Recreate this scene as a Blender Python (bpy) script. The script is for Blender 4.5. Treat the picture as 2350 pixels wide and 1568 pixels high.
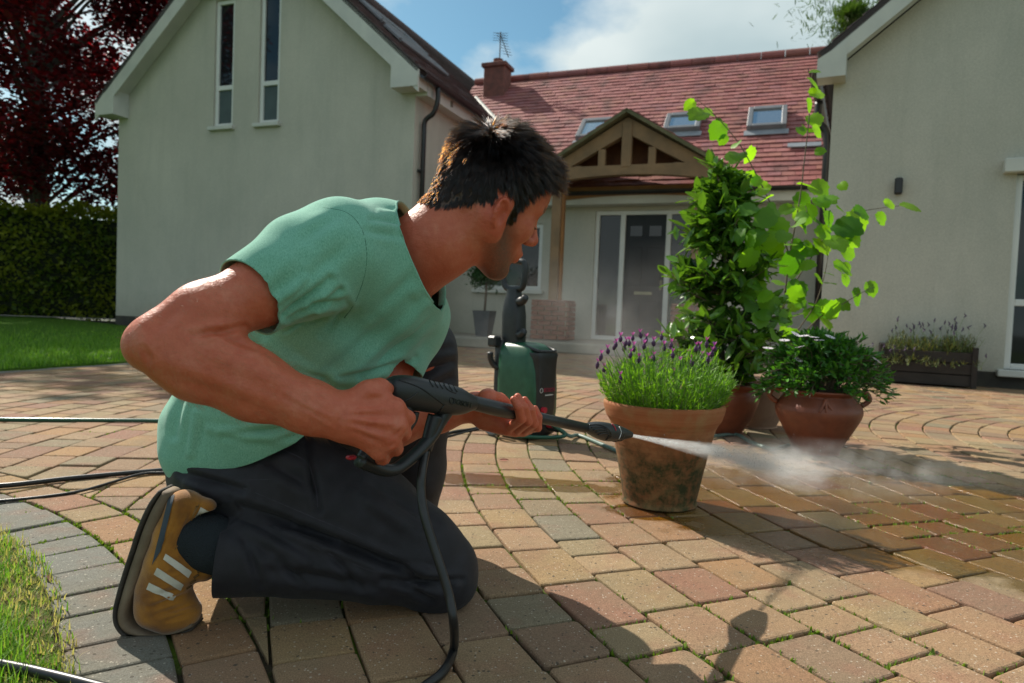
import bpy, bmesh, math, random
import numpy as np
from mathutils import Vector, Matrix
from mathutils.bvhtree import BVHTree

for o in list(bpy.data.objects):
    bpy.data.objects.remove(o)
scene = bpy.context.scene
COL = scene.collection
random.seed(7)
RNG = np.random.default_rng(7)

# ------------------------------------------------------------------ camera
W, H, F = 2350.0, 1568.0, 1567.0            # working pixel grid of the photograph, 24 mm lens
PITCH, ROLL, HC = math.radians(2.34), math.radians(2.3), 0.55
_fw = np.array([0, math.cos(PITCH), -math.sin(PITCH)])
_up = np.array([0, math.sin(PITCH), math.cos(PITCH)])
_rt = np.array([1.0, 0, 0])
CU = _up * math.cos(ROLL) - _rt * math.sin(ROLL)
CR = _rt * math.cos(ROLL) + _up * math.sin(ROLL)
CO = np.array([0, 0, HC])
cam_data = bpy.data.cameras.new("camera")
cam = bpy.data.objects.new("camera", cam_data)
COL.objects.link(cam)
cam.matrix_world = Matrix(((CR[0], CU[0], -_fw[0], 0), (CR[1], CU[1], -_fw[1], 0), (CR[2], CU[2], -_fw[2], HC), (0, 0, 0, 1)))
cam_data.lens = 24.0
cam_data.sensor_width = 36.0
cam_data.clip_start = 0.05
cam_data.clip_end = 3000
cam_data.dof.use_dof = True
cam_data.dof.focus_distance = 1.25
cam_data.dof.aperture_fstop = 6.3
scene.camera = cam

# ------------------------------------------------------------------ sky and sun
SUN = Vector((-0.77, 0.83, 1.0)).normalized()
SUN_EL = math.asin(SUN.z)
SUN_AZ = math.atan2(SUN.x, SUN.y)
world = bpy.data.worlds.new("World")
scene.world = world
world.use_nodes = True
wn = world.node_tree.nodes
wl = world.node_tree.links
wn.clear()
w_out = wn.new("ShaderNodeOutputWorld")
w_bg = wn.new("ShaderNodeBackground")
w_bg.inputs["Strength"].default_value = 0.071
sky = wn.new("ShaderNodeTexSky")
sky.sky_type = 'NISHITA'
sky.sun_disc = False
sky.sun_elevation = SUN_EL
sky.sun_rotation = SUN_AZ
sky.air_density = 1.0
sky.dust_density = 0.6
sky.ozone_density = 1.0
tc = wn.new("ShaderNodeTexCoord")
sep = wn.new("ShaderNodeSeparateXYZ")
wl.new(tc.outputs["Generated"], sep.inputs[0])


def wmath(op, a, b=None):
    n = wn.new("ShaderNodeMath")
    n.operation = op
    for i, v in enumerate((a, b)):
        if v is None:
            continue
        if isinstance(v, (int, float)):
            n.inputs[i].default_value = v
        else:
            wl.new(v, n.inputs[i])
    return n.outputs[0]


# clouds: a flat layer seen in perspective, the same over the whole sky
zz = wmath('ADD', wmath('MAXIMUM', sep.outputs[2], 0.0), 0.32)
cx = wmath('DIVIDE', sep.outputs[0], zz)
cy = wmath('DIVIDE', sep.outputs[1], zz)
comb = wn.new("ShaderNodeCombineXYZ")
wl.new(cx, comb.inputs[0])
wl.new(cy, comb.inputs[1])
CLOUD_MAP = wn.new("ShaderNodeMapping")
CLOUD_MAP.inputs["Location"].default_value = (-5.22, -2.06, -3.05)
wl.new(comb.outputs[0], CLOUD_MAP.inputs[0])
n1 = wn.new("ShaderNodeTexNoise")
n1.inputs["Scale"].default_value = 1.9
n1.inputs["Detail"].default_value = 7.0
n1.inputs["Roughness"].default_value = 0.52
wl.new(CLOUD_MAP.outputs[0], n1.inputs["Vector"])
ramp = wn.new("ShaderNodeValToRGB")
ramp.color_ramp.elements[0].position = 0.42
ramp.color_ramp.elements[0].color = (0, 0, 0, 1)
ramp.color_ramp.elements[1].position = 0.55
ramp.color_ramp.elements[1].color = (1, 1, 1, 1)
wl.new(n1.outputs[0], ramp.inputs[0])
n2 = wn.new("ShaderNodeTexNoise")
n2.inputs["Scale"].default_value = 1.1
n2.inputs["Detail"].default_value = 5.0
wl.new(CLOUD_MAP.outputs[0], n2.inputs["Vector"])
ramp2 = wn.new("ShaderNodeValToRGB")
ramp2.color_ramp.elements[0].position = 0.35
ramp2.color_ramp.elements[0].color = (5.2, 6.5, 6.8, 1)
ramp2.color_ramp.elements[1].position = 0.65
ramp2.color_ramp.elements[1].color = (9.6, 10.3, 10.1, 1)
wl.new(n2.outputs[0], ramp2.inputs[0])
wmix = wn.new("ShaderNodeMix")
wmix.data_type = 'RGBA'
wl.new(ramp.outputs[0], wmix.inputs[0])
stint = wn.new("ShaderNodeMix")
stint.data_type = 'RGBA'
stint.blend_type = 'MULTIPLY'
stint.inputs[0].default_value = 1.0
stint.inputs[7].default_value = (.80, 1.16, 1.12, 1)
wl.new(sky.outputs[0], stint.inputs[6])
wl.new(stint.outputs[2], wmix.inputs[6])
wl.new(ramp2.outputs[0], wmix.inputs[7])
wl.new(wmix.outputs[2], w_bg.inputs["Color"])
wl.new(w_bg.outputs[0], w_out.inputs["Surface"])

sun_data = bpy.data.lights.new("sun", 'SUN')
sun_data.energy = 5.0
sun_data.angle = math.radians(0.5)
sun_data.color = (1.0, 0.93, 0.82)
sun_ob = bpy.data.objects.new("sun", sun_data)
COL.objects.link(sun_ob)
sun_ob.rotation_euler = SUN.to_track_quat('Z', 'Y').to_euler()

scene.view_settings.view_transform = 'Standard'
scene.view_settings.look = 'None'
scene.view_settings.exposure = 0.42
scene.view_settings.gamma = 1.0
scene.view_settings.use_curve_mapping = False
scene.cycles.volume_step_rate = 1.0
scene.cycles.max_bounces = 8
scene.cycles.volume_bounces = 2
scene.cycles.transparent_max_bounces = 12
scene.cycles.use_denoising = True


# ------------------------------------------------------------------ pixel helpers (positions in the place at a real depth)
def ray(x, y):
    return _fw + CR * ((x - W / 2) / F) + CU * ((H / 2 - y) / F)


def P(x, y, Y):
    d = ray(x, y)
    return CO + d * (Y / d[1])


def G(x, y, z=0.0):
    d = ray(x, y)
    return CO + d * ((z - HC) / d[2])


def proj(p):
    q = np.asarray(p, float) - CO
    z = q @ _fw
    return np.stack([W / 2 + F * (q @ CR) / z, H / 2 - F * (q @ CU) / z], -1)


# ------------------------------------------------------------------ materials
MATS = {}


class NT:
    def __init__(self, m):
        m.use_nodes = True
        self.t = m.node_tree
        self.n = self.t.nodes
        self.l = self.t.links
        self.b = self.n["Principled BSDF"]

    def put(self, sock, v):
        if hasattr(v, "is_output"):
            self.l.new(v, sock)
        elif v is not None:
            if isinstance(v, (tuple, list)) and len(v) == 3 and sock.type == 'RGBA':
                v = (*v, 1)
            sock.default_value = v

    def tex(self, kind="Object"):
        return self.n.new("ShaderNodeTexCoord").outputs[kind]

    def pos(self):
        return self.n.new("ShaderNodeNewGeometry").outputs["Position"]

    def noise(self, vec, scale, detail=4, rough=0.55, out=0, dist=0.0):
        n = self.n.new("ShaderNodeTexNoise")
        self.put(n.inputs["Vector"], vec)
        n.inputs["Scale"].default_value = scale
        n.inputs["Detail"].default_value = detail
        n.inputs["Roughness"].default_value = rough
        n.inputs["Distortion"].default_value = dist
        return n.outputs[out]

    def voro(self, vec, scale, feature='F1', out=0):
        n = self.n.new("ShaderNodeTexVoronoi")
        n.feature = feature
        self.put(n.inputs["Vector"], vec)
        n.inputs["Scale"].default_value = scale
        return n.outputs[out]

    def mapping(self, vec, scale=(1, 1, 1), loc=(0, 0, 0), rot=(0, 0, 0)):
        n = self.n.new("ShaderNodeMapping")
        self.put(n.inputs[0], vec)
        n.inputs["Scale"].default_value = scale
        n.inputs["Location"].default_value = loc
        n.inputs["Rotation"].default_value = rot
        return n.outputs[0]

    def ramp(self, fac, a, b, ca=(0, 0, 0), cb=(1, 1, 1)):
        n = self.n.new("ShaderNodeValToRGB")
        self.put(n.inputs[0], fac)
        e = n.color_ramp.elements
        e[0].position, e[1].position = a, b
        e[0].color, e[1].color = (*ca, 1), (*cb, 1)
        return n.outputs[0]

    def math(self, op, a, b=None, c=None, clamp=False):
        n = self.n.new("ShaderNodeMath")
        n.operation = op
        n.use_clamp = clamp
        for i, v in enumerate((a, b, c)):
            if v is not None:
                self.put(n.inputs[i], v)
        return n.outputs[0]

    def mix(self, fac, a, b, mode='MIX'):
        n = self.n.new("ShaderNodeMix")
        n.data_type = 'RGBA'
        n.blend_type = mode
        self.put(n.inputs[0], fac)
        self.put(n.inputs[6], a)
        self.put(n.inputs[7], b)
        return n.outputs[2]

    def attr(self, name, out=0):
        n = self.n.new("ShaderNodeAttribute")
        n.attribute_name = name
        return n.outputs[out]

    def bump(self, height, strength=0.3, dist=0.01, normal=None):
        n = self.n.new("ShaderNodeBump")
        n.inputs["Strength"].default_value = strength
        n.inputs["Distance"].default_value = dist
        self.put(n.inputs["Height"], height)
        if normal is not None:
            self.put(n.inputs["Normal"], normal)
        self.l.new(n.outputs[0], self.b.inputs["Normal"])
        return n.outputs[0]

    def set(self, **k):
        names = {"color": "Base Color", "rough": "Roughness", "metal": "Metallic", "spec": "Specular IOR Level", "sss": "Subsurface Weight",
                 "sheen": "Sheen Weight", "coat": "Coat Weight", "trans": "Transmission Weight", "alpha": "Alpha", "ior": "IOR"}
        for a, v in k.items():
            self.put(self.b.inputs[names[a]], v)


def M(name, c1, c2=None, scale=8.0, rough=0.6, bump=0.0, bscale=None, bdist=0.01, spec=0.5, metal=0.0, detail=5, space="pos", lo=0.35, hi=0.65, coat=0.0, sheen=0.0):
    if name in MATS:
        return MATS[name]
    m = bpy.data.materials.new(name)
    t = NT(m)
    v = t.pos() if space == "pos" else t.tex("Object")
    if c2 is not None:
        t.set(color=t.mix(t.ramp(t.noise(v, scale, detail), lo, hi), c1, c2))
    else:
        t.set(color=c1)
    t.set(rough=rough, spec=spec, metal=metal, coat=coat, sheen=sheen)
    if bump:
        t.bump(t.noise(v, bscale or scale * 4, 6), bump, bdist)
    MATS[name] = m
    return m


def leaf_mat(name, c1, c2, trans=0.45, rough=0.45, tcol=None):
    """two-sided leaf: reflected and transmitted light, colour varied leaf by leaf through the 'tint' attribute"""
    m = bpy.data.materials.new(name)
    t = NT(m)
    f = t.attr("tint", 2)
    col = t.mix(f, c1, c2)
    t.set(color=col, rough=rough, spec=0.5)
    tr = t.n.new("ShaderNodeBsdfTranslucent")
    tc_ = t.mix(1.0, col, tcol or (1.6, 1.5, 0.6), 'MULTIPLY')
    t.put(tr.inputs[0], tc_)
    mx = t.n.new("ShaderNodeMixShader")
    mx.inputs[0].default_value = trans
    out = t.n["Material Output"]
    t.l.new(t.b.outputs[0], mx.inputs[1])
    t.l.new(tr.outputs[0], mx.inputs[2])
    t.l.new(mx.outputs[0], out.inputs[0])
    MATS[name] = m
    return m


# ------------------------------------------------------------------ object helpers
def link(name, me, mat=None, parent=None):
    ob = bpy.data.objects.new(name, me)
    COL.objects.link(ob)
    if mat is not None and me is not None:
        me.materials.clear()
        for m_ in (mat if isinstance(mat, (list, tuple)) else [mat]):
            me.materials.append(m_)
    if parent is not None:
        ob.parent = parent
    return ob


def tag(o, label=None, cat=None, group=None, kind=None):
    if label:
        o["label"] = label
    if cat:
        o["category"] = cat
    if group:
        o["group"] = group
    if kind:
        o["kind"] = kind
    return o


def empty(name, loc=(0, 0, 0)):
    o = bpy.data.objects.new(name, None)
    COL.objects.link(o)
    o.location = Vector([float(c) for c in loc])
    o.empty_display_size = 0.1
    return o


class MB:
    """collects geometry in world coordinates; build() makes one mesh object, placed relative to its parent's origin"""

    def __init__(self):
        self.v, self.f, self.mi, self.at = [], [], [], []
        self.n = 0

    def add(self, verts, faces, mi=0, tint=0.0):
        verts = np.asarray(verts, float).reshape(-1, 3)
        self.v.append(verts)
        self.at.append(np.full(len(verts), tint) if np.isscalar(tint) else np.asarray(tint, float))
        o = self.n
        self.f += [tuple(int(i) + o for i in f) for f in faces]
        self.mi += [mi] * len(faces)
        self.n += len(verts)
        return self

    def box(self, c, s, R=None, mi=0, bev=0.0, tint=0.0):
        c = np.asarray(c, float)
        hx, hy, hz = [q / 2 for q in s]
        if bev <= 0:
            V = np.array([(sx * hx, sy * hy, sz * hz) for sz in (-1, 1) for sy in (-1, 1) for sx in (-1, 1)])
            Fc = [(0, 2, 3, 1), (4, 5, 7, 6), (0, 1, 5, 4), (2, 6, 7, 3), (0, 4, 6, 2), (1, 3, 7, 5)]
        else:
            b = min(bev, hx * .9, hy * .9, hz * .9)
            L = [(-hz, b), (-hz + b, 0), (hz - b, 0), (hz, b)]
            V, Fc = [], []
            for z, i in L:
                x, y = hx - i, hy - i
                bb = b
                if i:
                    bb = b * .4
                V += [(x - bb, -y, z), (x, -y + bb, z), (x, y - bb, z), (x - bb, y, z), (-x + bb, y, z), (-x, y - bb, z), (-x, -y + bb, z), (-x + bb, -y, z)]
            V = np.array(V)
            for k in range(3):
                for j in range(8):
                    a, b2 = k * 8 + j, k * 8 + (j + 1) % 8
                    Fc.append((a, b2, b2 + 8, a + 8))
            Fc.append(tuple(range(7, -1, -1)))
            Fc.append(tuple(range(24, 32)))
        if R is not None:
            V = V @ np.asarray(R, float).T
        return self.add(V + c, Fc, mi, tint)

    def tube(self, pts, r, n=10, cap=True, mi=0, tint=0.0, up=None, flat=None):
        pts = np.asarray(pts, float)
        m = len(pts)
        rr = np.full(m, r) if np.isscalar(r) else np.asarray(r, float)
        T = np.gradient(pts, axis=0)
        T /= np.linalg.norm(T, axis=1)[:, None] + 1e-12
        ref = np.array([0, 0, 1.0]) if up is None else np.asarray(up, float)
        if abs(T[0] @ ref) > .95 and up is None:
            ref = np.array([1.0, 0, 0])
        N = np.zeros_like(pts)
        a = ref - T[0] * (ref @ T[0])
        N[0] = a / np.linalg.norm(a)
        for i in range(1, m):
            a = N[i - 1] - T[i] * (N[i - 1] @ T[i])
            N[i] = a / (np.linalg.norm(a) + 1e-12)
        B = np.cross(T, N)
        ang = np.linspace(0, 2 * np.pi, n, endpoint=False)
        fl = 1.0 if flat is None else flat
        V = pts[:, None, :] + rr[:, None, None] * (np.cos(ang)[None, :, None] * N[:, None, :] + fl * np.sin(ang)[None, :, None] * B[:, None, :])
        V = V.reshape(-1, 3)
        Fc = []
        for i in range(m - 1):
            for j in range(n):
                a, b = i * n + j, i * n + (j + 1) % n
                Fc.append((a, b, b + n, a + n))
        if cap:
            Fc.append(tuple(range(n - 1, -1, -1)))
            Fc.append(tuple(range((m - 1) * n, m * n)))
        tt = tint if np.isscalar(tint) else np.repeat(np.asarray(tint, float), n)
        return self.add(V, Fc, mi, tt)

    def lathe(self, c, prof, n=48, mi=0, R=None):
        prof = np.asarray(prof, float)
        ang = np.linspace(0, 2 * np.pi, n, endpoint=False)
        V = np.array([[(r * math.cos(a), r * math.sin(a), z) for a in ang] for r, z in prof]).reshape(-1, 3)
        Fc = []
        for i in range(len(prof) - 1):
            for j in range(n):
                a, b = i * n + j, i * n + (j + 1) % n
                Fc.append((a, b, b + n, a + n))
        if R is not None:
            V = V @ np.asarray(R, float).T
        return self.add(V + np.asarray(c, float), Fc, mi)

    def prism(self, poly, depth, mi=0, tint=0.0):
        """extrude a planar 3-D polygon by a vector"""
        A = np.asarray(poly, float)
        n = len(A)
        V = np.vstack([A, A + np.asarray(depth, float)])
        Fc = [tuple(range(n - 1, -1, -1)), tuple(range(n, 2 * n))] + [(i, (i + 1) % n, (i + 1) % n + n, i + n) for i in range(n)]
        return self.add(V, Fc, mi, tint)

    def mesh(self, name, origin=(0, 0, 0), smooth=False):
        me = bpy.data.meshes.new(name)
        V = np.vstack(self.v) - np.asarray(origin, float)
        me.from_pydata(V.tolist(), [], self.f)
        me.polygons.foreach_set("material_index", self.mi)
        if smooth:
            me.polygons.foreach_set("use_smooth", [True] * len(me.polygons))
        a = me.attributes.new("tint", 'FLOAT', 'POINT')
        a.data.foreach_set("value", np.concatenate(self.at).astype(np.float32))
        me.update()
        return me

    def build(self, name, mat, parent=None, smooth=False, origin=None, fix=False):
        if origin is None:
            origin = np.array(parent.matrix_basis.translation) if parent is not None and parent.parent is None else np.zeros(3)
            if parent is not None and parent.parent is not None:
                origin = np.array(parent.matrix_basis.translation + parent.parent.matrix_basis.translation)
        me = self.mesh(name, origin, smooth)
        if fix:
            bm = bmesh.new()
            bm.from_mesh(me)
            bmesh.ops.recalc_face_normals(bm, faces=bm.faces)
            bm.to_mesh(me)
            bm.free()
        ob = link(name, me, mat, parent)
        if parent is None:
            ob.location = Vector([float(c) for c in origin])
        return ob


def smooth_by_angle(ob, deg=35):
    me = ob.data
    me.polygons.foreach_set("use_smooth", [True] * len(me.polygons))
    me.set_sharp_from_angle(angle=math.radians(deg))


def spline(pts, n=24):
    """Catmull-Rom through points"""
    p = np.asarray(pts, float)
    p = np.vstack([2 * p[0] - p[1], p, 2 * p[-1] - p[-2]])
    out = []
    segs = len(p) - 3
    per = max(2, n // segs)
    for i in range(segs):
        a, b, c, d = p[i:i + 4]
        for t in np.linspace(0, 1, per, endpoint=False):
            out.append(.5 * ((2 * b) + (-a + c) * t + (2 * a - 5 * b + 4 * c - d) * t * t + (-a + 3 * b - 3 * c + d) * t ** 3))
    out.append(p[-2])
    return np.array(out)


def rotz(a):
    c, s = math.cos(a), math.sin(a)
    return np.array([[c, -s, 0], [s, c, 0], [0, 0, 1.0]])


def frame(p0, th):
    """house frame: u along the front towards the right, v into the depth"""
    t = math.radians(th)
    u = np.array([math.cos(t), -math.sin(t), 0])
    v = np.array([math.sin(t), math.cos(t), 0])
    o = np.array([p0[0], p0[1], 0.0])

    def at(a, b, z):
        return o + u * a + v * b + np.array([0, 0, z])
    R = np.column_stack([u, v, [0, 0, 1]])
    return at, u, v, R


def share_out(parent, name, items, mat, keep=300, rest_name=None):
    """items: list of (verts, faces, tint, smooth); the ones that show largest become single parts, the rest one part marked as stuff"""
    def size(it):
        V = np.asarray(it[0])
        q = V - CO
        if (q @ _fw).min() < 0.1:
            return 0
        uv = proj(V)
        cen = uv.mean(0)
        if not (-30 < cen[0] < W + 30 and -30 < cen[1] < H + 30):
            return 0
        d = uv.max(0) - uv.min(0)
        return d[0] * d[1]
    order = sorted(range(len(items)), key=lambda i: -size(items[i]))
    rest = MB()
    for rank, i in enumerate(order):
        V, Fc, tint = items[i][:3]
        if rank < keep and size(items[i]) > 0:
            V = np.asarray(V)
            c = V.mean(0)
            mb = MB().add(V, Fc, 0, tint)
            org = np.array(parent.matrix_basis.translation)
            if parent.parent is not None:
                org = org + np.array(parent.parent.matrix_basis.translation)
            ob = link(name, mb.mesh(name, c), mat, parent)
            ob.location = Vector([float(q) for q in (c - org)])
        else:
            rest.add(V, Fc, 0, tint)
    if rest.n:
        r = rest.build(rest_name or (name + "_field"), mat, parent)
        r["kind"] = "stuff"

# ------------------------------------------------------------------ ground, paving and lawns
C0 = np.array([4.0, 2.82])                   # centre of the paving rings
RING0, RINGW = 3.918, 0.1313
LC, LR = np.array([-2.557, -0.279]), 2.44       # near lawn: centre and the outer radius of its grey edging (set from the photograph)
ang_l = lambda p: math.degrees(math.atan2(p[1] - C0[1], p[0] - C0[0]))

m = M("ground_soil", (0.05, 0.045, 0.025), (0.035, 0.05, 0.02), 0.6, 0.95)
g = MB().add([(-400, -200, -.07), (400, -200, -.07), (400, 900, -.07), (-400, 900, -.07)], [(0, 1, 2, 3)])
tag(g.build("ground", m), kind="structure")

# mossy bed the pavers stand in
m = bpy.data.materials.new("moss_joint")
t = NT(m)
pos = t.pos()
moss = t.ramp(t.noise(pos, 5.0, 5, .65), .42, .60)
fine = t.noise(pos, 260, 3)
green = t.mix(fine, (.05, .095, .010), (.13, .21, .025))
dirt = t.mix(fine, (.025, .020, .014), (.075, .062, .042))
t.set(color=t.mix(moss, dirt, green), rough=1.0, spec=.1)
t.bump(fine, .8, .006)
MATS["moss_joint"] = m
ang = np.linspace(0, 2 * np.pi, 96, endpoint=False)
bed = MB().add([(C0[0] + 13.5 * math.cos(a), C0[1] + 13.5 * math.sin(a), -.009) for a in ang], [tuple(range(96))])
paving = bed.build("paving", MATS["moss_joint"])
tag(paving, kind="structure")

m = bpy.data.materials.new("paver")
t = NT(m)
pos = t.pos()
tint = t.attr("tint", 2)
r = t.n.new("ShaderNodeValToRGB")
t.put(r.inputs[0], tint)
cols = [(0.0, (.335, .228, .125)), (.14, (.31, .185, .11)), (.26, (.29, .225, .13)), (.38, (.345, .21, .095)), (.5, (.275, .145, .098)), (.6, (.365, .255, .145)),
        (.72, (.29, .20, .118)), (.8, (.25, .135, .092)), (.88, (.245, .20, .125)), (.93, (.185, .185, .16))]
e = r.color_ramp.elements
e[0].position, e[0].color = cols[0][0], (*cols[0][1], 1)
e[1].position, e[1].color = cols[-1][0], (*cols[-1][1], 1)
for p_, c_ in cols[1:-1]:
    q = e.new(p_)
    q.color = (*c_, 1)
base = r.outputs[0]
# blotches of burnt red and grey that run through a batch of bricks
blot = t.ramp(t.noise(pos, 9.0, 3), .5, .72)
base = t.mix(t.math('MULTIPLY', blot, .42), base, (.27, .115, .08))
blot2 = t.ramp(t.noise(t.mapping(pos, loc=(7, 3, 1)), 6.0, 3), .52, .75)
base = t.mix(t.math('MULTIPLY', blot2, .45), base, (.22, .19, .12))
gr = t.noise(pos, 420, 3, .7)
base = t.mix(1.0, base, t.ramp(gr, .28, .72, (.50, .48, .45), (1.38, 1.38, 1.38)), 'MULTIPLY')
# pale and dark grit
vw = t.voro(pos, 210, out=0)
vc = t.voro(pos, 210, out=1)
sepc = t.n.new("ShaderNodeSeparateColor")
t.put(sepc.inputs[0], vc)
dot = t.math('MULTIPLY', t.math('LESS_THAN', vw, t.math('MULTIPLY', sepc.outputs[1], .42)), t.math('GREATER_THAN', sepc.outputs[0], .80))
base = t.mix(t.math('MULTIPLY', dot, .5), base, (.66, .60, .50))
vw2 = t.voro(t.mapping(pos, loc=(3, 1, 5)), 130, out=0)
vc2 = t.voro(t.mapping(pos, loc=(3, 1, 5)), 130, out=1)
sepc2 = t.n.new("ShaderNodeSeparateColor")
t.put(sepc2.inputs[0], vc2)
dot2 = t.math('MULTIPLY', t.math('LESS_THAN', vw2, t.math('MULTIPLY', sepc2.outputs[1], .42)), t.math('GREATER_THAN', sepc2.outputs[0], .86))
base = t.mix(t.math('MULTIPLY', dot2, .8), base, (.045, .04, .035))


# grime gathered in patches and along the worn arrises
grime = t.ramp(t.noise(pos, 3.1, 6, .7), .42, .68)
base = t.mix(t.math('MULTIPLY', grime, .38), base, (.15, .12, .075))
# water from the lance: wet patches with their own outline
def wet_spot(cx_, cy_, rx, ry, rot):
    v = t.mapping(pos, loc=(0, 0, 0))
    s = t.n.new("ShaderNodeVectorMath")
    s.operation = 'SUBTRACT'
    t.put(s.inputs[0], v)
    s.inputs[1].default_value = (cx_, cy_, 0)
    mp = t.mapping(s.outputs[0], scale=(1, 1, 0), rot=(0, 0, -rot))
    d = t.n.new("ShaderNodeVectorMath")
    d.operation = 'DIVIDE'
    t.put(d.inputs[0], mp)
    d.inputs[1].default_value = (rx, ry, 1)
    ln = t.n.new("ShaderNodeVectorMath")
    ln.operation = 'LENGTH'
    t.put(ln.inputs[0], d.outputs[0])
    return ln.outputs["Value"]


w1 = wet_spot(1.22, 2.02, 1.0, .60, -.22)
w2 = wet_spot(.05, 2.20, .36, .10, -.1)
w3 = wet_spot(.44, 1.93, .17, .10, 0)
wmin = t.math('MINIMUM', t.math('MINIMUM', w1, w2), w3)
wn_ = t.math('ADD', wmin, t.math('MULTIPLY', t.math('SUBTRACT', t.noise(pos, 11, 3), .5), .55))
wet = t.ramp(wn_, .86, 1.06, (1, 1, 1), (0, 0, 0))
sat = t.n.new("ShaderNodeHueSaturation")
sat.inputs["Saturation"].default_value = 1.4
sat.inputs["Value"].default_value = .56
t.put(sat.inputs["Color"], base)
t.set(color=t.mix(wet, base, sat.outputs[0]), rough=t.mix(wet, (.88, .88, .88), (.16, .16, .16)), spec=t.math('ADD', t.math('MULTIPLY', wet, .25), .25))
hgt = t.math('ADD', t.math('MULTIPLY', gr, .5), t.math('MULTIPLY', t.noise(pos, 60, 5), 1.0))
t.bump(hgt, .7, .005)
MATS["paver"] = m


def paver(poly, z=0.0, tilt=(0, 0), near=True, cham=.0045, h=.03):
    """a tumbled block from a convex outline: cut corners, rounded arris, sides going down into the bed"""
    A = np.asarray(poly, float)
    c = A.mean(0)
    if near:
        out = []
        n = len(A)
        for i in range(n):
            a, b, d = A[i - 1], A[i], A[(i + 1) % n]
            la, lb = np.linalg.norm(a - b), np.linalg.norm(d - b)
            k = random.uniform(.003, .009)
            out.append(b + (a - b) / la * min(k, la * .3))
            out.append(b + (d - b) / lb * min(k, lb * .3))
        A = np.array(out)
    n = len(A)
    d = A - c
    L = np.linalg.norm(d, axis=1)[:, None]
    i1 = c + d * (1 - cham * .30 / L * 1.2)
    inn = c + d * (1 - cham * 1.35 / L)
    zt = lambda Q, dz: np.column_stack([Q, z + dz + (Q - c) @ np.array(tilt)])
    V = np.vstack([zt(A, -h), zt(A, -cham), zt(i1, -cham * .35), zt(inn, 0)]) if near else np.vstack([zt(A, -h), zt(A, -cham), zt(inn, 0)])
    lv = 3 if near else 2
    Fc = [tuple(range(lv * n, lv * n + n))]
    for k in range(lv):
        Fc += [(k * n + i, k * n + (i + 1) % n, (k + 1) * n + (i + 1) % n, (k + 1) * n + i) for i in range(n)]
    return V, Fc


def clip(poly, nrm, d0):
    out = []
    n = len(poly)
    for i in range(n):
        a, b = poly[i], poly[(i + 1) % n]
        da, db = a @ nrm - d0, b @ nrm - d0
        if da >= 0:
            out.append(a)
        if da * db < 0:
            out.append(a + (b - a) * da / (da - db))
    return out


items, joints = [], []
RB = LR + .118
R_EDGE = 7.72
for k in range(-26, 62):
    r0 = RING0 + RINGW * k
    r1 = r0 + RINGW
    if r0 < .4:
        continue
    a = random.uniform(0, .3)
    while a < 2 * math.pi:
        L = random.choice((.105, .135, .165, .2, .2, .165))
        da = L / ((r0 + r1) / 2)
        am, rm = a + da / 2, (r0 + r1) / 2
        cxy = C0 + rm * np.array([math.cos(am), math.sin(am)])
        gap = random.uniform(.0045, .0075)
        a_next = a + da
        dist = math.hypot(*cxy)
        ok = cxy[1] > .45 and abs(cxy[0]) < .83 * cxy[1] + .35 and dist < 12.5
        deg = math.degrees(am) % 360
        if rm > R_EDGE and 138 < deg < 240:
            ok = False
        if cxy[1] > 11.6 - .385 * (cxy[0] - 1):
            ok = False
        if ok:
            g_ = gap / 2
            a0, a1 = a + g_ / rm, a + da - g_ / rm
            poly = [C0 + rr * np.array([math.cos(q), math.sin(q)]) for rr, q in ((r0 + g_, a0), (r1 - g_, a0), (r1 - g_, a1), (r0 + g_, a1))]
            poly = [p_ + np.array([random.gauss(0, .0009), random.gauss(0, .0009)]) for p_ in poly]
            dl = cxy - LC
            ld = np.linalg.norm(dl)
            if ld < RB + .25:
                poly = clip(poly, dl / ld, LC @ (dl / ld) + RB + gap / 2)
            if len(poly) >= 3:
                A = np.array(poly)
                ar = abs(sum(A[i][0] * A[(i + 1) % len(A)][1] - A[(i + 1) % len(A)][0] * A[i][1] for i in range(len(A)))) / 2
                if ar > .00035:
                    near = dist < 3.6
                    V, Fc = paver(A, random.gauss(0, .0012), (random.gauss(0, .006), random.gauss(0, .006)), near)
                    items.append((V, Fc, random.random() * .9))
                    if dist < 3.2:
                        joints.append(A)
        a = a_next


# the two courses that follow the near lawn: red stretchers, then grey headers
def course(cen, r0, r1, lens, tmin, tmax, a_lo, a_hi):
    a = a_lo
    while a < a_hi:
        L = random.choice(lens)
        da = L / ((r0 + r1) / 2)
        g_ = .003
        am, rm = a + da / 2, (r0 + r1) / 2
        A = np.array([cen + rr * np.array([math.cos(q), math.sin(q)]) for rr, q in ((r0 + g_, a + g_ / rm), (r1 - g_, a + g_ / rm), (r1 - g_, a + da - g_ / rm), (r0 + g_, a + da - g_ / rm))])
        V, Fc = paver(A, random.gauss(0, .0014), (random.gauss(0, .005), random.gauss(0, .005)), np.hypot(*A.mean(0)) < 3.6)
        items.append((V, Fc, random.uniform(tmin, tmax)))
        joints.append(A)
        a += da


course(LC, LR + .002, RB, (.13, .16, .2), .05, .55, 0.1, 1.62)
course(LC, LR - .15, LR, (.1, .13, .13), .93, 1.0, 0.1, 1.62)
course(C0, R_EDGE + .004, R_EDGE + .11, (.2,), .93, 1.0, math.radians(138), math.radians(215))
share_out(paving, "paver", items, MATS["paver"], 300, "paver_field")

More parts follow.
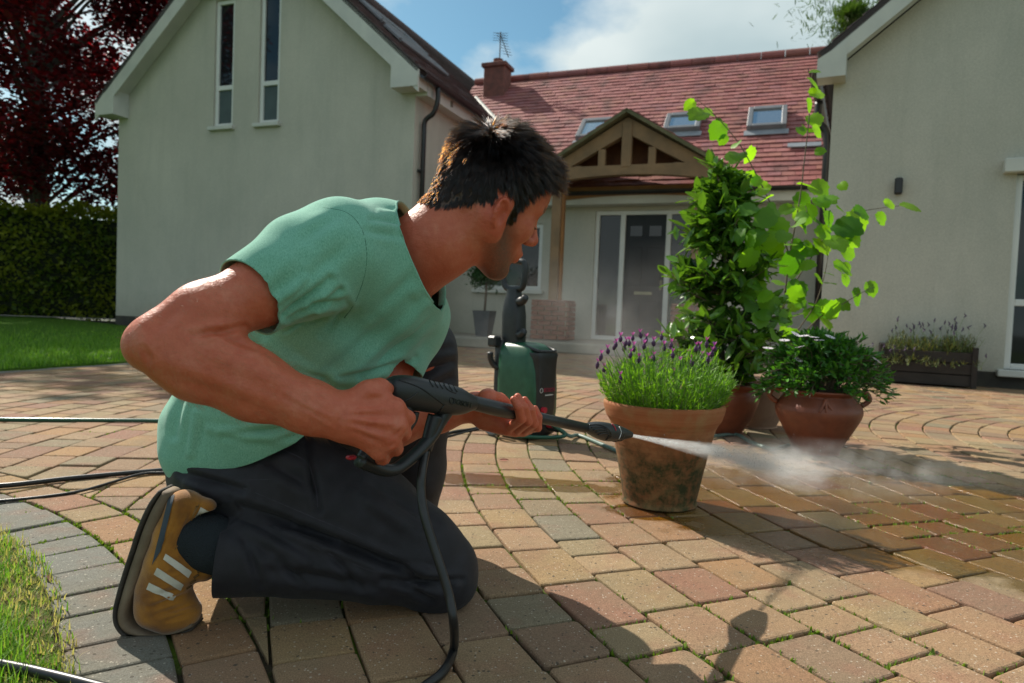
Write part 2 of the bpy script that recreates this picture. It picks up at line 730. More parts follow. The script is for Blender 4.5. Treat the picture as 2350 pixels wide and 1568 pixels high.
# moss tufts standing in the near joints
mm = leaf_mat("moss_tuft", (.08, .15, .012), (.19, .31, .03), .3, .8)
mb = MB()
for A in joints:
    n = len(A)
    for i in range(n):
        a_, b_ = A[i], A[(i + 1) % n]
        L = np.linalg.norm(b_ - a_)
        for _ in range(int(L / .012)):
            q = a_ + (b_ - a_) * random.random()
            nx = math.sin(q[0] * 5.1 + 1.3 * math.sin(q[1] * 3.7)) + math.sin(q[1] * 6.3 + q[0] * 2.1) + random.gauss(0, .5)
            if nx < .95:
                continue
            q = q + np.random.normal(0, .002, 2)
            for _k in range(3):
                th = random.uniform(0, 6.28)
                hh = random.uniform(.004, .011)
                d_ = np.array([math.cos(th), math.sin(th)]) * .0035
                s_ = np.array([-d_[1], d_[0]])
                mb.add([(*(q - s_), -.008), (*(q + s_), -.008), (*(q + d_ * random.uniform(.5, 2.2)), -.006 + hh)], [(0, 1, 2)], 0, random.random())
o = mb.build("joint_moss", mm)
tag(o, "short green moss growing in the joints between the pavers", "moss", kind="stuff")

# ---- near lawn
m = bpy.data.materials.new("turf")
t = NT(m)
pos = t.pos()
f1 = t.ramp(t.noise(pos, 22, 5), .4, .62)
f2 = t.noise(pos, 180, 4)
t.set(color=t.mix(f1, t.mix(f2, (.05, .09, .012), (.10, .17, .025)), t.mix(f2, (.13, .10, .05), (.26, .21, .11))), rough=1.0, spec=.1)
t.bump(f2, 1.0, .02)
MATS["turf"] = m
n = 64
RG = LR - .155
rim = [(LC[0] + RG * math.cos(q), LC[1] + RG * math.sin(q)) for q in np.linspace(-.6, 2.2, n)]
cen = (LC[0], LC[1])
lawn = MB().add([(*cen, .012)] + [(*p_, .004) for p_ in rim] + [(*p_, -.02) for p_ in rim],
                [(0, i, i + 1) for i in range(1, n)] + [(i, n + i, n + i + 1, i + 1) for i in range(1, n)])
tag(lawn.build("lawn", MATS["turf"]), kind="structure")


def blades(name, pts, hts, wid, tints, mat, bend=.5, segs=2):
    n_ = len(pts)
    th = RNG.uniform(0, 2 * np.pi, n_)
    d_ = np.stack([np.cos(th), np.sin(th)], 1)
    s_ = np.stack([-np.sin(th), np.cos(th)], 1)
    bd = RNG.uniform(.1, 1.0, n_) * bend
    V, rows = [], []
    for k in range(segs + 1):
        f = k / segs
        w_ = wid * (1 - f) if k < segs else np.zeros(n_)
        cxy_ = pts[:, :2] + d_ * (bd * hts * f * f)[:, None]
        z_ = pts[:, 2] + hts * (f - .35 * bd * f * f)
        if k < segs:
            V.append(np.column_stack([cxy_ - s_ * w_[:, None], z_]))
            V.append(np.column_stack([cxy_ + s_ * w_[:, None], z_]))
        else:
            V.append(np.column_stack([cxy_, z_]))
    nv = len(V)
    A = np.stack(V, 1).reshape(-1, 3)
    base_ = np.arange(n_) * nv
    Fc = []
    for k in range(segs):
        a_ = base_ + 2 * k
        if k < segs - 1:
            Fc += np.stack([a_, a_ + 1, a_ + 3, a_ + 2], 1).tolist()
        else:
            Fc += np.stack([a_, a_ + 1, a_ + 2], 1).tolist()
    b_ = MB()
    b_.v, b_.f, b_.mi, b_.at, b_.n = [A], [tuple(q) for q in Fc], [0] * len(Fc), [np.repeat(tints, nv)], len(A)
    return b_


gm = bpy.data.materials.new("grass_blade")
t = NT(gm)
tn = t.attr("tint", 2)
r = t.n.new("ShaderNodeValToRGB")
t.put(r.inputs[0], tn)
e = r.color_ramp.elements
e[0].position, e[0].color = 0, (.07, .17, .018, 1)
e[1].position, e[1].color = 1, (.50, .42, .24, 1)
for p_, c_ in ((.45, (.16, .33, .035)), (.7, (.26, .38, .06)), (.8, (.34, .30, .13))):
    q = e.new(p_)
    q.color = (*c_, 1)
t.set(color=r.outputs[0], rough=.5, spec=.3)
tr = t.n.new("ShaderNodeBsdfTranslucent")
t.put(tr.inputs[0], t.mix(1.0, r.outputs[0], (1.5, 1.6, .7), 'MULTIPLY'))
mx = t.n.new("ShaderNodeMixShader")
mx.inputs[0].default_value = .4
t.l.new(t.b.outputs[0], mx.inputs[1])
t.l.new(tr.outputs[0], mx.inputs[2])
t.l.new(mx.outputs[0], t.n["Material Output"].inputs[0])
MATS["grass_blade"] = gm

N = 60000
q = RNG.uniform(.3, 1.3, N)
rr = RG + .035 - np.abs(RNG.gamma(1.7, .16, N))
pts = np.column_stack([LC[0] + rr * np.cos(q), LC[1] + rr * np.sin(q), np.full(N, .0)])
edge = np.clip((RG - rr) / .16, 0, 1)
nz = np.sin(pts[:, 0] * 17 + 2 * np.sin(pts[:, 1] * 13)) * .5 + np.sin(pts[:, 1] * 21 + pts[:, 0] * 9) * .5
edge = np.clip(edge + nz * .25, 0, 1)
keep = (RNG.uniform(0, 1, N) < .35 + .65 * edge) & (pts[:, 1] > .6)
pts, edge = pts[keep], edge[keep]
dry = RNG.uniform(0, 1, len(pts)) < (1 - edge) * .85 + .06
tints = np.where(dry, RNG.uniform(.72, 1.0, len(pts)), RNG.uniform(0, .7, len(pts)))
hts = np.where(dry, RNG.uniform(.008, .03, len(pts)), RNG.uniform(.03, .085, len(pts)) * (.4 + .6 * edge))
o = blades("grass", pts, hts, np.full(len(pts), .0016), tints, gm, .9, 3).build("grass", gm)
tag(o, "ragged bright grass with dry straw along the grey edging", "grass", kind="stuff")

# ---- far lawn behind the drive
n = 60
qa = np.linspace(math.radians(138), math.radians(222), n)
V = [(C0[0] + rr * math.cos(a), C0[1] + rr * math.sin(a), z) for rr, z in ((R_EDGE + .115, -.02), (R_EDGE + .12, .015), (34, .03)) for a in qa]
Fc = [(k * n + i, k * n + i + 1, (k + 1) * n + i + 1, (k + 1) * n + i) for k in range(2) for i in range(n - 1)]
m = bpy.data.materials.new("far_turf")
t = NT(m)
pos = t.pos()
t.set(color=t.mix(t.noise(pos, 30, 5), (.05, .13, .012), (.13, .27, .03)), rough=1.0, spec=.1)
t.bump(t.noise(pos, 90, 4), 1.0, .04)
MATS["far_turf"] = m
tag(MB().add(V, Fc).build("lawn_far", m), kind="structure")
N = 34000
q = RNG.uniform(math.radians(139), math.radians(172), N)
rr = R_EDGE + .10 + np.abs(RNG.gamma(1.3, 1.5, N))
pts = np.column_stack([C0[0] + rr * np.cos(q), C0[1] + rr * np.sin(q), np.full(N, .012)])
pts = pts[(np.abs(pts[:, 0]) < .82 * pts[:, 1]) & (pts[:, 1] < 14)]
o = blades("grass_far", pts, RNG.uniform(.03, .07, len(pts)), np.full(len(pts), .005), RNG.uniform(0, .66, len(pts)), gm, .8, 2).build("far_grass", gm)
tag(o, "mown green lawn grass in the shade of the house and hedge", "grass", kind="stuff")

# ------------------------------------------------------------------ houses
m = bpy.data.materials.new("render_wall")
t = NT(m)
pos = t.pos()
big = t.noise(pos, .55, 4, .6)
mid_ = t.noise(t.mapping(pos, scale=(1, 1, .35)), 2.2, 5, .6)
col = t.mix(t.ramp(big, .35, .68), (.56, .535, .455), (.47, .455, .385))
col = t.mix(t.math('MULTIPLY', t.ramp(mid_, .45, .75), .55), col, (.42, .42, .36))
streak = t.ramp(t.noise(t.mapping(pos, scale=(1, 1, .07)), 7, 5, .7), .5, .78)
col = t.mix(t.math('MULTIPLY', streak, .28), col, (.36, .355, .29))
spz = t.n.new("ShaderNodeSeparateXYZ")
t.put(spz.inputs[0], pos)
low = t.math('ADD', spz.outputs[2], t.math('MULTIPLY', t.math('SUBTRACT', t.noise(pos, 3.5, 5, .7), .5), .7))
col = t.mix(t.math('MULTIPLY', t.ramp(low, .15, .75, (1, 1, 1), (0, 0, 0)), .42), col, (.28, .27, .20))
speck = t.ramp(t.noise(pos, 75, 3, .7), .35, .7, (.86, .86, .86), (1.08, 1.08, 1.08))
col = t.mix(1.0, col, speck, 'MULTIPLY')
t.set(color=col, rough=.92, spec=.2)
t.bump(t.noise(pos, 190, 4, .7), .35, .006)
MATS["render_wall"] = m
WHITE = M("white_paint", (.60, .60, .54), (.52, .525, .48), 2.5, .5, .05, 40)
UPVC = M("window_frame_paint", (.70, .70, .66), (.63, .64, .61), 3, .35)
BLACK = M("black_gutter", (.012, .012, .014), (.02, .02, .02), 5, .4)
BLUEBRICK = M("dark_plinth", (.06, .055, .04), (.035, .032, .028), 6, .85, .4, 40)
GLASS = bpy.data.materials.new("window_glass")
t = NT(GLASS)
t.set(color=(.010, .013, .015), rough=.04, spec=.55)
t.bump(t.noise(t.pos(), .9, 2), .04, .05)
SKYGLASS = bpy.data.materials.new("rooflight_glass")
t = NT(SKYGLASS)
t.set(color=(.62, .68, .70), rough=.06, metal=.85)
FROST = M("frosted_glass", (.055, .085, .085), (.04, .065, .065), 3, .45)
LEAD = M("lead_flashing", (.33, .36, .38), (.24, .26, .29), 6, .5, .2, 20)


def tile_mat(name, ramp_cols, moss_col):
    m_ = bpy.data.materials.new(name)
    t_ = NT(m_)
    p_ = t_.pos()
    r_ = t_.n.new("ShaderNodeValToRGB")
    t_.put(r_.inputs[0], t_.attr("tint", 2))
    e_ = r_.color_ramp.elements
    e_[0].position, e_[0].color = 0, (*ramp_cols[0], 1)
    e_[1].position, e_[1].color = 1, (*ramp_cols[-1], 1)
    for i_, c_ in enumerate(ramp_cols[1:-1]):
        q_ = e_.new((i_ + 1) / (len(ramp_cols) - 1))
        q_.color = (*c_, 1)
    c_ = t_.mix(t_.math('MULTIPLY', t_.ramp(t_.noise(p_, 2.2, 4), .52, .7), .75), r_.outputs[0], moss_col)
    c_ = t_.mix(1.0, c_, t_.ramp(t_.noise(p_, 60, 3), .3, .7, (.75, .75, .75), (1.15, 1.15, 1.15)), 'MULTIPLY')
    t_.set(color=c_, rough=.75, spec=.3)
    t_.bump(t_.noise(p_, 45, 4), .4, .01)
    MATS[name] = m_
    return m_


TILE_RED = tile_mat("red_clay_tile", [(.33, .115, .105), (.39, .155, .145), (.28, .095, .092), (.36, .15, .12), (.31, .125, .13)], (.12, .06, .055))
TILE_DARK = tile_mat("dark_concrete_tile", [(.13, .095, .095), (.17, .125, .125), (.10, .08, .085), (.15, .11, .10)], (.07, .06, .055))


def roof_tiles(parent, eave0, along, upslope, nrm, width, length, mat, gauge=.15, tw=.22, clipf=None, keep=300, thick=.02, name="tile"):
    """rows of overlapping tiles on a slope, each tile its own slab with lifted lower edge"""
    its = []
    rows = int(length / gauge)
    for j in range(rows):
        off = (tw / 2 if j % 2 else 0) + random.uniform(-.01, .01)
        i = -1
        while i * tw + off < width:
            x0 = i * tw + off + .002
            x1 = x0 + tw - .004
            i += 1
            if x1 < 0.02:
                continue
            x0c, x1c = max(x0, 0), min(x1, width)
            if x1c - x0c < .03:
                continue
            mid_p = eave0 + along * ((x0c + x1c) / 2) + upslope * ((j + .4) * gauge)
            if clipf is not None and not clipf(mid_p, (x0c + x1c) / 2, (j + .5) * gauge):
                continue
            y0, y1 = j * gauge - .02, (j + 1) * gauge + .03
            lift = thick + random.uniform(0, .010)
            k = random.uniform(-.004, .004)
            V = []
            for (x, y, z) in ((x0c, y0, lift), (x1c, y0 + k, lift + random.uniform(-.004, .004)), (x1c, y1, .004), (x0c, y1, .004), (x0c, y0, lift - .016), (x1c, y0 + k, lift - .016)):
                V.append(eave0 + along * x + upslope * y + nrm * z)
            Fc = [(0, 1, 2, 3), (4, 5, 1, 0), (0, 3, 4), (1, 5, 2)]
            its.append((np.array(V), Fc, random.random()))
    share_out(parent, name, its, mat, keep, name + "_field")


def window(parent, at, u, v, R, a0, a1, z0, z1, bars=(), rec=.09, fw=.05, label=None, sill=True, name="window", frame_mat=None):
    """frame ring set back in its reveal, pane behind, optional transoms (z) and a projecting sill"""
    fm = frame_mat or UPVC
    c = at((a0 + a1) / 2, rec, (z0 + z1) / 2)
    mb = MB()
    w_, h_ = a1 - a0, z1 - z0
    mb.box(at(a0 + fw / 2, rec, (z0 + z1) / 2), (fw, .06, h_), R, bev=.006)
    mb.box(at(a1 - fw / 2, rec, (z0 + z1) / 2), (fw, .06, h_), R, bev=.006)
    for zc in (z0 + fw / 2, z1 - fw / 2):
        mb.box(at((a0 + a1) / 2, rec, zc), (w_ - 2 * fw + .004, .058, fw), R, bev=.006)
    for b in bars:
        mb.box(at((a0 + a1) / 2, rec, b), (w_ - 2 * fw + .004, .064, fw * 1.15), R, bev=.006)
    win = mb.build(name, fm, parent)
    zs = [z0 + fw] + list(bars) + [z1 - fw]
    for k in range(len(zs) - 1):
        pm = MB().box(at((a0 + a1) / 2, rec + .012, (zs[k] + zs[k + 1]) / 2), (w_ - fw * 1.5, .012, zs[k + 1] - zs[k]), R)
        link("pane", pm.mesh("pane", np.array(parent.matrix_basis.translation)), FROST if (bars and k == 0 and rec == .07 and fw == .075) else GLASS, win)
    if sill:
        sm = MB().box(at((a0 + a1) / 2, .01, z0 - .035), (w_ + .12, .2, .07), R, bev=.008)
        link("sill", sm.mesh("sill", np.array(parent.matrix_basis.translation)), WHITE, win)
    return win


def wall_with_holes(mb, at, outline, holes, back=.2, reveal=.12, mi=0):
    """front face cut by rectangular openings; outline and holes in (a, z); made as vertical strips so that nothing overlaps"""
    xs = sorted(set([p_[0] for p_ in outline] + [h[0] for h in holes] + [h[1] for h in holes]))

    def span(x):
        ys = []
        n_ = len(outline)
        for i in range(n_):
            (xa, za), (xb, zb) = outline[i], outline[(i + 1) % n_]
            if xa != xb and min(xa, xb) - 1e-9 <= x <= max(xa, xb) + 1e-9:
                ys.append(za + (zb - za) * (x - xa) / (xb - xa))
        return min(ys), max(ys)
    for x0, x1 in zip(xs[:-1], xs[1:]):
        e_ = 1e-6
        lo0, hi0 = span(x0 + e_)
        lo1, hi1 = span(x1 - e_)
        cuts = sorted([(h[2], h[3]) for h in holes if h[0] <= x0 + 1e-9 and h[1] >= x1 - 1e-9])
        segs, cur0, cur1 = [], lo0, lo1
        for c0_, c1_ in cuts:
            segs.append((cur0, cur1, c0_, c0_))
            cur0 = cur1 = c1_
        segs.append((cur0, cur1, hi0, hi1))
        for p0, p1, q0, q1 in segs:
            mb.add([at(x0, 0, p0), at(x1, 0, p1), at(x1, 0, q1), at(x0, 0, q0)], [(0, 1, 2, 3)], mi)
    for a0, a1, z0, z1 in holes:
        A = [(a0, z0), (a1, z0), (a1, z1), (a0, z1)]
        for i in range(4):
            (x0, y0), (x1, y1) = A[i], A[(i + 1) % 4]
            mb.add([at(x0, 0, y0), at(x0, reveal, y0), at(x1, reveal, y1), at(x1, 0, y1)], [(0, 1, 2, 3)], mi)
        mb.add([at(a0, reveal, z0), at(a1, reveal, z0), at(a1, reveal, z1), at(a0, reveal, z1)], [(0, 1, 2, 3)], mi)


def gutter(parent, p0, p1, name="gutter", r=.06):
    p0, p1 = np.asarray(p0, float), np.asarray(p1, float)
    d = (p1 - p0) / np.linalg.norm(p1 - p0)
    s = np.cross(d, [0, 0, 1.0])
    prof = [(math.cos(q) * r, math.sin(q) * r) for q in np.linspace(math.pi, 2 * math.pi, 9)]
    prof += [(x * .86, y * .86) for x, y in prof[::-1]]
    n_ = len(prof)
    V = [p + s * x + np.array([0, 0, z]) for p in (p0, p1) for x, z in prof]
    Fc = [(i, (i + 1) % n_, n_ + (i + 1) % n_, n_ + i) for i in range(n_)] + [tuple(range(n_ - 1, -1, -1)), tuple(range(n_, 2 * n_))]
    ob = MB().add(V, Fc).build(name, BLACK, parent, fix=True)
    return ob


# ---------------------------------------------------------------- left house: tall rendered gable, two slit windows
TH = 21.0
at, u, v, R = frame((-8.12, 13.96), TH)
GW, EZ = 6.80, 4.40                     # gable width, wall height at the eaves
TP = math.tan(math.radians(41.5))
AP = EZ + GW / 2 * TP
house = empty("gabled_house", at(GW / 2, 0, 0))
tag(house, "pale rendered house with tall gable, two slit windows and dark tiled roof", "house")
DEP = 9.6
mb = MB()
w1h = (2.46, 2.93, 3.84, 6.20)
w2h = (3.52, 3.99, 3.84, 6.20)
wall_with_holes(mb, at, [(0, .17), (GW, .17), (GW, EZ), (GW / 2, AP), (0, EZ)], [w1h, w2h])
mb.add([at(GW, 0, .17), at(GW, DEP, .17), at(GW, DEP, EZ), at(GW, 0, EZ)], [(0, 1, 2, 3)])
mb.add([at(0, 0, .17), at(0, DEP, .17), at(0, DEP, EZ), at(0, 0, EZ)], [(3, 2, 1, 0)])
mb.add([at(0, DEP, .17), at(GW, DEP, .17), at(GW, DEP, EZ), at(GW / 2, DEP, AP), at(0, DEP, EZ)], [(4, 3, 2, 1, 0)])
mb.build("wall", MATS["render_wall"], house)
mb = MB()
mb.box(at(GW / 2, .05, .07), (GW - .04, .14, .24), R)
mb.box(at(GW - .07, DEP / 2, .07), (.14, DEP - .3, .24), R)
mb.build("plinth", BLUEBRICK, house)
for a0, a1, z0, z1 in (w1h, w2h):
    wn2 = window(house, at, u, v, R, a0, a1, z0, z1, bars=(4.58,), rec=.07, fw=.075)
    hm = MB().box(at((a0 + a1) / 2, -.02, z1 + .10), (a1 - a0 + .34, .12, .12), R, bev=.01)
    link("hood", hm.mesh("hood", np.array(house.matrix_basis.translation)), WHITE, wn2)
OV = .34                                # roof overhang at the gable
cs, sn = math.cos(math.atan(TP)), math.sin(math.atan(TP))
for s in (-1, 1):
    # slope s: from the eave (outside the wall) up to the ridge
    ea = (0 - .25) if s < 0 else (GW + .25)
    eave = at(ea, -OV, EZ - .25 * TP + .25)
    ridge_p = at(GW / 2, -OV, AP + .25)
    ups = ridge_p - eave
    L = np.linalg.norm(ups)
    ups = ups / L
    nrm = np.cross(v, ups) * (1 if s < 0 else -1)
    nrm = nrm if nrm[2] > 0 else -nrm
    deck = MB()
    e0, e1 = eave, eave + v * (DEP + OV)
    deck.add([e0 - nrm * .07, e1 - nrm * .07, e1 + ups * L - nrm * .07, e0 + ups * L - nrm * .07, e0, e1, e1 + ups * L, e0 + ups * L],
             [(0, 1, 2, 3), (4, 7, 6, 5), (0, 4, 5, 1), (3, 2, 6, 7), (0, 3, 7, 4)])
    rf = deck.build("roof", M("roof_felt", (.05, .04, .04), rough=.9), house)
    if s > 0:
        roof_tiles(rf, eave, v, ups, nrm, DEP + OV, L, TILE_DARK, .16, .25)
        # two long rooflights that show as bright slits from here
        def on_slope(x, y):
            d_ = ray(x, y)
            q_ = CO + d_ * (((eave + nrm * .06 - CO) @ nrm) / (d_ @ nrm)) - eave
            return q_ @ v, (q_ @ ups) / L
        for pa_, pb_ in (((876, 46), (928, 78)), ((918, 90), (996, 144))):
            (b0, f1), (b1, f0) = on_slope(*pa_), on_slope(*pb_)
            if f0 > f1:
                f0, f1 = f1, f0
            f0, f1 = min(f0, f1 - .06), max(f1, f0 + .06)
            mbk = MB()
            q0 = eave + v * b0 + ups * (L * f0) + nrm * .06
            dv, du = v * (b1 - b0), ups * (L * (f1 - f0))
            mbk.add([q0, q0 + dv, q0 + dv + du, q0 + du], [(0, 1, 2, 3)])
            sk = MB()
            for (pa, pb, ww) in ((q0, q0 + dv, .07), (q0 + du, q0 + du + dv, .07), (q0, q0 + du, .06), (q0 + dv, q0 + dv + du, .06)):
                sk.tube([pa, pb], ww * .6, 6)
            sko = sk.build("rooflight", M("rooflight_frame", (.16, .17, .18), (.2, .2, .21), 4, .4), house)
            link("pane", mbk.mesh("pane", np.array(house.matrix_basis.translation)), SKYGLASS, sko)
    else:
        roof_tiles(rf, eave, v, ups, nrm, DEP + OV, L, TILE_DARK, .32, .5, keep=0)
    # bargeboard along the verge, ending in a box at the eave
    bb = MB()
    t0 = eave + u * 0 - nrm * .02
    top_p, low = ridge_p - nrm * .02, t0
    dn = np.array([0, 0, -.36])
    pts_ = [low, top_p, top_p + dn * 1.02, low + dn]
    bb.prism(pts_, v * .035)
    bb.build("bargeboard", WHITE, house, fix=True)
    bx_ = MB()
    sgn = 1 if s > 0 else -1
    ax = GW if s > 0 else 0
    bx_.prism([at(ax - sgn * .27, -OV - .012, EZ - .25), at(ax + sgn * .22, -OV - .012, EZ - .25), at(ax + sgn * .22, -OV - .012, EZ - .06), at(ax - sgn * .0, -OV - .012, EZ + .16), at(ax - sgn * .27, -OV - .012, EZ + .30)], v * (OV + .01))
    bx_.build("eave_box", WHITE, house, fix=True)
    # soffit closing the gable overhang
    sf = MB()
    q0 = at(ax - sgn * .02, -OV + .04, EZ - .05)
    sf.add([at(ax, -OV + .03, EZ - .02), at(ax, -.004, EZ - .02), at(GW / 2, -.004, AP - .02), at(GW / 2, -OV + .03, AP - .02)], [(0, 1, 2, 3)])
    sf.build("soffit", WHITE, house)
# boxed eave along the side that faces the yard, gutter and downpipe
mb = MB()
mb.prism([at(GW + .003, 0.01, EZ - .30), at(GW + .22, 0.01, EZ - .30), at(GW + .22, 0.01, EZ - .06), at(GW + .003, 0.01, EZ + .12)], v * (DEP - .1))
mb.build("fascia", WHITE, house, fix=True)
gutter(house, at(GW + .31, -OV + .03, EZ - .06), at(GW + .31, DEP, EZ - .06), r=.07)
pp = spline([at(GW + .31, .2, EZ - .12), at(GW + .31, .2, EZ - .36), at(GW + .24, .2, EZ - .54), at(GW + .09, .2, EZ - .66), at(GW + .075, .2, EZ - .9)], 24)
pp = np.vstack([pp, at(GW + .075, .2, .12)])
MB().tube(pp, .042, 12).build("downpipe", BLACK, house, smooth=True)
mb = MB()
for z in (1.4, 2.9):
    mb.box(at(GW + .04, .2, z), (.08, .13, .04), R)
mb.build("pipe_bracket", BLACK, house)
mb = MB().box(at(GW + .225, .9, EZ - .18), (.02, .07, .1), R)
mb.build("vent_grille", M("vent_grey", (.16, .15, .12), rough=.7), house)
mb = MB().tube([at(GW / 2, -OV, AP + .28), at(GW / 2, DEP, AP + .28)], .09, 8)
mb.build("ridge_tile", TILE_DARK, house)
# small side window near the inner corner, half hidden by the man's neck
window(house, lambda a, b, z: at(GW, 0, 0) + v * a - u * b + np.array([0, 0, z]), v, -u, np.column_stack([v, -u, [0, 0, 1]]), 1.25, 1.9, 1.7, 2.35, rec=-.02)

# ---------------------------------------------------------------- middle house: red roof, porch, front door
at, u, v, R = frame((2.016, 11.5), TH)
MZ = 2.62
mid_house = empty("porch_house", at(0, 0, 0))
tag(mid_house, "low white house with red clay tile roof and oak porch over the front door", "house")
mb = MB()
D0, D1, DZ0, DZ1 = -.72, 1.02, .17, 2.36
W0, W1_, WZ0, WZ1 = -2.9, -1.66, .98, 2.15
wall_with_holes(mb, at, [(-3.6, 0), (3.4, 0), (3.4, MZ + .05), (-3.6, MZ + .05)], [(D0, D1, DZ0, DZ1), (W0, W1_, WZ0, WZ1)], reveal=.14)
mb.build("wall", MATS["render_wall"], mid_house)
# front door screen: frame, two side lights, dark door with letter plate and panes
fr = MB()
FW = .07
for a in (D0 + FW / 2, -.245, .52, D1 - FW / 2):
    fr.box(at(a, .06, (DZ0 + DZ1) / 2), (.085 if abs(a) < .6 else FW, .07, DZ1 - DZ0), R, bev=.006)
for z in (DZ0 + .03, DZ1 - FW / 2):
    fr.box(at((D0 + D1) / 2, .063, z), (D1 - D0 - .02, .066, FW), R, bev=.006)
door_fr = fr.build("door_frame", UPVC, mid_house)
DOORM = M("front_door_paint", (.010, .011, .015), (.016, .018, .021), 3, .45, spec=.3)
org = np.array(mid_house.matrix_basis.translation)
dm = MB().box(at(.138, .085, (DZ0 + DZ1) / 2 + .02), (.68, .045, DZ1 - DZ0 - .14), R, bev=.005)
door = dm.build("front_door", DOORM, mid_house)
for a in (-.02, .30):
    link("door_pane", MB().box(at(a, .06, 2.02), (.2, .012, .17), R).mesh("door_pane", org), GLASS, door)
    for z0, z1 in ((1.1, 1.75), (.38, .85)):
        pm = MB()
        pm.box(at(a, .058, (z0 + z1) / 2), (.23, .014, z1 - z0), R, bev=.006)
        link("door_panel", pm.mesh("door_panel", org), DOORM, door)
link("letter_plate", MB().box(at(.138, .055, .98), (.3, .02, .055), R, bev=.006).mesh("letter_plate", org), M("aged_brass", (.30, .27, .17), (.22, .20, .13), 9, .4, metal=.7), door)
link("door_handle", MB().box(at(.43, .045, 1.12), (.03, .05, .17), R, bev=.01).mesh("door_handle", org), M("aged_brass", (.3, .27, .17)), door)
for a0, a1 in ((D0 + FW, -.29), (.565, D1 - FW)):
    link("side_light", MB().box(at((a0 + a1) / 2, .08, (DZ0 + DZ1) / 2), (a1 - a0, .012, DZ1 - DZ0 - .1), R).mesh("side_light", org), GLASS, door_fr)
window(mid_house, at, u, v, R, W0, W1_, WZ0, WZ1, rec=.06, fw=.07)
# roof
TPm = math.tan(math.radians(42))
eave = at(-4.6, -.30, MZ + .02)
RUN = 3.62
ridge_z = MZ + .02 + RUN * TPm
ups = v * RUN + np.array([0, 0, RUN * TPm])
L = np.linalg.norm(ups)
ups /= L
nrm = np.cross(u, ups)
nrm = nrm if nrm[2] > 0 else -nrm
WID = 7.75
deck = MB()
e0, e1 = eave - nrm * .02, eave + u * WID - nrm * .02
deck.add([e0 - nrm * .08, e1 - nrm * .08, e1 + ups * L - nrm * .08, e0 + ups * L - nrm * .08, e0, e1, e1 + ups * L, e0 + ups * L],
         [(0, 1, 2, 3), (4, 7, 6, 5), (0, 4, 5, 1), (3, 2, 6, 7), (0, 3, 7, 4), (1, 5, 6, 2)])
back0 = at(-4.6, -.30 + 2 * RUN, MZ)
deck.add([e0 + ups * L, e1 + ups * L, back0 + u * WID, back0], [(0, 1, 2, 3)])
rf = deck.build("roof", M("roof_felt", (.05, .04, .04)), mid_house)
roof_tiles(rf, eave, u, ups, nrm, WID, L, TILE_RED, .148, .2, keep=300)
rt = MB()
for i in range(int(WID / .45)):
    a = eave + ups * L + u * (i * .45) + np.array([0, 0, .03])
    rt.tube([a, a + u * .44], .085 + random.uniform(-.004, .004), 10, tint=random.random())
rt.build("ridge_tile", TILE_RED, rf, origin=org)


def rooflight(a, f0, f1, w_):
    q0 = eave + u * a + ups * (L * f0) + nrm * .09
    du, dw = ups * (L * (f1 - f0)), u * w_
    fr_ = MB()
    Rr = np.column_stack([u, ups, nrm])
    c_ = q0 + du / 2 + dw / 2
    hh, ww = np.linalg.norm(du), w_
    for sx in (-1, 1):
        fr_.box(c_ + u * sx * ww / 2, (.085, hh + .08, .10), Rr, bev=.01)
    for sy, t_ in ((-1, .08), (1, .11)):
        fr_.box(c_ + ups * sy * hh / 2 - nrm * .002, (ww - .08, t_, .10), Rr, bev=.01)
    o_ = fr_.build("rooflight", M("rooflight_frame", (.16, .17, .18), (.2, .2, .21), 4, .4), mid_house)
    pm_ = MB().box(c_ + nrm * .012, (ww - .08, hh - .08, .012), Rr)
    link("pane", pm_.mesh("pane", org), SKYGLASS, o_)
    fl = MB().box(c_ - ups * (hh / 2 + .12) - nrm * .045, (ww + .16, .16, .012), Rr)
    link("flashing", fl.mesh("flashing", org), LEAD, o_)


# rooflights are placed by the pixel of their lower left corner on the roof plane
def on_roof(x, y):
    d = ray(x, y)
    k = ((eave + nrm * .1 - CO) @ nrm) / (d @ nrm)
    q = CO + d * k - eave
    return q @ u, (q @ ups) / L


for (xa, ya, xb, yb) in ((1318, 318, 1400, 272), (1520, 300, 1586, 260), (1712, 295, 1802, 244)):
    a0, f0 = on_roof(xa, ya)
    a1, f1 = on_roof(xb, yb)
    rooflight(a0 + .05, f0 + .012, f1 - .01, max(.55, min(.66, a1 - a0 - .12)))
gutter(mid_house, at(-3.2, -.38, MZ - .0), at(3.2, -.38, MZ - .0), r=.06)
mb = MB().box(at(0, -.16, MZ - .10), (6.6, .28, .2), R, bev=.008)
mb.build("fascia", WHITE, mid_house)
# lead valley against the left house
lat, lu_, lv_, _r = frame((-8.12, 13.96), TH)
ltp = math.tan(math.radians(41.5))
vl = []
for z_ in (4.3, 4.6, 4.9, 5.3):
    vl.append(lat(3.4 + (4.40 + 3.4 * ltp + .25 - z_) / ltp, 1.03 + (z_ - MZ - .02) / TPm, z_ + .05))
MB().tube(np.array(vl), .04, 8).build("valley_flashing", WHITE, mid_house)
# stepped lead under the upper roof of the right wing
s0 = on_roof(1862, 325)
fl = MB().box(eave + u * (s0[0] - .1) + ups * L * s0[1] + nrm * .05, (.5, .12, .02), np.column_stack([u, ups, nrm]))
fl.build("lead_apron", LEAD, mid_house)
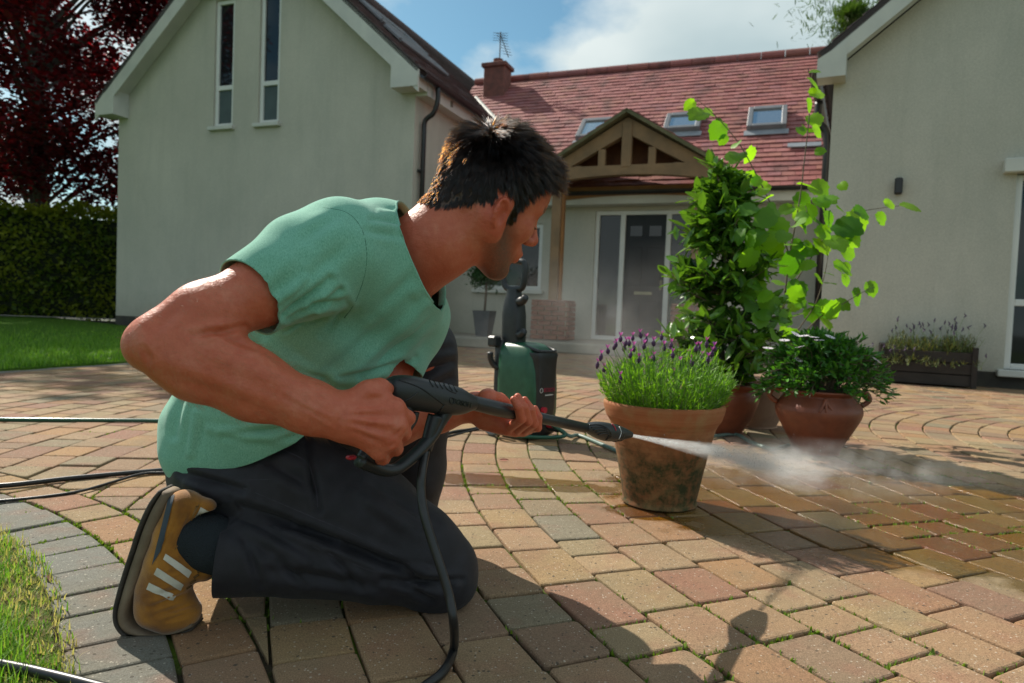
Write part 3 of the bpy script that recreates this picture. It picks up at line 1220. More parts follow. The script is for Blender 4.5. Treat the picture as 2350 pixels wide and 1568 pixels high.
# chimney with cap and pot
cq = on_roof(1142, 165)
cc = P(1142, 174, 15.6)
CH = M("chimney_brick", (.22, .085, .065), (.13, .06, .05), 9, .9, .5, 30)
chim = MB().box((cc[0], cc[1], cc[2] - .70), (.50, .42, 1.75), R, bev=.01)
chim.box((cc[0], cc[1], cc[2] + .18), (.60, .52, .09), R, bev=.01)
cho = chim.build("chimney", CH, mid_house)
link("chimney_pot", MB().tube([(cc[0], cc[1], cc[2] + .2), (cc[0], cc[1], cc[2] + .36)], .11, 14).mesh("chimney_pot", org), CH, cho)
# aerial on the chimney
AER = M("aerial_metal", (.10, .10, .10), rough=.4, metal=.6)
am = MB()
b0 = np.array([cc[0] + .03, cc[1], cc[2] + .22])
am.tube([b0, b0 + (0, 0, .75)], .013, 6)
boom0, boom1 = b0 + np.array([-.12, 0, 1.0]), b0 + np.array([.55, -.15, .28])
am.tube([b0 + (0, 0, .70), b0 + (.20, -.1, .16)], .010, 5)
for k in range(8):
    q = b0 + np.array([0, 0, .70]) + (np.array([.20, -.1, -.54])) * (k / 8)
    am.tube([q - (.10, .05, 0), q + (.10, .05, 0)], .006, 4)
for k in range(4):
    q = b0 + np.array([0, 0, 0.56 + k * .055])
    am.tube([q - (.17, 0, 0), q + (.17, 0, 0)], .005, 4)
tag(am.build("aerial", AER, None, origin=b0), "thin television aerial standing on the brick chimney", "aerial")

# porch: oak truss, tiled roof, posts on brick piers, step
OAK = M("weathered_oak", (.27, .165, .085), (.185, .12, .065), 3.5, .8, .35, 22, .012)
OAKN = M("fresh_oak", (.33, .155, .05), (.25, .11, .035), 4, .75, .3, 20)
porch = empty("porch", at(.03, -1.2, 0))
tag(porch, "oak framed porch with triangular truss on brick piers before the door", "porch")
B = -1.25
AZ, EZp, HWp = 3.60, 2.72, 1.36
cx0 = .03
Tp = (AZ - EZp) / HWp
mb = MB()
for s in (-1, 1):
    d_ = np.array([0, 0, -.24])
    q_low, q_top = at(cx0 + s * (HWp + .03), B, EZp + .02), at(cx0, B, AZ - .05)
    mb = MB().prism([q_low, q_top, q_top + d_, q_low + d_ * .75], v * .12)
    mb.build("rafter", OAK, porch, fix=True)
mb = MB()
top_z = 2.84
ars = np.linspace(-1.22, 1.22, 15)
poly = [at(cx0 + a, B - .012, top_z) for a in (1.22, -1.22)] + [at(cx0 + a, B - .012, 2.60 + .10 * (1 - (a / 1.22) ** 2)) for a in ars]
mb.prism(poly, v * .14)
mb.build("tie_beam", OAK, porch, fix=True)
mb = MB()
poly = [at(cx0 + a, B + .9, 2.70) for a in (1.22, -1.22)] + [at(cx0 + a, B + .9, 2.50 + .06 * (1 - (a / 1.22) ** 2)) for a in ars]
mb.prism(poly, v * .12)
mb.build("inner_beam", OAKN, porch, fix=True)
MB().box(at(cx0, B + .03, (top_z + AZ - .25) / 2 + .05), (.15, .1, AZ - top_z - .08), R, bev=.008).build("king_post", OAK, porch)
for a in (-.38, -.75, .38, .75):
    h_ = (AZ - abs(a) * Tp - .28) - top_z
    MB().box(at(cx0 + a, B + .05, top_z + h_ / 2), (.11, .08, h_ + .04), R, bev=.006).build("strut", OAK, porch)
# dark boarding behind the truss
mb = MB().prism([at(cx0 - 1.2, B + .45, 2.86), at(cx0 + 1.2, B + .45, 2.86), at(cx0, B + .45, AZ - .2)], v * .03)
mb.build("gable_boarding", M("stained_boards", (.16, .055, .02), (.09, .03, .014), 6, .8), porch, fix=True)
for s in (-1, 1):
    e_p = at(cx0 + s * (HWp + .1), B - .13, EZp + .04)
    r_p = at(cx0, B - .13, AZ + .05)
    ups_p = r_p - e_p
    Lp = np.linalg.norm(ups_p)
    ups_p /= Lp
    np_ = np.cross(v, ups_p)
    np_ = np_ if np_[2] > 0 else -np_
    dk = MB()
    dpt = 1.5
    dk.add([e_p - np_ * .05, e_p + v * dpt - np_ * .05, r_p + v * dpt - np_ * .05, r_p - np_ * .05, e_p, e_p + v * dpt, r_p + v * dpt, r_p],
           [(0, 1, 2, 3), (4, 7, 6, 5), (0, 4, 5, 1), (0, 3, 7, 4), (1, 5, 6, 2)])
    prf = dk.build("porch_roof", M("mossy_board", (.16, .14, .075), (.10, .10, .05), 8, .9), porch)
    roof_tiles(prf, e_p + v * .02, v, ups_p, np_, dpt, Lp, TILE_RED, .15, .2, keep=120)
for a in (-1.08, 1.10):
    MB().box(at(a, B + .22, (.76 + 2.66) / 2), (.15, .15, 2.66 - .76), R, bev=.01).build("post", OAK, porch)
    MB().box(at(a + .095, B + .24, (.76 + 2.60) / 2), (.04, .1, 2.60 - .76), R, bev=.006).build("post_trim", OAKN, porch)
    # brick pier laid brick by brick
    pier = MB().box(at(a, B + .22, .46), (.56, .40, .57), R).build("pier", M("lime_mortar", (.36, .31, .23), (.28, .24, .18), 30, .95, .4, 90), porch)
    bm_ = M("pier_brick", (.30, .15, .10), (.20, .085, .06), 14, .9, .5, 60)
    its = []
    for c_ in range(8):
        z = .20 + c_ * .075
        odd = c_ % 2
        for (face, wid) in (('f', .58), ('l', .42), ('r', .42)):
            x = -wid / 2 - (.11 if odd else 0)
            while x < wid / 2 - .02:
                x0, x1 = max(x, -wid / 2), min(x + .215, wid / 2)
                if x1 - x0 > .04:
                    b_ = MB()
                    if face == 'f':
                        b_.box(at(a + (x0 + x1) / 2, B + .22 - .20, z), (x1 - x0 - .012, .06, .062), R, bev=.004)
                    else:
                        sg = -1 if face == 'l' else 1
                        b_.box(at(a + sg * .28, B + .22 + (x0 + x1) / 2 + .02, z), (.06, x1 - x0 - .012, .062), R, bev=.004)
                    its.append((np.vstack(b_.v), b_.f, random.random()))
                x += .225
    share_out(pier, "brick", its, bm_, 300)
    MB().box(at(a, B + .22, .775), (.6, .44, .03), R, bev=.01).build("pier_cap", BLUEBRICK if False else M("pier_brick", (.3, .15, .1)), porch)
step = MB().box(at(.2, -.95, .08), (7.0, 1.9, .16), R, bev=.02)
step.build("front_step", M("stone_step", (.30, .27, .21), (.22, .205, .165), 4, .9, .3, 50), mid_house)

# ---------------------------------------------------------------- right house
TR = 27.0
at, u, v, R = frame((4.63, 6.97), TR)
GX0, GX1 = -1.37, 4.6
EZr = 3.34
right = empty("garage_house", at(0, 0, 0))
tag(right, "rendered gable house wall with small black lamp at the right edge", "house")
mb = MB()
TPr = math.tan(math.radians(39))
APr = EZr + (GX1 - GX0) / 2 * TPr
cxr = (GX0 + GX1) / 2
wh = (.33, 1.4, .19, 2.13)
wall_with_holes(mb, at, [(GX0, .15), (GX1, .15), (GX1, EZr), (cxr, APr), (GX0, EZr)], [wh], reveal=.13)
mb.add([at(GX0, 0, .15), at(GX0, 6, .15), at(GX0, 6, EZr), at(GX0, 0, EZr)], [(3, 2, 1, 0)])
mb.add([at(GX1, 0, .15), at(GX1, 6, .15), at(GX1, 6, EZr), at(GX1, 0, EZr)], [(0, 1, 2, 3)])
mb.build("wall", MATS["render_wall"], right)
mb = MB()
mb.box(at(cxr, .06, .05), (GX1 - GX0 - .04, .12, .22), R)
mb.box(at(GX0 + .09, 3, .05), (.12, 5.7, .22), R)
mb.build("plinth", BLUEBRICK, right)
window(right, at, u, v, R, *wh, bars=(.86,), rec=.07, fw=.06)
hd = MB().box(at(.86, -.03, 2.2), (1.3, .16, .14), R, bev=.01)
hd.build("hood", WHITE, right)
for s in (-1, 1):
    ax = GX0 if s < 0 else GX1
    ex = ax + s * .14
    e_p, r_p = at(ex, -.25, EZr + .14 - .14 * TPr + .1), at(cxr, -.25, APr + .26)
    ups_r = r_p - e_p
    Lr = np.linalg.norm(ups_r)
    ups_r /= Lr
    nr = np.cross(v, ups_r)
    nr = nr if nr[2] > 0 else -nr
    dk = MB()
    dpt = 6.2
    dk.add([e_p - nr * .06, e_p + v * dpt - nr * .06, r_p + v * dpt - nr * .06, r_p - nr * .06, e_p, e_p + v * dpt, r_p + v * dpt, r_p],
           [(0, 1, 2, 3), (4, 7, 6, 5), (0, 4, 5, 1), (0, 3, 7, 4), (1, 5, 6, 2)])
    rfr = dk.build("roof", M("roof_felt", (.05, .04, .04)), right)
    roof_tiles(rfr, e_p, v, ups_r, nr, dpt, Lr, TILE_DARK, .18, .3, keep=60 if s < 0 else 0)
    MB().prism([e_p - nr * .05, r_p - nr * .05, r_p + (0, 0, -.30), e_p + (0, 0, -.26)], v * .03).build("bargeboard", WHITE, right, fix=True)
    sgn = s
    MB().prism([at(ax - sgn * .12, -.262, EZr - .14), at(ax + sgn * .16, -.262, EZr - .14), at(ax + sgn * .16, -.262, EZr + .06), at(ax - sgn * .12, -.262, EZr + .22)], v * .26).build("eave_box", WHITE, right, fix=True)
    MB().add([at(ax, -.22, EZr + .02), at(ax, -.004, EZr + .02), at(cxr, -.004, APr + .02), at(cxr, -.22, APr + .02)], [(0, 1, 2, 3)]).build("soffit", WHITE, right)
# gutter and downpipe in the inner corner
gutter(right, at(GX0 - .2, -.2, EZr - .0), at(GX0 - .2, 5, EZr - .0), r=.06)
pp = spline([at(GX0 - .2, .9, EZr - .05), at(GX0 - .19, .9, EZr - .28), at(GX0 - .10, .9, EZr - .42), at(GX0 - .075, .9, EZr - .6)], 18)
pp = np.vstack([pp, at(GX0 - .075, .9, .05)])
MB().tube(pp, .048, 12).build("downpipe", BLACK, right, smooth=True)
# wall lamp
lp = at(-.69, -.05, 2.05)
lamp = empty("wall_lamp", lp)
tag(lamp, "small black box lamp fixed high on the right house wall", "lamp")
MB().box(lp, (.075, .075, .17), R, bev=.012).build("lamp_body", BLACK, lamp)
MB().box(lp + v * .04, (.06, .03, .08), R).build("wall_bracket", BLACK, lamp)

# ------------------------------------------------------------------ sculpting: distance fields turned into surfaces
class Field:
    def __init__(self, lo, hi, h):
        self.lo, self.h = np.asarray(lo, float), h
        self.n = np.ceil((np.asarray(hi, float) - self.lo) / h).astype(int) + 1
        self.D = np.full(self.n, 1.0, np.float32)

    def _sub(self, lo, hi):
        a = np.clip(np.floor((np.asarray(lo) - self.lo) / self.h).astype(int), 0, self.n)
        b = np.clip(np.ceil((np.asarray(hi) - self.lo) / self.h).astype(int) + 1, 0, self.n)
        sl = tuple(slice(int(x), int(y)) for x, y in zip(a, b))
        ax = [(self.lo[i] + self.h * np.arange(a[i], b[i])).astype(np.float32) for i in range(3)]
        return sl, ax

    def comb(self, sl, d, k, mode):
        A = self.D[sl]
        if A.size == 0:
            return
        if mode == 'sub':
            d = -d
            h = np.clip(.5 - .5 * (A - d) / k, 0, 1)
            self.D[sl] = A + (d - A) * h + k * h * (1 - h)
        else:
            h = np.clip(.5 + .5 * (A - d) / k, 0, 1)
            self.D[sl] = A + (d - A) * h - k * h * (1 - h)

    def cone(self, a, b, ra, rb, k=.02, mode='add', flat=None):
        """tapered capsule; flat=(direction, factor) thins it along a direction"""
        a, b = np.asarray(a, float), np.asarray(b, float)
        r = max(ra, rb)
        pad = r * (1 if flat is None else max(1, flat[1], 1 / flat[1])) + k + 3 * self.h
        sl, (X, Y, Z) = self._sub(np.minimum(a, b) - pad, np.maximum(a, b) + pad)
        ba = b - a
        L2 = ba @ ba + 1e-12
        X, Y, Z = X[:, None, None] - a[0], Y[None, :, None] - a[1], Z[None, None, :] - a[2]
        t = np.clip((X * ba[0] + Y * ba[1] + Z * ba[2]) / L2, 0, 1)
        X, Y, Z = X - t * ba[0], Y - t * ba[1], Z - t * ba[2]
        d2 = X * X + Y * Y + Z * Z
        if flat is not None:
            n = np.asarray(flat[0], float)
            n = n / np.linalg.norm(n)
            q = X * n[0] + Y * n[1] + Z * n[2]
            d2 = d2 + q * q * ((1 / flat[1]) ** 2 - 1)
        self.comb(sl, (np.sqrt(d2) - (ra + (rb - ra) * t)).astype(np.float32), k, mode)

    def chain(self, pts, rs, k=.02, mode='add', flat=None):
        for i in range(len(pts) - 1):
            self.cone(pts[i], pts[i + 1], rs[i], rs[i + 1], k, mode, flat)

    def ell(self, c, rad, R=None, k=.02, mode='add'):
        c, rad = np.asarray(c, float), np.asarray(rad, float)
        pad = rad.max() + k + 3 * self.h
        sl, (X, Y, Z) = self._sub(c - pad, c + pad)
        X, Y, Z = X[:, None, None] - c[0], Y[None, :, None] - c[1], Z[None, None, :] - c[2]
        if R is not None:
            X, Y, Z = (R[0, i] * X + R[1, i] * Y + R[2, i] * Z for i in range(3))
        k0 = np.sqrt((X / rad[0]) ** 2 + (Y / rad[1]) ** 2 + (Z / rad[2]) ** 2)
        k1 = np.sqrt((X / rad[0] ** 2) ** 2 + (Y / rad[1] ** 2) ** 2 + (Z / rad[2] ** 2) ** 2) + 1e-9
        self.comb(sl, (k0 * (k0 - 1) / k1).astype(np.float32), k, mode)

    def surface(self, smooth=2):
        """naive surface nets"""
        D = self.D
        D = np.pad(D, 1, constant_values=1.0)
        S = D < 0
        c = S[:-1, :-1, :-1].astype(np.int8)
        for i in range(2):
            for j in range(2):
                for k in range(2):
                    if i + j + k:
                        c = c + S[i:S.shape[0] - 1 + i, j:S.shape[1] - 1 + j, k:S.shape[2] - 1 + k]
        act = (c > 0) & (c < 8)
        idx = np.argwhere(act)
        ids = np.full(act.shape, -1, np.int64)
        ids[act] = np.arange(len(idx))
        acc = np.zeros((len(idx), 3))
        cnt = np.zeros(len(idx))
        corners = [(i, j, k) for i in range(2) for j in range(2) for k in range(2)]
        vals = {q: D[idx[:, 0] + q[0], idx[:, 1] + q[1], idx[:, 2] + q[2]] for q in corners}
        for a in corners:
            for ax in range(3):
                if a[ax]:
                    continue
                b = list(a)
                b[ax] = 1
                va, vb = vals[a], vals[tuple(b)]
                m_ = (va < 0) != (vb < 0)
                t = np.where(m_, va / np.where(va - vb == 0, 1, va - vb), 0)
                p = np.tile(np.array(a, float), (len(idx), 1))
                p[:, ax] += t
                acc += p * m_[:, None]
                cnt += m_
        V = (idx + acc / np.maximum(cnt, 1)[:, None] - 1) * self.h + self.lo
        Fs = []
        for ax in range(3):
            o1, o2 = [(1, 2), (2, 0), (0, 1)][ax]
            sl0 = [slice(1, -1)] * 3
            sl1 = [slice(1, -1)] * 3
            sl0[ax] = slice(0, -1)
            sl1[ax] = slice(1, None)
            a, b = S[tuple(sl0)], S[tuple(sl1)]
            off = np.array([1, 1, 1])
            off[ax] = 0
            for sign in (0, 1):
                e_ = np.argwhere((a & ~b) if sign == 0 else (~a & b)) + off
                if not len(e_):
                    continue
                def cell(d1, d2):
                    q = e_.copy()
                    q[:, o1] -= d1
                    q[:, o2] -= d2
                    return ids[q[:, 0], q[:, 1], q[:, 2]]
                quad = np.stack([cell(1, 1), cell(0, 1), cell(0, 0), cell(1, 0)], 1)
                if sign:
                    quad = quad[:, ::-1]
                Fs.append(quad)
        Fq = np.vstack(Fs)
        Fq = Fq[(Fq >= 0).all(1)]
        # light smoothing to take out the stair steps
        E_ = np.vstack([Fq[:, [0, 1]], Fq[:, [1, 2]], Fq[:, [2, 3]], Fq[:, [3, 0]]])
        for it in range(smooth):
            s = np.zeros_like(V)
            n_ = np.zeros(len(V))
            for ax in range(3):
                s[:, ax] = np.bincount(E_[:, 0], V[E_[:, 1], ax], len(V)) + np.bincount(E_[:, 1], V[E_[:, 0], ax], len(V))
            n_ = np.bincount(E_[:, 0], minlength=len(V)) + np.bincount(E_[:, 1], minlength=len(V))
            lam = .5 if it % 2 == 0 else -.45
            V = V + lam * (s / np.maximum(n_, 1)[:, None] - V)
        return V, Fq


def vnormals(V, Fq):
    n = np.cross(V[Fq[:, 2]] - V[Fq[:, 0]], V[Fq[:, 3]] - V[Fq[:, 1]])
    N = np.zeros_like(V)
    for i in range(4):
        for ax in range(3):
            N[:, ax] += np.bincount(Fq[:, i], n[:, ax], len(V))
    return N / (np.linalg.norm(N, axis=1)[:, None] + 1e-12)


def seg_dist(V, a, b):
    ba = b - a
    t = np.clip(((V - a) @ ba) / (ba @ ba), 0, 1)
    return np.linalg.norm(V - a - t[:, None] * ba, axis=1), t


def np_mesh(name, V, Fq, attrs=None, smooth=True):
    me = bpy.data.meshes.new(name)
    Fq = np.asarray(Fq)
    me.vertices.add(len(V))
    me.vertices.foreach_set("co", np.asarray(V, np.float32).ravel())
    k = Fq.shape[1]
    me.loops.add(Fq.size)
    me.loops.foreach_set("vertex_index", Fq.ravel().astype(np.int32))
    me.polygons.add(len(Fq))
    me.polygons.foreach_set("loop_start", np.arange(0, Fq.size, k, dtype=np.int32))
    me.polygons.foreach_set("loop_total", np.full(len(Fq), k, np.int32))
    me.update(calc_edges=True)
    me.validate()
    if smooth:
        me.polygons.foreach_set("use_smooth", [True] * len(me.polygons))
    for a, val in (attrs or {}).items():
        at_ = me.attributes.new(a, 'FLOAT', 'POINT')
        at_.data.foreach_set("value", np.asarray(val, np.float32))
    return me


def bisect(me, co, no, near=None):
    """trim a mesh by a plane, only for the geometry within near=(centre, radius)"""
    bm = bmesh.new()
    bm.from_mesh(me)
    if near is None:
        geom = bm.verts[:] + bm.edges[:] + bm.faces[:]
    else:
        c, r = Vector(near[0]), near[1]
        zm = near[2] if len(near) > 2 else 9
        fs = [f for f in bm.faces if (f.calc_center_median() - c).length < r and f.calc_center_median().z < zm]
        es = list({e_ for f in fs for e_ in f.edges})
        vs = list({v_ for f in fs for v_ in f.verts})
        geom = vs + es + fs
    bmesh.ops.bisect_plane(bm, geom=geom, plane_co=Vector(co), plane_no=Vector(no), clear_outer=True)
    bm.to_mesh(me)
    bm.free()

# ------------------------------------------------------------------ the kneeling man
GA, GN = P(900, 900, 1.07), P(1440, 992, 1.52)
_gd = (GN - GA) * np.array([1, 1, 0])
_gd /= np.linalg.norm(_gd)
GUN_N = np.cross(_gd, [0, 0, 1.0])           # lateral axis of the gun, pointing towards the camera
GUN_D = (GN - GA) / np.linalg.norm(GN - GA)


def gp(x, y, off=0.0):
    """pixel on the gun's upright plane, moved sideways by off metres (towards the camera)"""
    d = ray(x, y)
    k = ((GA + GUN_N * off - CO) @ GUN_N) / (d @ GUN_N)
    return CO + d * k


def px_folds(V_, N_, folds, k=1.0):
    """press creases into the cloth along lines; only the side turned to the viewer's half of the body"""
    face = np.clip(-(N_ @ _fw) * 3, 0, 1)
    for (x0, y0), (x1, y1), wpx, amp in folds:
        uv_ = proj(V_)
        a_, b_ = np.array([x0, y0]), np.array([x1, y1])
        t_ = np.clip(((uv_ - a_) @ (b_ - a_)) / ((b_ - a_) @ (b_ - a_)), 0, 1)
        d_ = np.linalg.norm(uv_ - a_ - t_[:, None] * (b_ - a_), axis=1)
        sh = np.exp(-(d_ / wpx) ** 2) - .45 * np.exp(-((d_ - wpx * 1.9) / wpx) ** 2)
        V_ = V_ + N_ * (k * amp * sh * face * np.sin(np.pi * np.clip(t_, .1, .9)) ** .6)[:, None]
    return V_


SKIN = bpy.data.materials.new("skin")
t = NT(SKIN)
pos = t.pos()
n1_ = t.noise(pos, 55, 6, .7)
n2_ = t.noise(pos, 420, 3)
red = t.attr("red", 2)
beard = t.attr("beard", 2)
c = t.mix(t.ramp(n1_, .35, .7), (.53, .142, .072), (.46, .10, .048))
pal = t.ramp(t.noise(t.mapping(pos, loc=(4, 1, 2)), 26, 5, .65), .5, .72)
c = t.mix(t.math('MULTIPLY', pal, .5), c, (.60, .24, .145))
c = t.mix(t.math('MULTIPLY', red, .65), c, (.52, .10, .055))
c = t.mix(t.math('MULTIPLY', t.ramp(n2_, .45, .75), .25), c, (.40, .11, .06))
stub = t.ramp(t.noise(pos, 900, 2, .7), .42, .6)
c = t.mix(t.math('MULTIPLY', beard, t.math('ADD', t.math('MULTIPLY', stub, .6), .62)), c, (.085, .05, .035))
t.set(color=c, rough=.48, spec=.4, sss=.18)
t.b.inputs["Subsurface Radius"].default_value = (.9, .35, .2)
t.b.inputs["Subsurface Scale"].default_value = .008
hb = t.math('ADD', t.math('MULTIPLY', n2_, .35), t.noise(pos, 130, 4))
t.bump(hb, .42, .0032)
MATS["skin"] = SKIN

# ---- head, in its own frame: x to the nose, y to his left, z to the crown
HY, HPt, HRl = math.radians(32), math.radians(21), math.radians(13.2)
hf = np.array([math.cos(HY) * math.cos(HPt), math.sin(HY) * math.cos(HPt), -math.sin(HPt)])
hl = np.array([-math.sin(HY), math.cos(HY), 0.0])
hu = np.cross(hf, hl)
hl, hu = hl * math.cos(HRl) + hu * math.sin(HRl), hu * math.cos(HRl) - hl * math.sin(HRl)
HR = np.column_stack([hf, hl, hu])
HS = .955
HC0 = P(1121, 460, 1.215)


def hw(p):
    return HC0 + HR @ (np.asarray(p, float) * HS)


# neck (to be sunk into the collar)
nb = HR.T @ (P(925, 612, 1.215) - HC0) / HS
nm_ = HR.T @ (P(1010, 560, 1.19) - HC0) / HS
lo = np.minimum(np.minimum(nb - .085, HR.T @ (P(905, 572, 1.19) - HC0) / HS - .06), (-.17, -.12, -.20))
big = Field(lo, (.16, .12, .17), .0024)

def head_prims(f):
    f.ell((-.003, 0, .042), (.096, .077, .086), k=.001)
    f.ell((-.036, 0, .010), (.060, .069, .070), k=.03)
    f.ell((.052, 0, .050), (.050, .058, .042), k=.03)
    f.ell((.042, 0, -.005), (.052, .061, .082), k=.03)
    for s in (-1, 1):
        f.cone((.000, s * .058, -.050), (.072, s * .014, -.106), .021, .017, .022)
        f.cone((-.002, s * .060, -.005), (.000, s * .058, -.055), .022, .020, .02)
        f.ell((.060, s * .045, -.022), (.026, .022, .024), k=.022)
        f.cone((.093, s * .010, .025), (.072, s * .046, .026), .0105, .010, .016)
    f.ell((.038, 0, -.072), (.050, .046, .044), k=.025)
    f.ell((.083, 0, -.104), (.017, .020, .017), k=.018)
    # neck with the muscle that runs from behind the ear
    f.cone((-.030, 0, -.045), nm_, .060, .060, .03)
    f.cone(nm_, nb, .060, .076, .03)
    f.cone((-.050, 0, -.005), (nm_ + nb) / 2 + (-.010, 0, .008), .040, .045, .03)
    f.cone((-.018, -.062, -.035), nb + (.05, -.02, 0), .020, .018, .02)
    f.cone((-.018, .062, -.035), nb + (.05, .02, 0), .020, .018, .02)
    f.cone((-.050, 0, -.050), HR.T @ (P(915, 590, 1.19) - HC0) / HS, .032, .046, .03)
    f.ell((nm_ * .55 + nb * .45) + (.058, 0, .006), (.016, .014, .02), k=.02)
    for s in (-1, 1):
        f.ell((.104, s * .032, .004), (.020, .020, .013), k=.016, mode='sub')
        f.ell((.0765, s * .032, .003), (.0145, .0155, .0125), k=.003)
        f.cone((.089, s * .024, .0085), (.083, s * .044, .006), .004, .0035, .004)
    f.cone((.094, 0, .018), (.119, 0, -.021), .0085, .0105, .014)
    f.ell((.1185, 0, -.025), (.0115, .0115, .0105), k=.008)
    for s in (-1, 1):
        f.ell((.1060, s * .0135, -.030), (.0115, .0078, .0088), k=.006)
        f.ell((.1095, s * .0075, -.0400), (.0065, .0038, .005), k=.003, mode='sub')
    f.ell((.083, 0, -.062), (.026, .030, .022), k=.016)
    for s in (-1, 1):
        f.cone((.1005, s * .018, -.0605), (.1045, 0, -.0585), .0055, .0065, .006)
        f.cone((.0975, s * .015, -.0725), (.1015, 0, -.0725), .0055, .0068, .006)
    f.cone((.1065, -.020, -.0660), (.1065, .020, -.0660), .0022, .0022, .003, 'sub')
    f.cone((.097, -.012, -.084), (.097, .012, -.084), .004, .004, .008, 'sub')
    # ears: shell, rim, lobe, hollow
    for s in (-1, 1):
        th = math.radians(26) * (-1 if s > 0 else 1)
        Re = np.array([[math.cos(th), -math.sin(th), 0], [math.sin(th), math.cos(th), 0], [0, 0, 1]])
        tl = math.radians(-12)
        Rt = np.array([[math.cos(tl), 0, math.sin(tl)], [0, 1, 0], [-math.sin(tl), 0, math.cos(tl)]])
        Re = Re @ Rt
        c_ = np.array([-.007, s * .0805, -.021])
        f.ell(c_, (.0165, .0060, .027), Re, k=.005)
        ring = []
        for q in np.linspace(math.radians(-60), math.radians(215), 14):
            ring.append(c_ + Re @ np.array([.0152 * math.cos(q) * -1, s * .0050, .0258 * math.sin(q)]))
        f.chain(ring, [.0038] * len(ring), k=.003)
        f.ell(c_ + Re @ np.array([.004, s * .001, -.030]), (.0085, .0055, .009), Re, k=.006)
        f.ell(c_ + Re @ np.array([.003, s * .0085, .000]), (.0088, .0075, .0150), Re, k=.005, mode='sub')
        f.ell(c_ + Re @ np.array([-.0065, s * .0085, .0155]), (.0055, .005, .0095), Re, k=.004, mode='sub')
        f.cone(c_ + Re @ np.array([.013, s * .002, -.002]), c_ + Re @ np.array([.012, s * .003, -.012]), .005, .0045, .004)


head_prims(big)
hv, hq = big.surface(2)
# features as vertex weights in the head frame
x_, y_, z_ = hv.T
# beard: jaw, chin, upper lip, fading up to the sideburn and down the throat
d_jaw = np.minimum(seg_dist(hv, np.array([-.002, -.07, -.03]), np.array([.075, -.02, -.108]))[0], seg_dist(hv, np.array([-.002, .07, -.03]), np.array([.075, .02, -.108]))[0])
bd = np.clip(1 - (d_jaw - .012) / .03, 0, 1)
bd = np.maximum(bd, np.clip(1 - (np.linalg.norm(hv - (.088, 0, -.098), axis=1) - .018) / .022, 0, 1))
lipd = np.linalg.norm((hv - (.104, 0, -.050)) * (1, .8, 1.6), axis=1)
bd = np.maximum(bd, np.clip(1 - (lipd - .010) / .014, 0, 1) * .9)
bd = bd * np.clip((.0 - z_ + .004) / .03, 0, 1)
lips = (np.abs(z_ + .0665) < .0125) & (x_ > .092) & (np.abs(y_) < .024)
bd[lips] *= .15
brow = np.zeros(len(hv))
for s in (-1, 1):
    d_, t_ = seg_dist(hv, np.array([.103, s * .010, .0265]), np.array([.082, s * .048, .030]))
    brow = np.maximum(brow, np.clip(1 - (d_ - .0055) / .004, 0, 1))
bd = bd * (np.abs(y_) < .0735)
bd = np.maximum(bd, brow * 1.4)
hline = np.where(x_ > .03, .054 + (x_ - .03) * .45, np.where(x_ > -.022, .016, -.004 - (-x_ - .022) * .80))
soft = np.clip((z_ - hline) / .012 + .35, 0, 1)
side_b = np.clip(1 - (np.abs(x_ - .018) - .010) / .005, 0, 1) * np.clip((z_ + .026) / .010, 0, 1)
soft = np.maximum(soft, side_b)
soft *= ((np.abs(y_) < .0775) | (z_ > .028)) & (z_ > -.062)
hair_m = soft > .5
bd = np.maximum(bd, soft * 2.2)
ear_w = np.clip((np.abs(y_) - .074) / .008, 0, 1) * (z_ > -.06) * (z_ < .03)
redw = np.clip(ear_w * .9 + lips * .9 + np.clip((x_ - .105) / .015, 0, 1) * (z_ < -.01) * .6 + np.clip((-.06 - x_) / .04, 0, 1) * .0 + np.clip((-.09 - z_) / .06, 0, 1) * (x_ < .03) * .65, 0, 1)
HEADV, HEADF = hv, hq
head_w = HC0 + (HR @ (hv * HS).T).T

# ---- right arm and hand (nearest the camera)
RS, RE = P(775, 565, 1.10), P(352, 786, .935)
armb = Field(P(280, 1060, 1.0) - .12, P(960, 600, 1.05) + .16, .0032)
armb = Field((-.60, .84, .27), (-.14, 1.16, .72), .0032)
f = armb
f.chain([RS, P(600, 668, 1.015), P(470, 728, .965), P(368, 780, .935)], [.050, .0455, .0440, .0345], .03)
f.cone(P(356, 790, .935), P(332, 792, .935), .033, .0255, .02)
f.chain([P(370, 795, .935), P(455, 832, .945), P(590, 888, .965), P(715, 936, .98), P(790, 962, .99)], [.035, .0475, .0430, .0335, .0295], .03)
f.cone(P(420, 770, .945), P(560, 850, .955), .026, .030, .03)
WR = P(795, 962, .992)
mcp = [P(908, 938, 1.005), P(914, 977, .998), P(898, 1013, .996), P(870, 1038, 1.0)]
for q, r_ in zip(mcp, (.0140, .0145, .0138, .0128)):
    f.cone(WR + (q - WR) * .05, q, .021, r_, .016)
f.cone(WR, P(870, 975, 1.008), .028, .022, .02)
fing = [
    [mcp[0], P(936, 960, 1.03), P(926, 978, 1.06), P(905, 980, 1.075)],
    [mcp[1], P(926, 995, 1.028), P(908, 1008, 1.062), P(885, 1000, 1.075)],
    [mcp[2], P(908, 1030, 1.028), P(890, 1038, 1.06), P(868, 1030, 1.073)],
    [mcp[3], P(880, 1052, 1.030), P(864, 1056, 1.055), P(845, 1046, 1.066)]]
for ch, r0 in zip(fing, (.0108, .0112, .0106, .0095)):
    f.chain(ch, [r0 + .001, r0, r0 * .92, r0 * .8], .006)
f.chain([P(808, 925, 1.0), P(846, 902, 1.003), P(872, 893, 1.02), P(888, 893, 1.05)], [.020, .0165, .0135, .011], .014)
f.cone(P(850, 908, 1.005), P(900, 935, 1.01), .011, .012, .016)
rv, rq = f.surface(2)
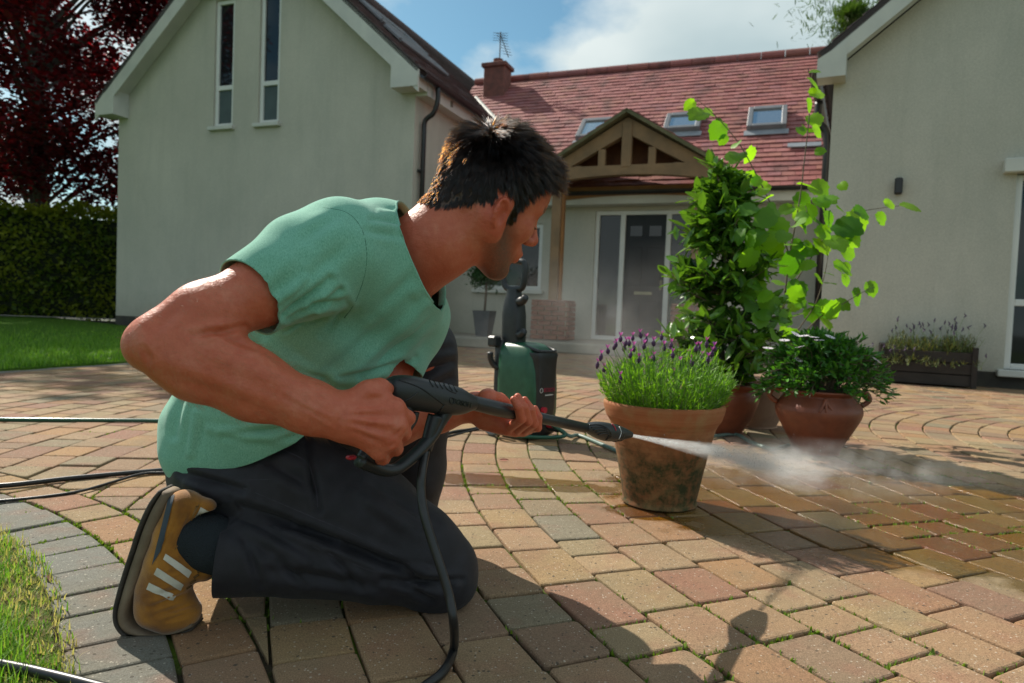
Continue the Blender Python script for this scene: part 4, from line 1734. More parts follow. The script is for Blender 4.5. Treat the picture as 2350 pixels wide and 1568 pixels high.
AF = [((560, 752), (440, 770), 8, -.006), ((500, 765), (600, 800), 9, -.004), ((380, 860), (640, 960), 16, -.0035), ((480, 800), (700, 890), 22, .003), ((345, 760), (420, 700), 16, -.003),
      ((330, 800), (345, 830), 7, -.0025), ((790, 930), (770, 1000), 7, -.002), ((800, 945), (905, 935), 5, .0018), ((800, 962), (910, 975), 5, .0018), ((800, 978), (895, 1010), 5, .0016),
      ((815, 955), (905, 955), 6, -.002), ((815, 972), (900, 992), 6, -.002), ((815, 990), (880, 1022), 6, -.002), ((920, 950), (910, 975), 4, -.002), ((922, 985), (905, 1000), 4, -.0025), ((905, 1018), (885, 1030), 4, -.0025),
      ((840, 915), (880, 915), 7, -.0025), ((650, 900), (760, 960), 6, .0014), ((690, 940), (770, 985), 5, .0012)]

ARM_FOLDS = AF
# ---- left arm and hand, reaching under the lance
f = Field((-.36, 1.14, .12), (.10, 1.50, .66), .0023)
f.chain([P(945, 740, 1.36), P(880, 870, 1.32), P(838, 968, 1.285)], [.050, .043, .038], .03)
f.chain([P(838, 975, 1.28), P(900, 972, 1.30), P(1000, 948, 1.325), P(1086, 935, 1.33)], [.036, .042, .035, .0255], .03)
LW = P(1092, 936, 1.33)
f.chain([LW, P(1125, 945, 1.325), P(1158, 968, 1.315)], [.025, .026, .021], .02)
gy = lambda x, y, o: gp(x, y, o)
lm = [P(1165, 985, 1.298), P(1182, 990, 1.310), P(1200, 990, 1.322), P(1214, 985, 1.335)]
for q in lm:
    f.cone(P(1115, 958, 1.325), q, .018, .0105, .014)
lf = [
    [lm[0], gy(1196, 962, .022), gy(1189, 934, .028), gy(1179, 917, .022)],
    [lm[1], gy(1211, 968, .021), gy(1203, 935, .027), gy(1188, 911, .018)],
    [lm[2], gy(1225, 973, .020), gy(1219, 940, .025), gy(1204, 918, .014)],
    [lm[3], gy(1234, 982, .016), gy(1236, 957, .020), gy(1228, 938, .014)]]
for ch, r0 in zip(lf, (.0086, .0088, .0085, .0078)):
    f.chain(ch, [r0 + .0008, r0 + .0002, r0 * .92, r0 * .80], .0022)
f.chain([P(1100, 928, 1.34), gy(1120, 916, -.022), gy(1145, 920, -.026), gy(1168, 930, -.022)], [.020, .0165, .0125, .010], .014)
lv, lq = f.surface(2)
# hidden trunk and legs under the clothes, so that the body is whole
f = Field((-.66, 1.0, .0), (.06, 1.75, .78), .009)
f.chain([P(520, 1000, 1.34), P(620, 880, 1.30), P(790, 715, 1.26), P(880, 640, 1.23), P(940, 600, 1.21)], [.11, .105, .12, .08, .055], .05)
f.cone(P(790, 575, 1.11), P(930, 725, 1.34), .055, .05, .05)
f.chain([P(530, 1070, 1.27), P(800, 1190, 1.255), P(1010, 1300, 1.26)], [.08, .062, .04], .04)
f.chain([P(1005, 1325, 1.25), P(760, 1292, 1.2), P(505, 1255, 1.165), P(470, 1250, 1.15)], [.036, .042, .030, .026], .03)
f.chain([P(600, 1000, 1.45), P(965, 825, 1.52), P(940, 1100, 1.58), P(930, 1245, 1.6)], [.09, .055, .048, .035], .03)
tv, tq = f.surface(2)
rv = px_folds(rv, vnormals(rv, rq), ARM_FOLDS)
allV, allF, off = [], [], 0
reds, brds = [], []
for V_, F_, r_, b_ in ((head_w, HEADF, redw, bd), (rv, rq, None, None), (lv, lq, None, None), (tv, tq, None, None)):
    allV.append(V_)
    allF.append(F_ + off)
    off += len(V_)
    if r_ is None:
        r_ = np.zeros(len(V_))
        for q in (mcp + lm + [c_[1] for c_ in fing + lf] + [c_[3] for c_ in lf]):
            r_ = np.maximum(r_, np.clip(1 - np.linalg.norm(V_ - q, axis=1) / .03, 0, 1) * .7)
        r_ = np.maximum(r_, .35 * np.clip((V_[:, 0] + .30) / .1, 0, 1))
        b_ = np.zeros(len(V_))
    reds.append(r_)
    brds.append(b_)
PBASE = P(700, 1380, 1.25) * np.array([1, 1, 0])
me = np_mesh("person", np.vstack(allV) - PBASE, np.vstack(allF), {"red": np.concatenate(reds), "beard": np.concatenate(brds)})
person = link("person", me, SKIN)
person.location = Vector(PBASE.tolist())
tag(person, "person kneeling on one knee in green t-shirt and dark trousers, aiming a spray lance", "person")

# ---- t-shirt
SHIRT = bpy.data.materials.new("green_jersey")
t = NT(SHIRT)
ob_ = t.pos()
hea = t.noise(t.mapping(ob_, scale=(1, 1, .4)), 760, 3, .7)
wide = t.noise(ob_, 9, 3)
c = t.mix(t.ramp(hea, .3, .7), (.105, .315, .225), (.29, .58, .445))
c = t.mix(t.math('MULTIPLY', wide, .25), c, (.14, .40, .26))
t.set(color=c, rough=.9, spec=.15, sheen=.2)
t.bump(t.math('ADD', t.noise(ob_, 900, 2), t.math('MULTIPLY', t.noise(t.mapping(ob_, scale=(1, 1, .5)), 14, 4), 2.2)), .25, .004)
MATS["green_jersey"] = SHIRT

f = Field((-.68, .92, .13), (.02, 1.58, .80), .0037)
f.chain([P(525, 985, 1.34), P(590, 900, 1.31), P(770, 735, 1.27), P(865, 650, 1.24)], [.108, .120, .138, .108], .06)
f.chain([P(772, 578, 1.095), P(880, 625, 1.21), P(945, 735, 1.365)], [.068, .086, .066], .06)
f.cone(P(715, 606, 1.19), P(862, 566, 1.225), .074, .072, .05)
f.cone(P(850, 558, 1.15), P(945, 574, 1.195), .054, .066, .05)
f.chain([P(772, 575, 1.095), P(690, 618, 1.055), P(530, 705, .985)], [.070, .0635, .0575], .05)
f.chain([P(945, 735, 1.36), P(880, 880, 1.315)], [.064, .060], .04)
f.cone(P(520, 1003, 1.32), P(640, 965, 1.265), .106, .104, .05)
f.cone(P(520, 1030, 1.292), P(610, 1005, 1.275), .096, .098, .05)
sv, sq = f.surface(2)
sn_ = vnormals(sv, sq)
# folds: gaussian ridges and valleys along lines seen in the photograph
SF = [((540, 690), (610, 640), 6, -.003), ((655, 760), (720, 720), 5, -.005), ((700, 745), (760, 715), 5, -.004), ((740, 770), (800, 700), 7, -.004), ((650, 725), (755, 640), 9, -.007), ((665, 735), (780, 665), 7, -.007), ((600, 690), (700, 600), 14, -.003), ((640, 690), (700, 640), 9, .005), ((690, 650), (800, 560), 16, -.003),
      ((720, 700), (790, 690), 9, -.006), ((560, 770), (640, 860), 12, -.006), ((620, 790), (720, 880), 14, .005), ((680, 850), (800, 900), 10, -.005), ((520, 1000), (700, 975), 8, -.005),
      ((480, 985), (640, 1010), 9, .004), ((560, 965), (760, 935), 9, -.006), ((640, 1010), (720, 985), 7, -.004), ((420, 900), (400, 1000), 10, -.005), ((450, 950), (440, 1040), 9, .004),
      ((720, 880), (940, 690), 13, -.004), ((770, 880), (980, 700), 10, .004), ((830, 865), (1010, 720), 9, -.005), ((780, 870), (930, 830), 7, -.005), ((860, 720), (960, 620), 14, -.003),
      ((850, 505), (945, 515), 6, -.004), ((870, 485), (940, 495), 5, .003), ((840, 530), (920, 545), 8, -.003), ((700, 545), (770, 500), 12, -.003), ((900, 860), (950, 820), 7, -.004), ((960, 560), (975, 650), 7, -.003)]
sv = px_folds(sv, sn_, SF, 1.35)
wv = np.sin(sv @ np.array([40, 10, 55])) * np.sin(sv @ np.array([-18, 35, 12]) + 1.0)
sv = sv + sn_ * (wv * .0026)[:, None]
sme = np_mesh("t_shirt", sv, sq)


def cut(me_, p1, p2, Y, out_px, near):
    """trim by the plane through the image line p1-p2 (seen edge on), removing the side of out_px"""
    a, b = P(p1[0], p1[1], Y), P(p2[0], p2[1], Y)
    nr_ = np.cross(b - a, a - CO)
    nr_ /= np.linalg.norm(nr_)
    if (P(out_px[0], out_px[1], Y) - a) @ nr_ < 0:
        nr_ = -nr_
    bisect(me_, a, nr_, near)
    return a, nr_


def cut3(me_, co, no, near):
    no = np.asarray(no, float)
    bisect(me_, co, no / np.linalg.norm(no), near)


# sleeve openings, square to the arms but tilted as seen
ax_r = P(560, 690, .99) - P(690, 612, 1.055)
ax_r /= np.linalg.norm(ax_r)
cut3(sme, P(572, 680, 1.0), ax_r + np.array([-.05, -.30, -.05]), (P(540, 700, .985), .13))
ax_l = P(880, 880, 1.315) - P(945, 735, 1.36)
cut3(sme, P(908, 842, 1.33), ax_l / np.linalg.norm(ax_l) + np.array([.0, .0, 0]), (P(890, 868, 1.32), .1))
# bottom hem and neckline
h1, h2, h3 = P(390, 1024, 1.37), P(712, 992, 1.19), P(490, 1080, 1.195)
hem_n = np.cross(h2 - h1, h3 - h1)
hem_n = hem_n if hem_n[2] < 0 else -hem_n
cut3(sme, h3, hem_n, (P(500, 1060, 1.3), .34))
ncol = hw((-.01, 0, -.1)) - P(900, 620, 1.22)
cut3(sme, P(958, 580, 1.20), ncol / np.linalg.norm(ncol), (P(990, 560, 1.2), .12))
sme.transform(Matrix.Translation(Vector((-PBASE).tolist())))
shirt = link("t_shirt", sme, SHIRT, person)
md = shirt.modifiers.new("thickness", 'SOLIDIFY')
md.thickness = .003
md.offset = 0

# ---- trousers
TROU = bpy.data.materials.new("dark_twill")
t = NT(TROU)
pos = t.pos()
c = t.mix(t.ramp(t.noise(pos, 30, 4), .35, .7), (.009, .0088, .0125), (.018, .0175, .024))
t.set(color=c, rough=.66, spec=.4, sheen=.05)
t.bump(t.math('ADD', t.noise(pos, 700, 2), t.math('MULTIPLY', t.noise(pos, 16, 4), 2.0)), .3, .005)
MATS["dark_twill"] = TROU
f = Field((-.68, 1.0, -.012), (.08, 1.80, .66), .0045)
f.cone(P(530, 1035, 1.35), P(580, 1020, 1.38), .104, .10, .05)
f.cone(P(508, 1072, 1.305), P(525, 1068, 1.4), .088, .09, .05)
f.chain([P(550, 1095, 1.28), P(660, 1128, 1.268), P(820, 1188, 1.26), P(960, 1275, 1.262), P(1020, 1310, 1.265)], [.108, .110, .101, .080, .062], .04)
f.cone(P(1015, 1335, 1.262), P(1000, 1345, 1.262), .052, .052, .03)
f.cone(P(545, 1192, 1.10), P(800, 1268, 1.13), .030, .020, .015, 'sub')
f.cone(P(800, 1268, 1.13), P(960, 1338, 1.18), .020, .012, .012, 'sub')
f.chain([P(1000, 1330, 1.25), P(860, 1305, 1.215), P(680, 1278, 1.185), P(480, 1276, 1.155)], [.048, .059, .065, .065], .008)
f.chain([P(600, 1000, 1.46), P(800, 915, 1.5), P(962, 812, 1.53)], [.115, .115, .076], .04)
f.chain([P(968, 806, 1.53), P(972, 890, 1.545), P(950, 1080, 1.58), P(935, 1230, 1.6)], [.073, .072, .066, .06], .03)
pv, pq = f.surface(2)
pn = vnormals(pv, pq)
TF = [((560, 1165), (760, 1240), 12, -.010), ((700, 1215), (960, 1320), 11, -.010), ((540, 1200), (700, 1290), 12, .005), ((620, 1310), (860, 1345), 12, -.005), ((880, 1330), (1030, 1345), 9, -.007), ((900, 1300), (1010, 1318), 8, .005),
      ((930, 1345), (990, 1375), 8, -.006), ((700, 1020), (735, 1170), 8, -.006), ((620, 1060), (720, 1120), 14, -.005), ((420, 1085), (560, 1125), 9, -.006), ((430, 1110), (520, 1150), 8, .004), ((640, 1290), (700, 1345), 8, -.004), ((560, 1240), (600, 1340), 9, -.004), ((760, 1275), (830, 1350), 8, -.004), ((980, 1330), (1060, 1330), 6, -.004), ((860, 1110), (1000, 1200), 12, -.004),
      ((820, 1130), (960, 1230), 14, .004), ((920, 880), (1035, 830), 8, -.006), ((930, 930), (1030, 870), 9, -.006), ((950, 980), (1020, 900), 8, .004), ((940, 1040), (1000, 960), 9, -.004), ((960, 800), (1030, 800), 8, -.004)]
pv = px_folds(pv, pn, TF, 1.6)
wv = np.sin(pv @ np.array([30, 12, 48])) * np.sin(pv @ np.array([-22, 30, 17]))
pv = pv + pn * (wv * .002)[:, None]
pv[:, 2] = np.maximum(pv[:, 2], .002)
pme = np_mesh("trousers", pv, pq)
axs = P(480, 1275, 1.155) - P(680, 1285, 1.185)
cut3(pme, P(507, 1280, 1.16), axs / np.linalg.norm(axs), (P(450, 1290, 1.15), .125, .175))
cut3(pme, P(935, 1215, 1.6), (0, 0, -1), (P(935, 1235, 1.6), .1))
pme.transform(Matrix.Translation(Vector((-PBASE).tolist())))
trousers = link("trousers", pme, TROU, person)
md = trousers.modifiers.new("thickness", 'SOLIDIFY')
md.thickness = .003
md.offset = 0


def bvh_of(ob):
    me_ = ob.data
    off_ = ob.matrix_basis.translation + (ob.parent.matrix_basis.translation if ob.parent else Vector((0, 0, 0)))
    return BVHTree.FromPolygons([v_.co + off_ for v_ in me_.vertices], [p_.vertices[:] for p_ in me_.polygons])


def on(bv, x, y, lift=.0):
    loc, nrm_, idx_, d_ = bv.ray_cast(Vector(CO.tolist()), Vector(ray(x, y).tolist()))
    if loc is None:
        return None
    return np.array(loc) + np.array(nrm_) * lift


def seam(bv, pts, r, name, mat, parent, n=30, lift=.0005):
    """a thin raised line laid on a surface"""
    q = [on(bv, x, y, lift) for x, y in spline([(a, b, 0) for a, b in pts], n)[:, :2]]
    q = [p for p in q if p is not None]
    if len(q) < 2:
        return None
    return MB().tube(np.array(q), r, 6).build(name, mat, parent, smooth=True, origin=PBASE)


def patch(bv, quad, name, mat, parent, n=8, lift=.0012, th=.0008):
    """a four-sided piece of material laid on a surface"""
    A = np.asarray(quad, float)
    V, Fc = [], []
    for j in range(n + 1):
        for i in range(n + 1):
            s_, t_ = i / n, j / n
            p_ = (A[0] * (1 - s_) + A[1] * s_) * (1 - t_) + (A[3] * (1 - s_) + A[2] * s_) * t_
            q = on(bv, p_[0], p_[1], lift)
            V.append(q)
    good = [q for q in V if q is not None]
    if not good:
        return None
    gx = proj(np.array(good))
    for k_ in range(len(V)):
        if V[k_] is None:
            s_, t_ = (k_ % (n + 1)) / n, (k_ // (n + 1)) / n
            p_ = (A[0] * (1 - s_) + A[1] * s_) * (1 - t_) + (A[3] * (1 - s_) + A[2] * s_) * t_
            V[k_] = good[int(np.argmin(((gx - p_) ** 2).sum(1)))]
    for j in range(n):
        for i in range(n):
            a = j * (n + 1) + i
            Fc.append((a, a + 1, a + n + 2, a + n + 1))
    return MB().add(V, Fc).build(name, mat, parent, smooth=True, origin=PBASE)


sb = bvh_of(shirt)
tb = bvh_of(trousers)
SEAM = M("green_seam", (.05, .18, .125), rough=.95)
DARKSEAM = M("dark_seam", (.04, .039, .05), rough=.9)
seam(sb, [(742, 478), (790, 487), (822, 515), (838, 560), (838, 620), (815, 690), (790, 730)], .0013, "shoulder_seam", SEAM, shirt)
seam(sb, [(845, 478), (900, 500), (948, 505)], .0010, "shoulder_seam", SEAM, shirt)
seam(sb, [(600, 1000), (590, 1040), (560, 1062)], .0008, "side_seam", SEAM, shirt)
seam(tb, [(640, 1030), (700, 1060), (724, 1110), (728, 1165)], .0016, "pocket_seam", DARKSEAM, trousers)
seam(tb, [(560, 1120), (700, 1180), (860, 1250), (1000, 1330)], .0012, "leg_seam", DARKSEAM, trousers)
seam(tb, [(518, 1195), (516, 1280), (518, 1362)], .0010, "cuff_stitch", DARKSEAM, trousers)
seam(tb, [(955, 855), (985, 845), (1022, 838)], .0014, "knee_stitch", DARKSEAM, trousers)
seam(tb, [(960, 905), (990, 880), (1025, 862)], .0014, "knee_stitch", DARKSEAM, trousers)
patch(tb, [(500, 1158), (540, 1150), (556, 1180), (530, 1205)], "pocket_flap", TROU, trousers, lift=.003)

seam(sb, [(398, 1000), (425, 1040), (490, 1068), (560, 1056), (620, 1032), (700, 982)], .0009, "hem_stitch", SEAM, shirt, 40)
seam(sb, [(548, 606), (585, 650), (612, 700), (624, 740)], .0009, "hem_stitch", SEAM, shirt, 24)
seam(tb, [(420, 1065), (520, 1100), (640, 1100)], .0012, "pocket_seam", DARKSEAM, trousers)
seam(tb, [(532, 1150), (640, 1215), (800, 1290), (960, 1345)], .0011, "leg_seam", DARKSEAM, trousers)
# neck rib of the shirt: a band round the collar opening
bmn = bmesh.new()
bmn.from_mesh(sme)
loops = [e_ for e_ in bmn.edges if e_.is_boundary]
cpt = Vector((P(960, 585, 1.2) - PBASE).tolist())
ring_e = [e_ for e_ in loops if ((e_.verts[0].co + e_.verts[1].co) / 2 - cpt).length < .125 and (e_.verts[0].co.z + PBASE[2]) > .56]
vset = list({v_ for e_ in ring_e for v_ in e_.verts})
if len(vset) > 8:
    cc_ = sum((v_.co for v_ in vset), Vector()) / len(vset)
    nn_ = Vector((ncol / np.linalg.norm(ncol)).tolist())
    bx = (vset[0].co - cc_)
    bx = (bx - nn_ * bx.dot(nn_)).normalized()
    by = nn_.cross(bx)
    vset.sort(key=lambda v_: math.atan2((v_.co - cc_).dot(by), (v_.co - cc_).dot(bx)))
    pts_ = np.array([np.array(v_.co) for v_ in vset])
    k_ = max(1, len(pts_) // 40)
    pts_ = pts_[::k_]
    pts_ = np.vstack([pts_, pts_[:2]])
    runs, cur = [], [pts_[0]]
    for q in pts_[1:]:
        if np.linalg.norm(q - cur[-1]) > .03:
            runs.append(cur)
            cur = []
        cur.append(q)
    runs.append(cur)
    for rn in runs:
        if len(rn) > 3:
            MB().tube(np.array(rn) + PBASE - np.array(nn_) * .004, .0075, 8, flat=.35, up=np.array(nn_)).build("neck_rib", SHIRT, shirt, smooth=True, origin=PBASE)
bmn.free()

# ---- hair: strands growing from the scalp away from the whorl
HAIR = bpy.data.materials.new("dark_brown_hair")
HAIR.use_nodes = True
nt = HAIR.node_tree
nt.nodes.remove(nt.nodes["Principled BSDF"])
hbs = nt.nodes.new("ShaderNodeBsdfHairPrincipled")
hbs.parametrization = 'MELANIN'
hbs.inputs["Melanin"].default_value = .95
hbs.inputs["Melanin Redness"].default_value = .15
hbs.inputs["Roughness"].default_value = .24
hbs.inputs["Radial Roughness"].default_value = .4
hbs.inputs["Random Color"].default_value = .35
nt.links.new(hbs.outputs[0], nt.nodes["Material Output"].inputs[0])
EYEB = []
hn = vnormals(HEADV, HEADF)
fm = soft[HEADF].min(1) > .12
sf_ = HEADF[fm]
ctr = HEADV[sf_].mean(1)
are = np.linalg.norm(np.cross(HEADV[sf_[:, 2]] - HEADV[sf_[:, 0]], HEADV[sf_[:, 3]] - HEADV[sf_[:, 1]]), axis=1)
NS = 62000
are = are * soft[sf_].mean(1) ** 1.5
pick = RNG.choice(len(sf_), NS, p=are / are.sum())
wq = RNG.dirichlet((1, 1, 1, 1), NS)
root = (HEADV[sf_[pick]] * wq[:, :, None]).sum(1)
nr2 = (hn[sf_[pick]] * wq[:, :, None]).sum(1)
nr2 /= np.linalg.norm(nr2, axis=1)[:, None]
whorl = np.array([-.062, -.01, .108])
comb_ = root - whorl
comb_ -= nr2 * (comb_ * nr2).sum(1)[:, None]
comb_ /= np.linalg.norm(comb_, axis=1)[:, None] + 1e-9
# sides and back lie down, the top is brushed forward and up, the fringe stands up
top = np.clip((root[:, 2] - .055) / .05, 0, 1)
front = np.clip((root[:, 0] - .035) / .045, 0, 1) * top
length = .010 + .013 * np.clip((root[:, 2] + .01) / .06, 0, 1) + .015 * top + .010 * front
length *= RNG.uniform(.75, 1.15, NS)
nape = np.clip((-.0 - root[:, 2]) / .05, 0, 1)
length *= 1 - .25 * nape
# clumps: strands of one cell share a direction
cell = np.floor(root / .007).astype(int)
hsh = (cell @ np.array([73856093, 19349663, 83492791])) % 9973
ph = hsh / 9973 * 2 * np.pi
jit = np.stack([np.cos(ph), np.sin(ph * 1.7), np.sin(ph * 2.3)], 1) * .20 + RNG.normal(0, .13, (NS, 3))
up0 = .30 + .45 * top + .9 * front
d0 = nr2 * up0[:, None] + comb_ * (1 - .75 * front)[:, None] + jit + np.array([.5, 0, .95]) * (front * .9)[:, None]
d0 /= np.linalg.norm(d0, axis=1)[:, None]
K = 5
# locks: every strand leans over to the guide strand nearest to it
NGd = 2400
gi = RNG.choice(NS, NGd, replace=False)
own = np.empty(NS, int)
for c0_ in range(0, NS, 4000):
    dd2 = ((root[c0_:c0_ + 4000, None, :] - root[gi][None, :, :]) ** 2).sum(2)
    own[c0_:c0_ + 4000] = gi[np.argmin(dd2, 1)]
gd0 = d0[own] + RNG.normal(0, .10, (NS, 3))
gd0 /= np.linalg.norm(gd0, axis=1)[:, None]
glen = (length[own] * .6 + length * .4) * RNG.uniform(.8, 1.1, NS)
strand = np.zeros((NS, K, 3))
for k in range(K):
    s_ = k / (K - 1)
    strand[:, k] = root - nr2 * .0004 + (gd0 * s_ + comb_[own] * .35 * s_ * s_ * (1 - .9 * front)[:, None] - nr2 * (.10 * s_ * s_ * (1 - front) * (1 - nape))[:, None]) * glen[:, None] + (root[own] - root) * ((.22 + .42 * top) * s_ ** 1.3)[:, None]
sw = (HC0 + (HR @ (strand.reshape(-1, 3) * HS).T).T) - PBASE
hc = bpy.data.hair_curves.new("hair")
hc.add_curves([K] * NS)
hc.attributes["position"].data.foreach_set("vector", sw.astype(np.float32).ravel())
ra = hc.attributes.get("radius") or hc.attributes.new("radius", 'FLOAT', 'POINT')
ra.data.foreach_set("value", np.tile(np.array([.00034, .00034, .0003, .00022, .00008], np.float32), NS))
# eyebrows and lashes
for s_b in (-1, 1):
    for k_ in range(170):
        t_ = random.random()
        p_ = np.array([.1045, s_b * .010, .0275]) * (1 - t_) + np.array([.0845, s_b * .049, .0300]) * t_ + np.array([-.0028, s_b * -.0010, random.uniform(-.004, .004)])
        EYEB.append((p_, p_ + np.array([.002, s_b * .004, .004]) * random.uniform(.7, 1.3), p_ + np.array([.0015, s_b * .009, .004]) * random.uniform(.7, 1.2)))
    for k_ in range(26):
        t_ = random.random()
        p_ = np.array([.0915, s_b * .024, -.0035]) * (1 - t_) + np.array([.085, s_b * .043, -.0025]) * t_
        EYEB.append((p_, p_ + np.array([.006, s_b * .001, -.003]), p_ + np.array([.010, s_b * .003, -.002])))
eb = (HC0 + (HR @ (np.array(EYEB).reshape(-1, 3) * HS).T).T) - PBASE
hc3 = bpy.data.hair_curves.new("eyebrows")
hc3.add_curves([3] * len(EYEB))
hc3.attributes["position"].data.foreach_set("vector", eb.astype(np.float32).ravel())
ra = hc3.attributes.get("radius") or hc3.attributes.new("radius", 'FLOAT', 'POINT')
ra.data.foreach_set("value", np.tile(np.array([.00035, .0003, .0001], np.float32), len(EYEB)))
o = bpy.data.objects.new("eyebrows", hc3)
COL.objects.link(o)
hc3.materials.append(HAIR)
o.parent = person
hair = bpy.data.objects.new("hair", hc)
COL.objects.link(hair)
hc.materials.append(HAIR)
hair.parent = person
# fine hair on the forearms, catching the light
fv, ff = rv, rq
an = vnormals(rv, rq)
sel = np.where((rv[:, 0] < -.26))[0]
NA = 2600
pk = RNG.choice(sel, NA)
axis_ = P(790, 962, .99) - P(370, 795, .935)
axis_ /= np.linalg.norm(axis_)
dd = an[pk] * .55 + axis_ * .5 + RNG.normal(0, .25, (NA, 3)) + np.array([0, 0, -.2])
dd /= np.linalg.norm(dd, axis=1)[:, None]
ln_ = RNG.uniform(.005, .012, NA)
st = np.stack([rv[pk], rv[pk] + dd * (ln_ * .6)[:, None], rv[pk] + dd * ln_[:, None] + axis_ * (ln_ * .3)[:, None]], 1) - PBASE
hc2 = bpy.data.hair_curves.new("arm_hair")
hc2.add_curves([3] * NA)
hc2.attributes["position"].data.foreach_set("vector", st.astype(np.float32).ravel())
ra = hc2.attributes.get("radius") or hc2.attributes.new("radius", 'FLOAT', 'POINT')
ra.data.foreach_set("value", np.tile(np.array([.00010, .00008, .00003], np.float32), NA))
o = bpy.data.objects.new("arm_hair", hc2)
COL.objects.link(o)
hc2.materials.append(M('arm_hair_brown', (.32, .16, .07), rough=.4))
o.parent = person

# ---- shoes
SUEDE = M("mustard_suede", (.40, .165, .012), (.20, .075, .008), 22, .92, .3, 420, .003, sheen=.3)
SOLE = M("worn_midsole", (.20, .15, .10), (.13, .095, .06), 20, .8, .2, 90)
OUTS = M("dark_outsole", (.035, .03, .025), (.06, .05, .04), 30, .8, .4, 150)
WSTR = M("white_stripe", (.60, .58, .50), (.50, .48, .40), 60, .8)
NAVY = M("navy_heel", (.03, .045, .06), (.045, .06, .075), 20, .7)
SOCK = bpy.data.materials.new("grey_sock")
t = NT(SOCK)
t.set(color=(.022, .028, .033), rough=.95, spec=.2)
t.bump(t.voro(t.pos(), 420), .6, .003)
YS = 1.135
YA = np.array([0, 1.0, 0])
f = Field(P(285, 1460, 1.0) - (.05, 0, .03), P(540, 1100, 1.25) + (.05, .06, .05), .0025)
f = Field((-.70, 1.04, -.004), (-.44, 1.26, .30), .0026)
f.chain([P(420, 1160, YS), P(406, 1222, YS), P(394, 1285, YS), P(378, 1345, YS), P(372, 1385, YS)], [.0255, .0300, .0355, .0375, .0335], .02, flat=(YA, 1.28))
f.chain([P(370, 1388, YS), P(405, 1405, YS), P(432, 1410, YS)], [.031, .026, .018], .02, flat=(YA, 1.6))
f.chain([P(420, 1295, YS), P(470, 1306, YS + .01)], [.031, .020], .02, flat=(YA, 1.2))
f.cone(P(428, 1172, YS), P(468, 1172, YS + .008), .024, .021, .015, flat=(YA, 1.2))
f.ell(P(478, 1225, YS + .01), (.030, .06, .042), k=.012, mode='sub')
uv_, uq_ = f.surface(2)
uv_ = px_folds(uv_, vnormals(uv_, uq_), [((345, 1395), (432, 1362), 5, -.004), ((360, 1412), (445, 1385), 5, -.004), ((335, 1372), (415, 1352), 6, -.003), ((380, 1425), (450, 1405), 4, -.003), ((352, 1290), (420, 1170), 3, -.0015),
                   ((400, 1260), (440, 1180), 4, -.0018), ((345, 1330), (440, 1300), 4, -.0012), ((430, 1240), (455, 1290), 5, .003), ((432, 1215), (450, 1170), 5, .003)])
ume = np_mesh("shoe_upper", uv_ - PBASE, uq_)
upper = link("shoe", ume, SUEDE, person)
ub = bvh_of(upper)
so = [(376.5, 1119), (359, 1147), (337, 1197), (321.5, 1246), (306, 1299), (295, 1348), (291, 1386), (299, 1416.5), (325, 1441), (363, 1450), (409, 1447), (454, 1434)]
si = [(404, 1130), (392, 1166), (377, 1204), (362, 1246), (347, 1291), (334, 1337), (322, 1378), (325, 1406), (348, 1424), (384, 1430), (420, 1428), (450, 1419)]
hwd = [.022, .030, .032, .033, .036, .041, .045, .046, .045, .042, .036, .022]
so_ = spline([(a, b, h) for (a, b), h in zip(so, hwd)], 44)
si_ = spline([(a, b, 0) for a, b in si], 44)


def sole(oa, ob_, grow, name, mat, parent_):
    mb_ = MB()
    n_ = len(oa)
    V = []
    for k in range(n_):
        o3, i3 = P(oa[k][0], oa[k][1], YS), P(ob_[k][0], ob_[k][1], YS)
        w_ = so_[k][2] + grow
        c3 = (o3 + i3) / 2
        hv_ = (o3 - i3) / 2
        ring_ = []
        for q in range(12):
            a = 2 * math.pi * q / 12
            ca, sa = math.cos(a), math.sin(a)
            ca, sa = math.copysign(abs(ca) ** .45, ca), math.copysign(abs(sa) ** .45, sa)
            ring_.append(c3 + hv_ * ca + YA * (w_ * sa))
        V += ring_
    V = np.array(V)
    V[:, 2] = np.maximum(V[:, 2], .0015)
    Fc = [(k * 12 + q, k * 12 + (q + 1) % 12, (k + 1) * 12 + (q + 1) % 12, (k + 1) * 12 + q) for k in range(n_ - 1) for q in range(12)]
    Fc += [tuple(range(11, -1, -1)), tuple(range((n_ - 1) * 12, n_ * 12))]
    return mb_.add(V, Fc).build(name, mat, parent_, smooth=True, origin=PBASE, fix=True)


m_in = so_[:, :2] * .28 + si_[:, :2] * .72
split_ = so_[:, :2] * .72 + si_[:, :2] * .28
sole(split_, si_[:, :2], 0, "midsole", SOLE, upper)
sole(so_[:, :2], split_, .0012, "outsole", OUTS, upper)
z5 = lambda q: [(249.5 + .3791 * a, 1033.6 + .3791 * b) for a, b in q]
for qd in ([(345, 625), (500, 735), (480, 772), (330, 660)], [(295, 710), (452, 812), (432, 850), (275, 750)], [(247, 800), (405, 880), (387, 912), (230, 842)]):
    patch(ub, z5(qd), "stripe", WSTR, upper, lift=.0015)
patch(ub, z5([(555, 345), (610, 372), (520, 470), (488, 455)]), "heel_tab", WSTR, upper, lift=.0015)
patch(ub, z5([(366, 290), (402, 268), (318, 610), (262, 700)]), "heel_panel", NAVY, upper, n=10, lift=.0016)
seam(ub, z5([(545, 330), (480, 470), (470, 600), (520, 690)]), .0012, "shoe_stitch", M("tan_thread", (.2, .1, .02)), upper)
seam(ub, z5([(400, 600), (470, 500), (530, 340)]), .0010, "shoe_stitch", M("tan_thread", (.2, .1, .02)), upper)
lm_ = M("dark_lace", (.10, .05, .012), rough=.9)
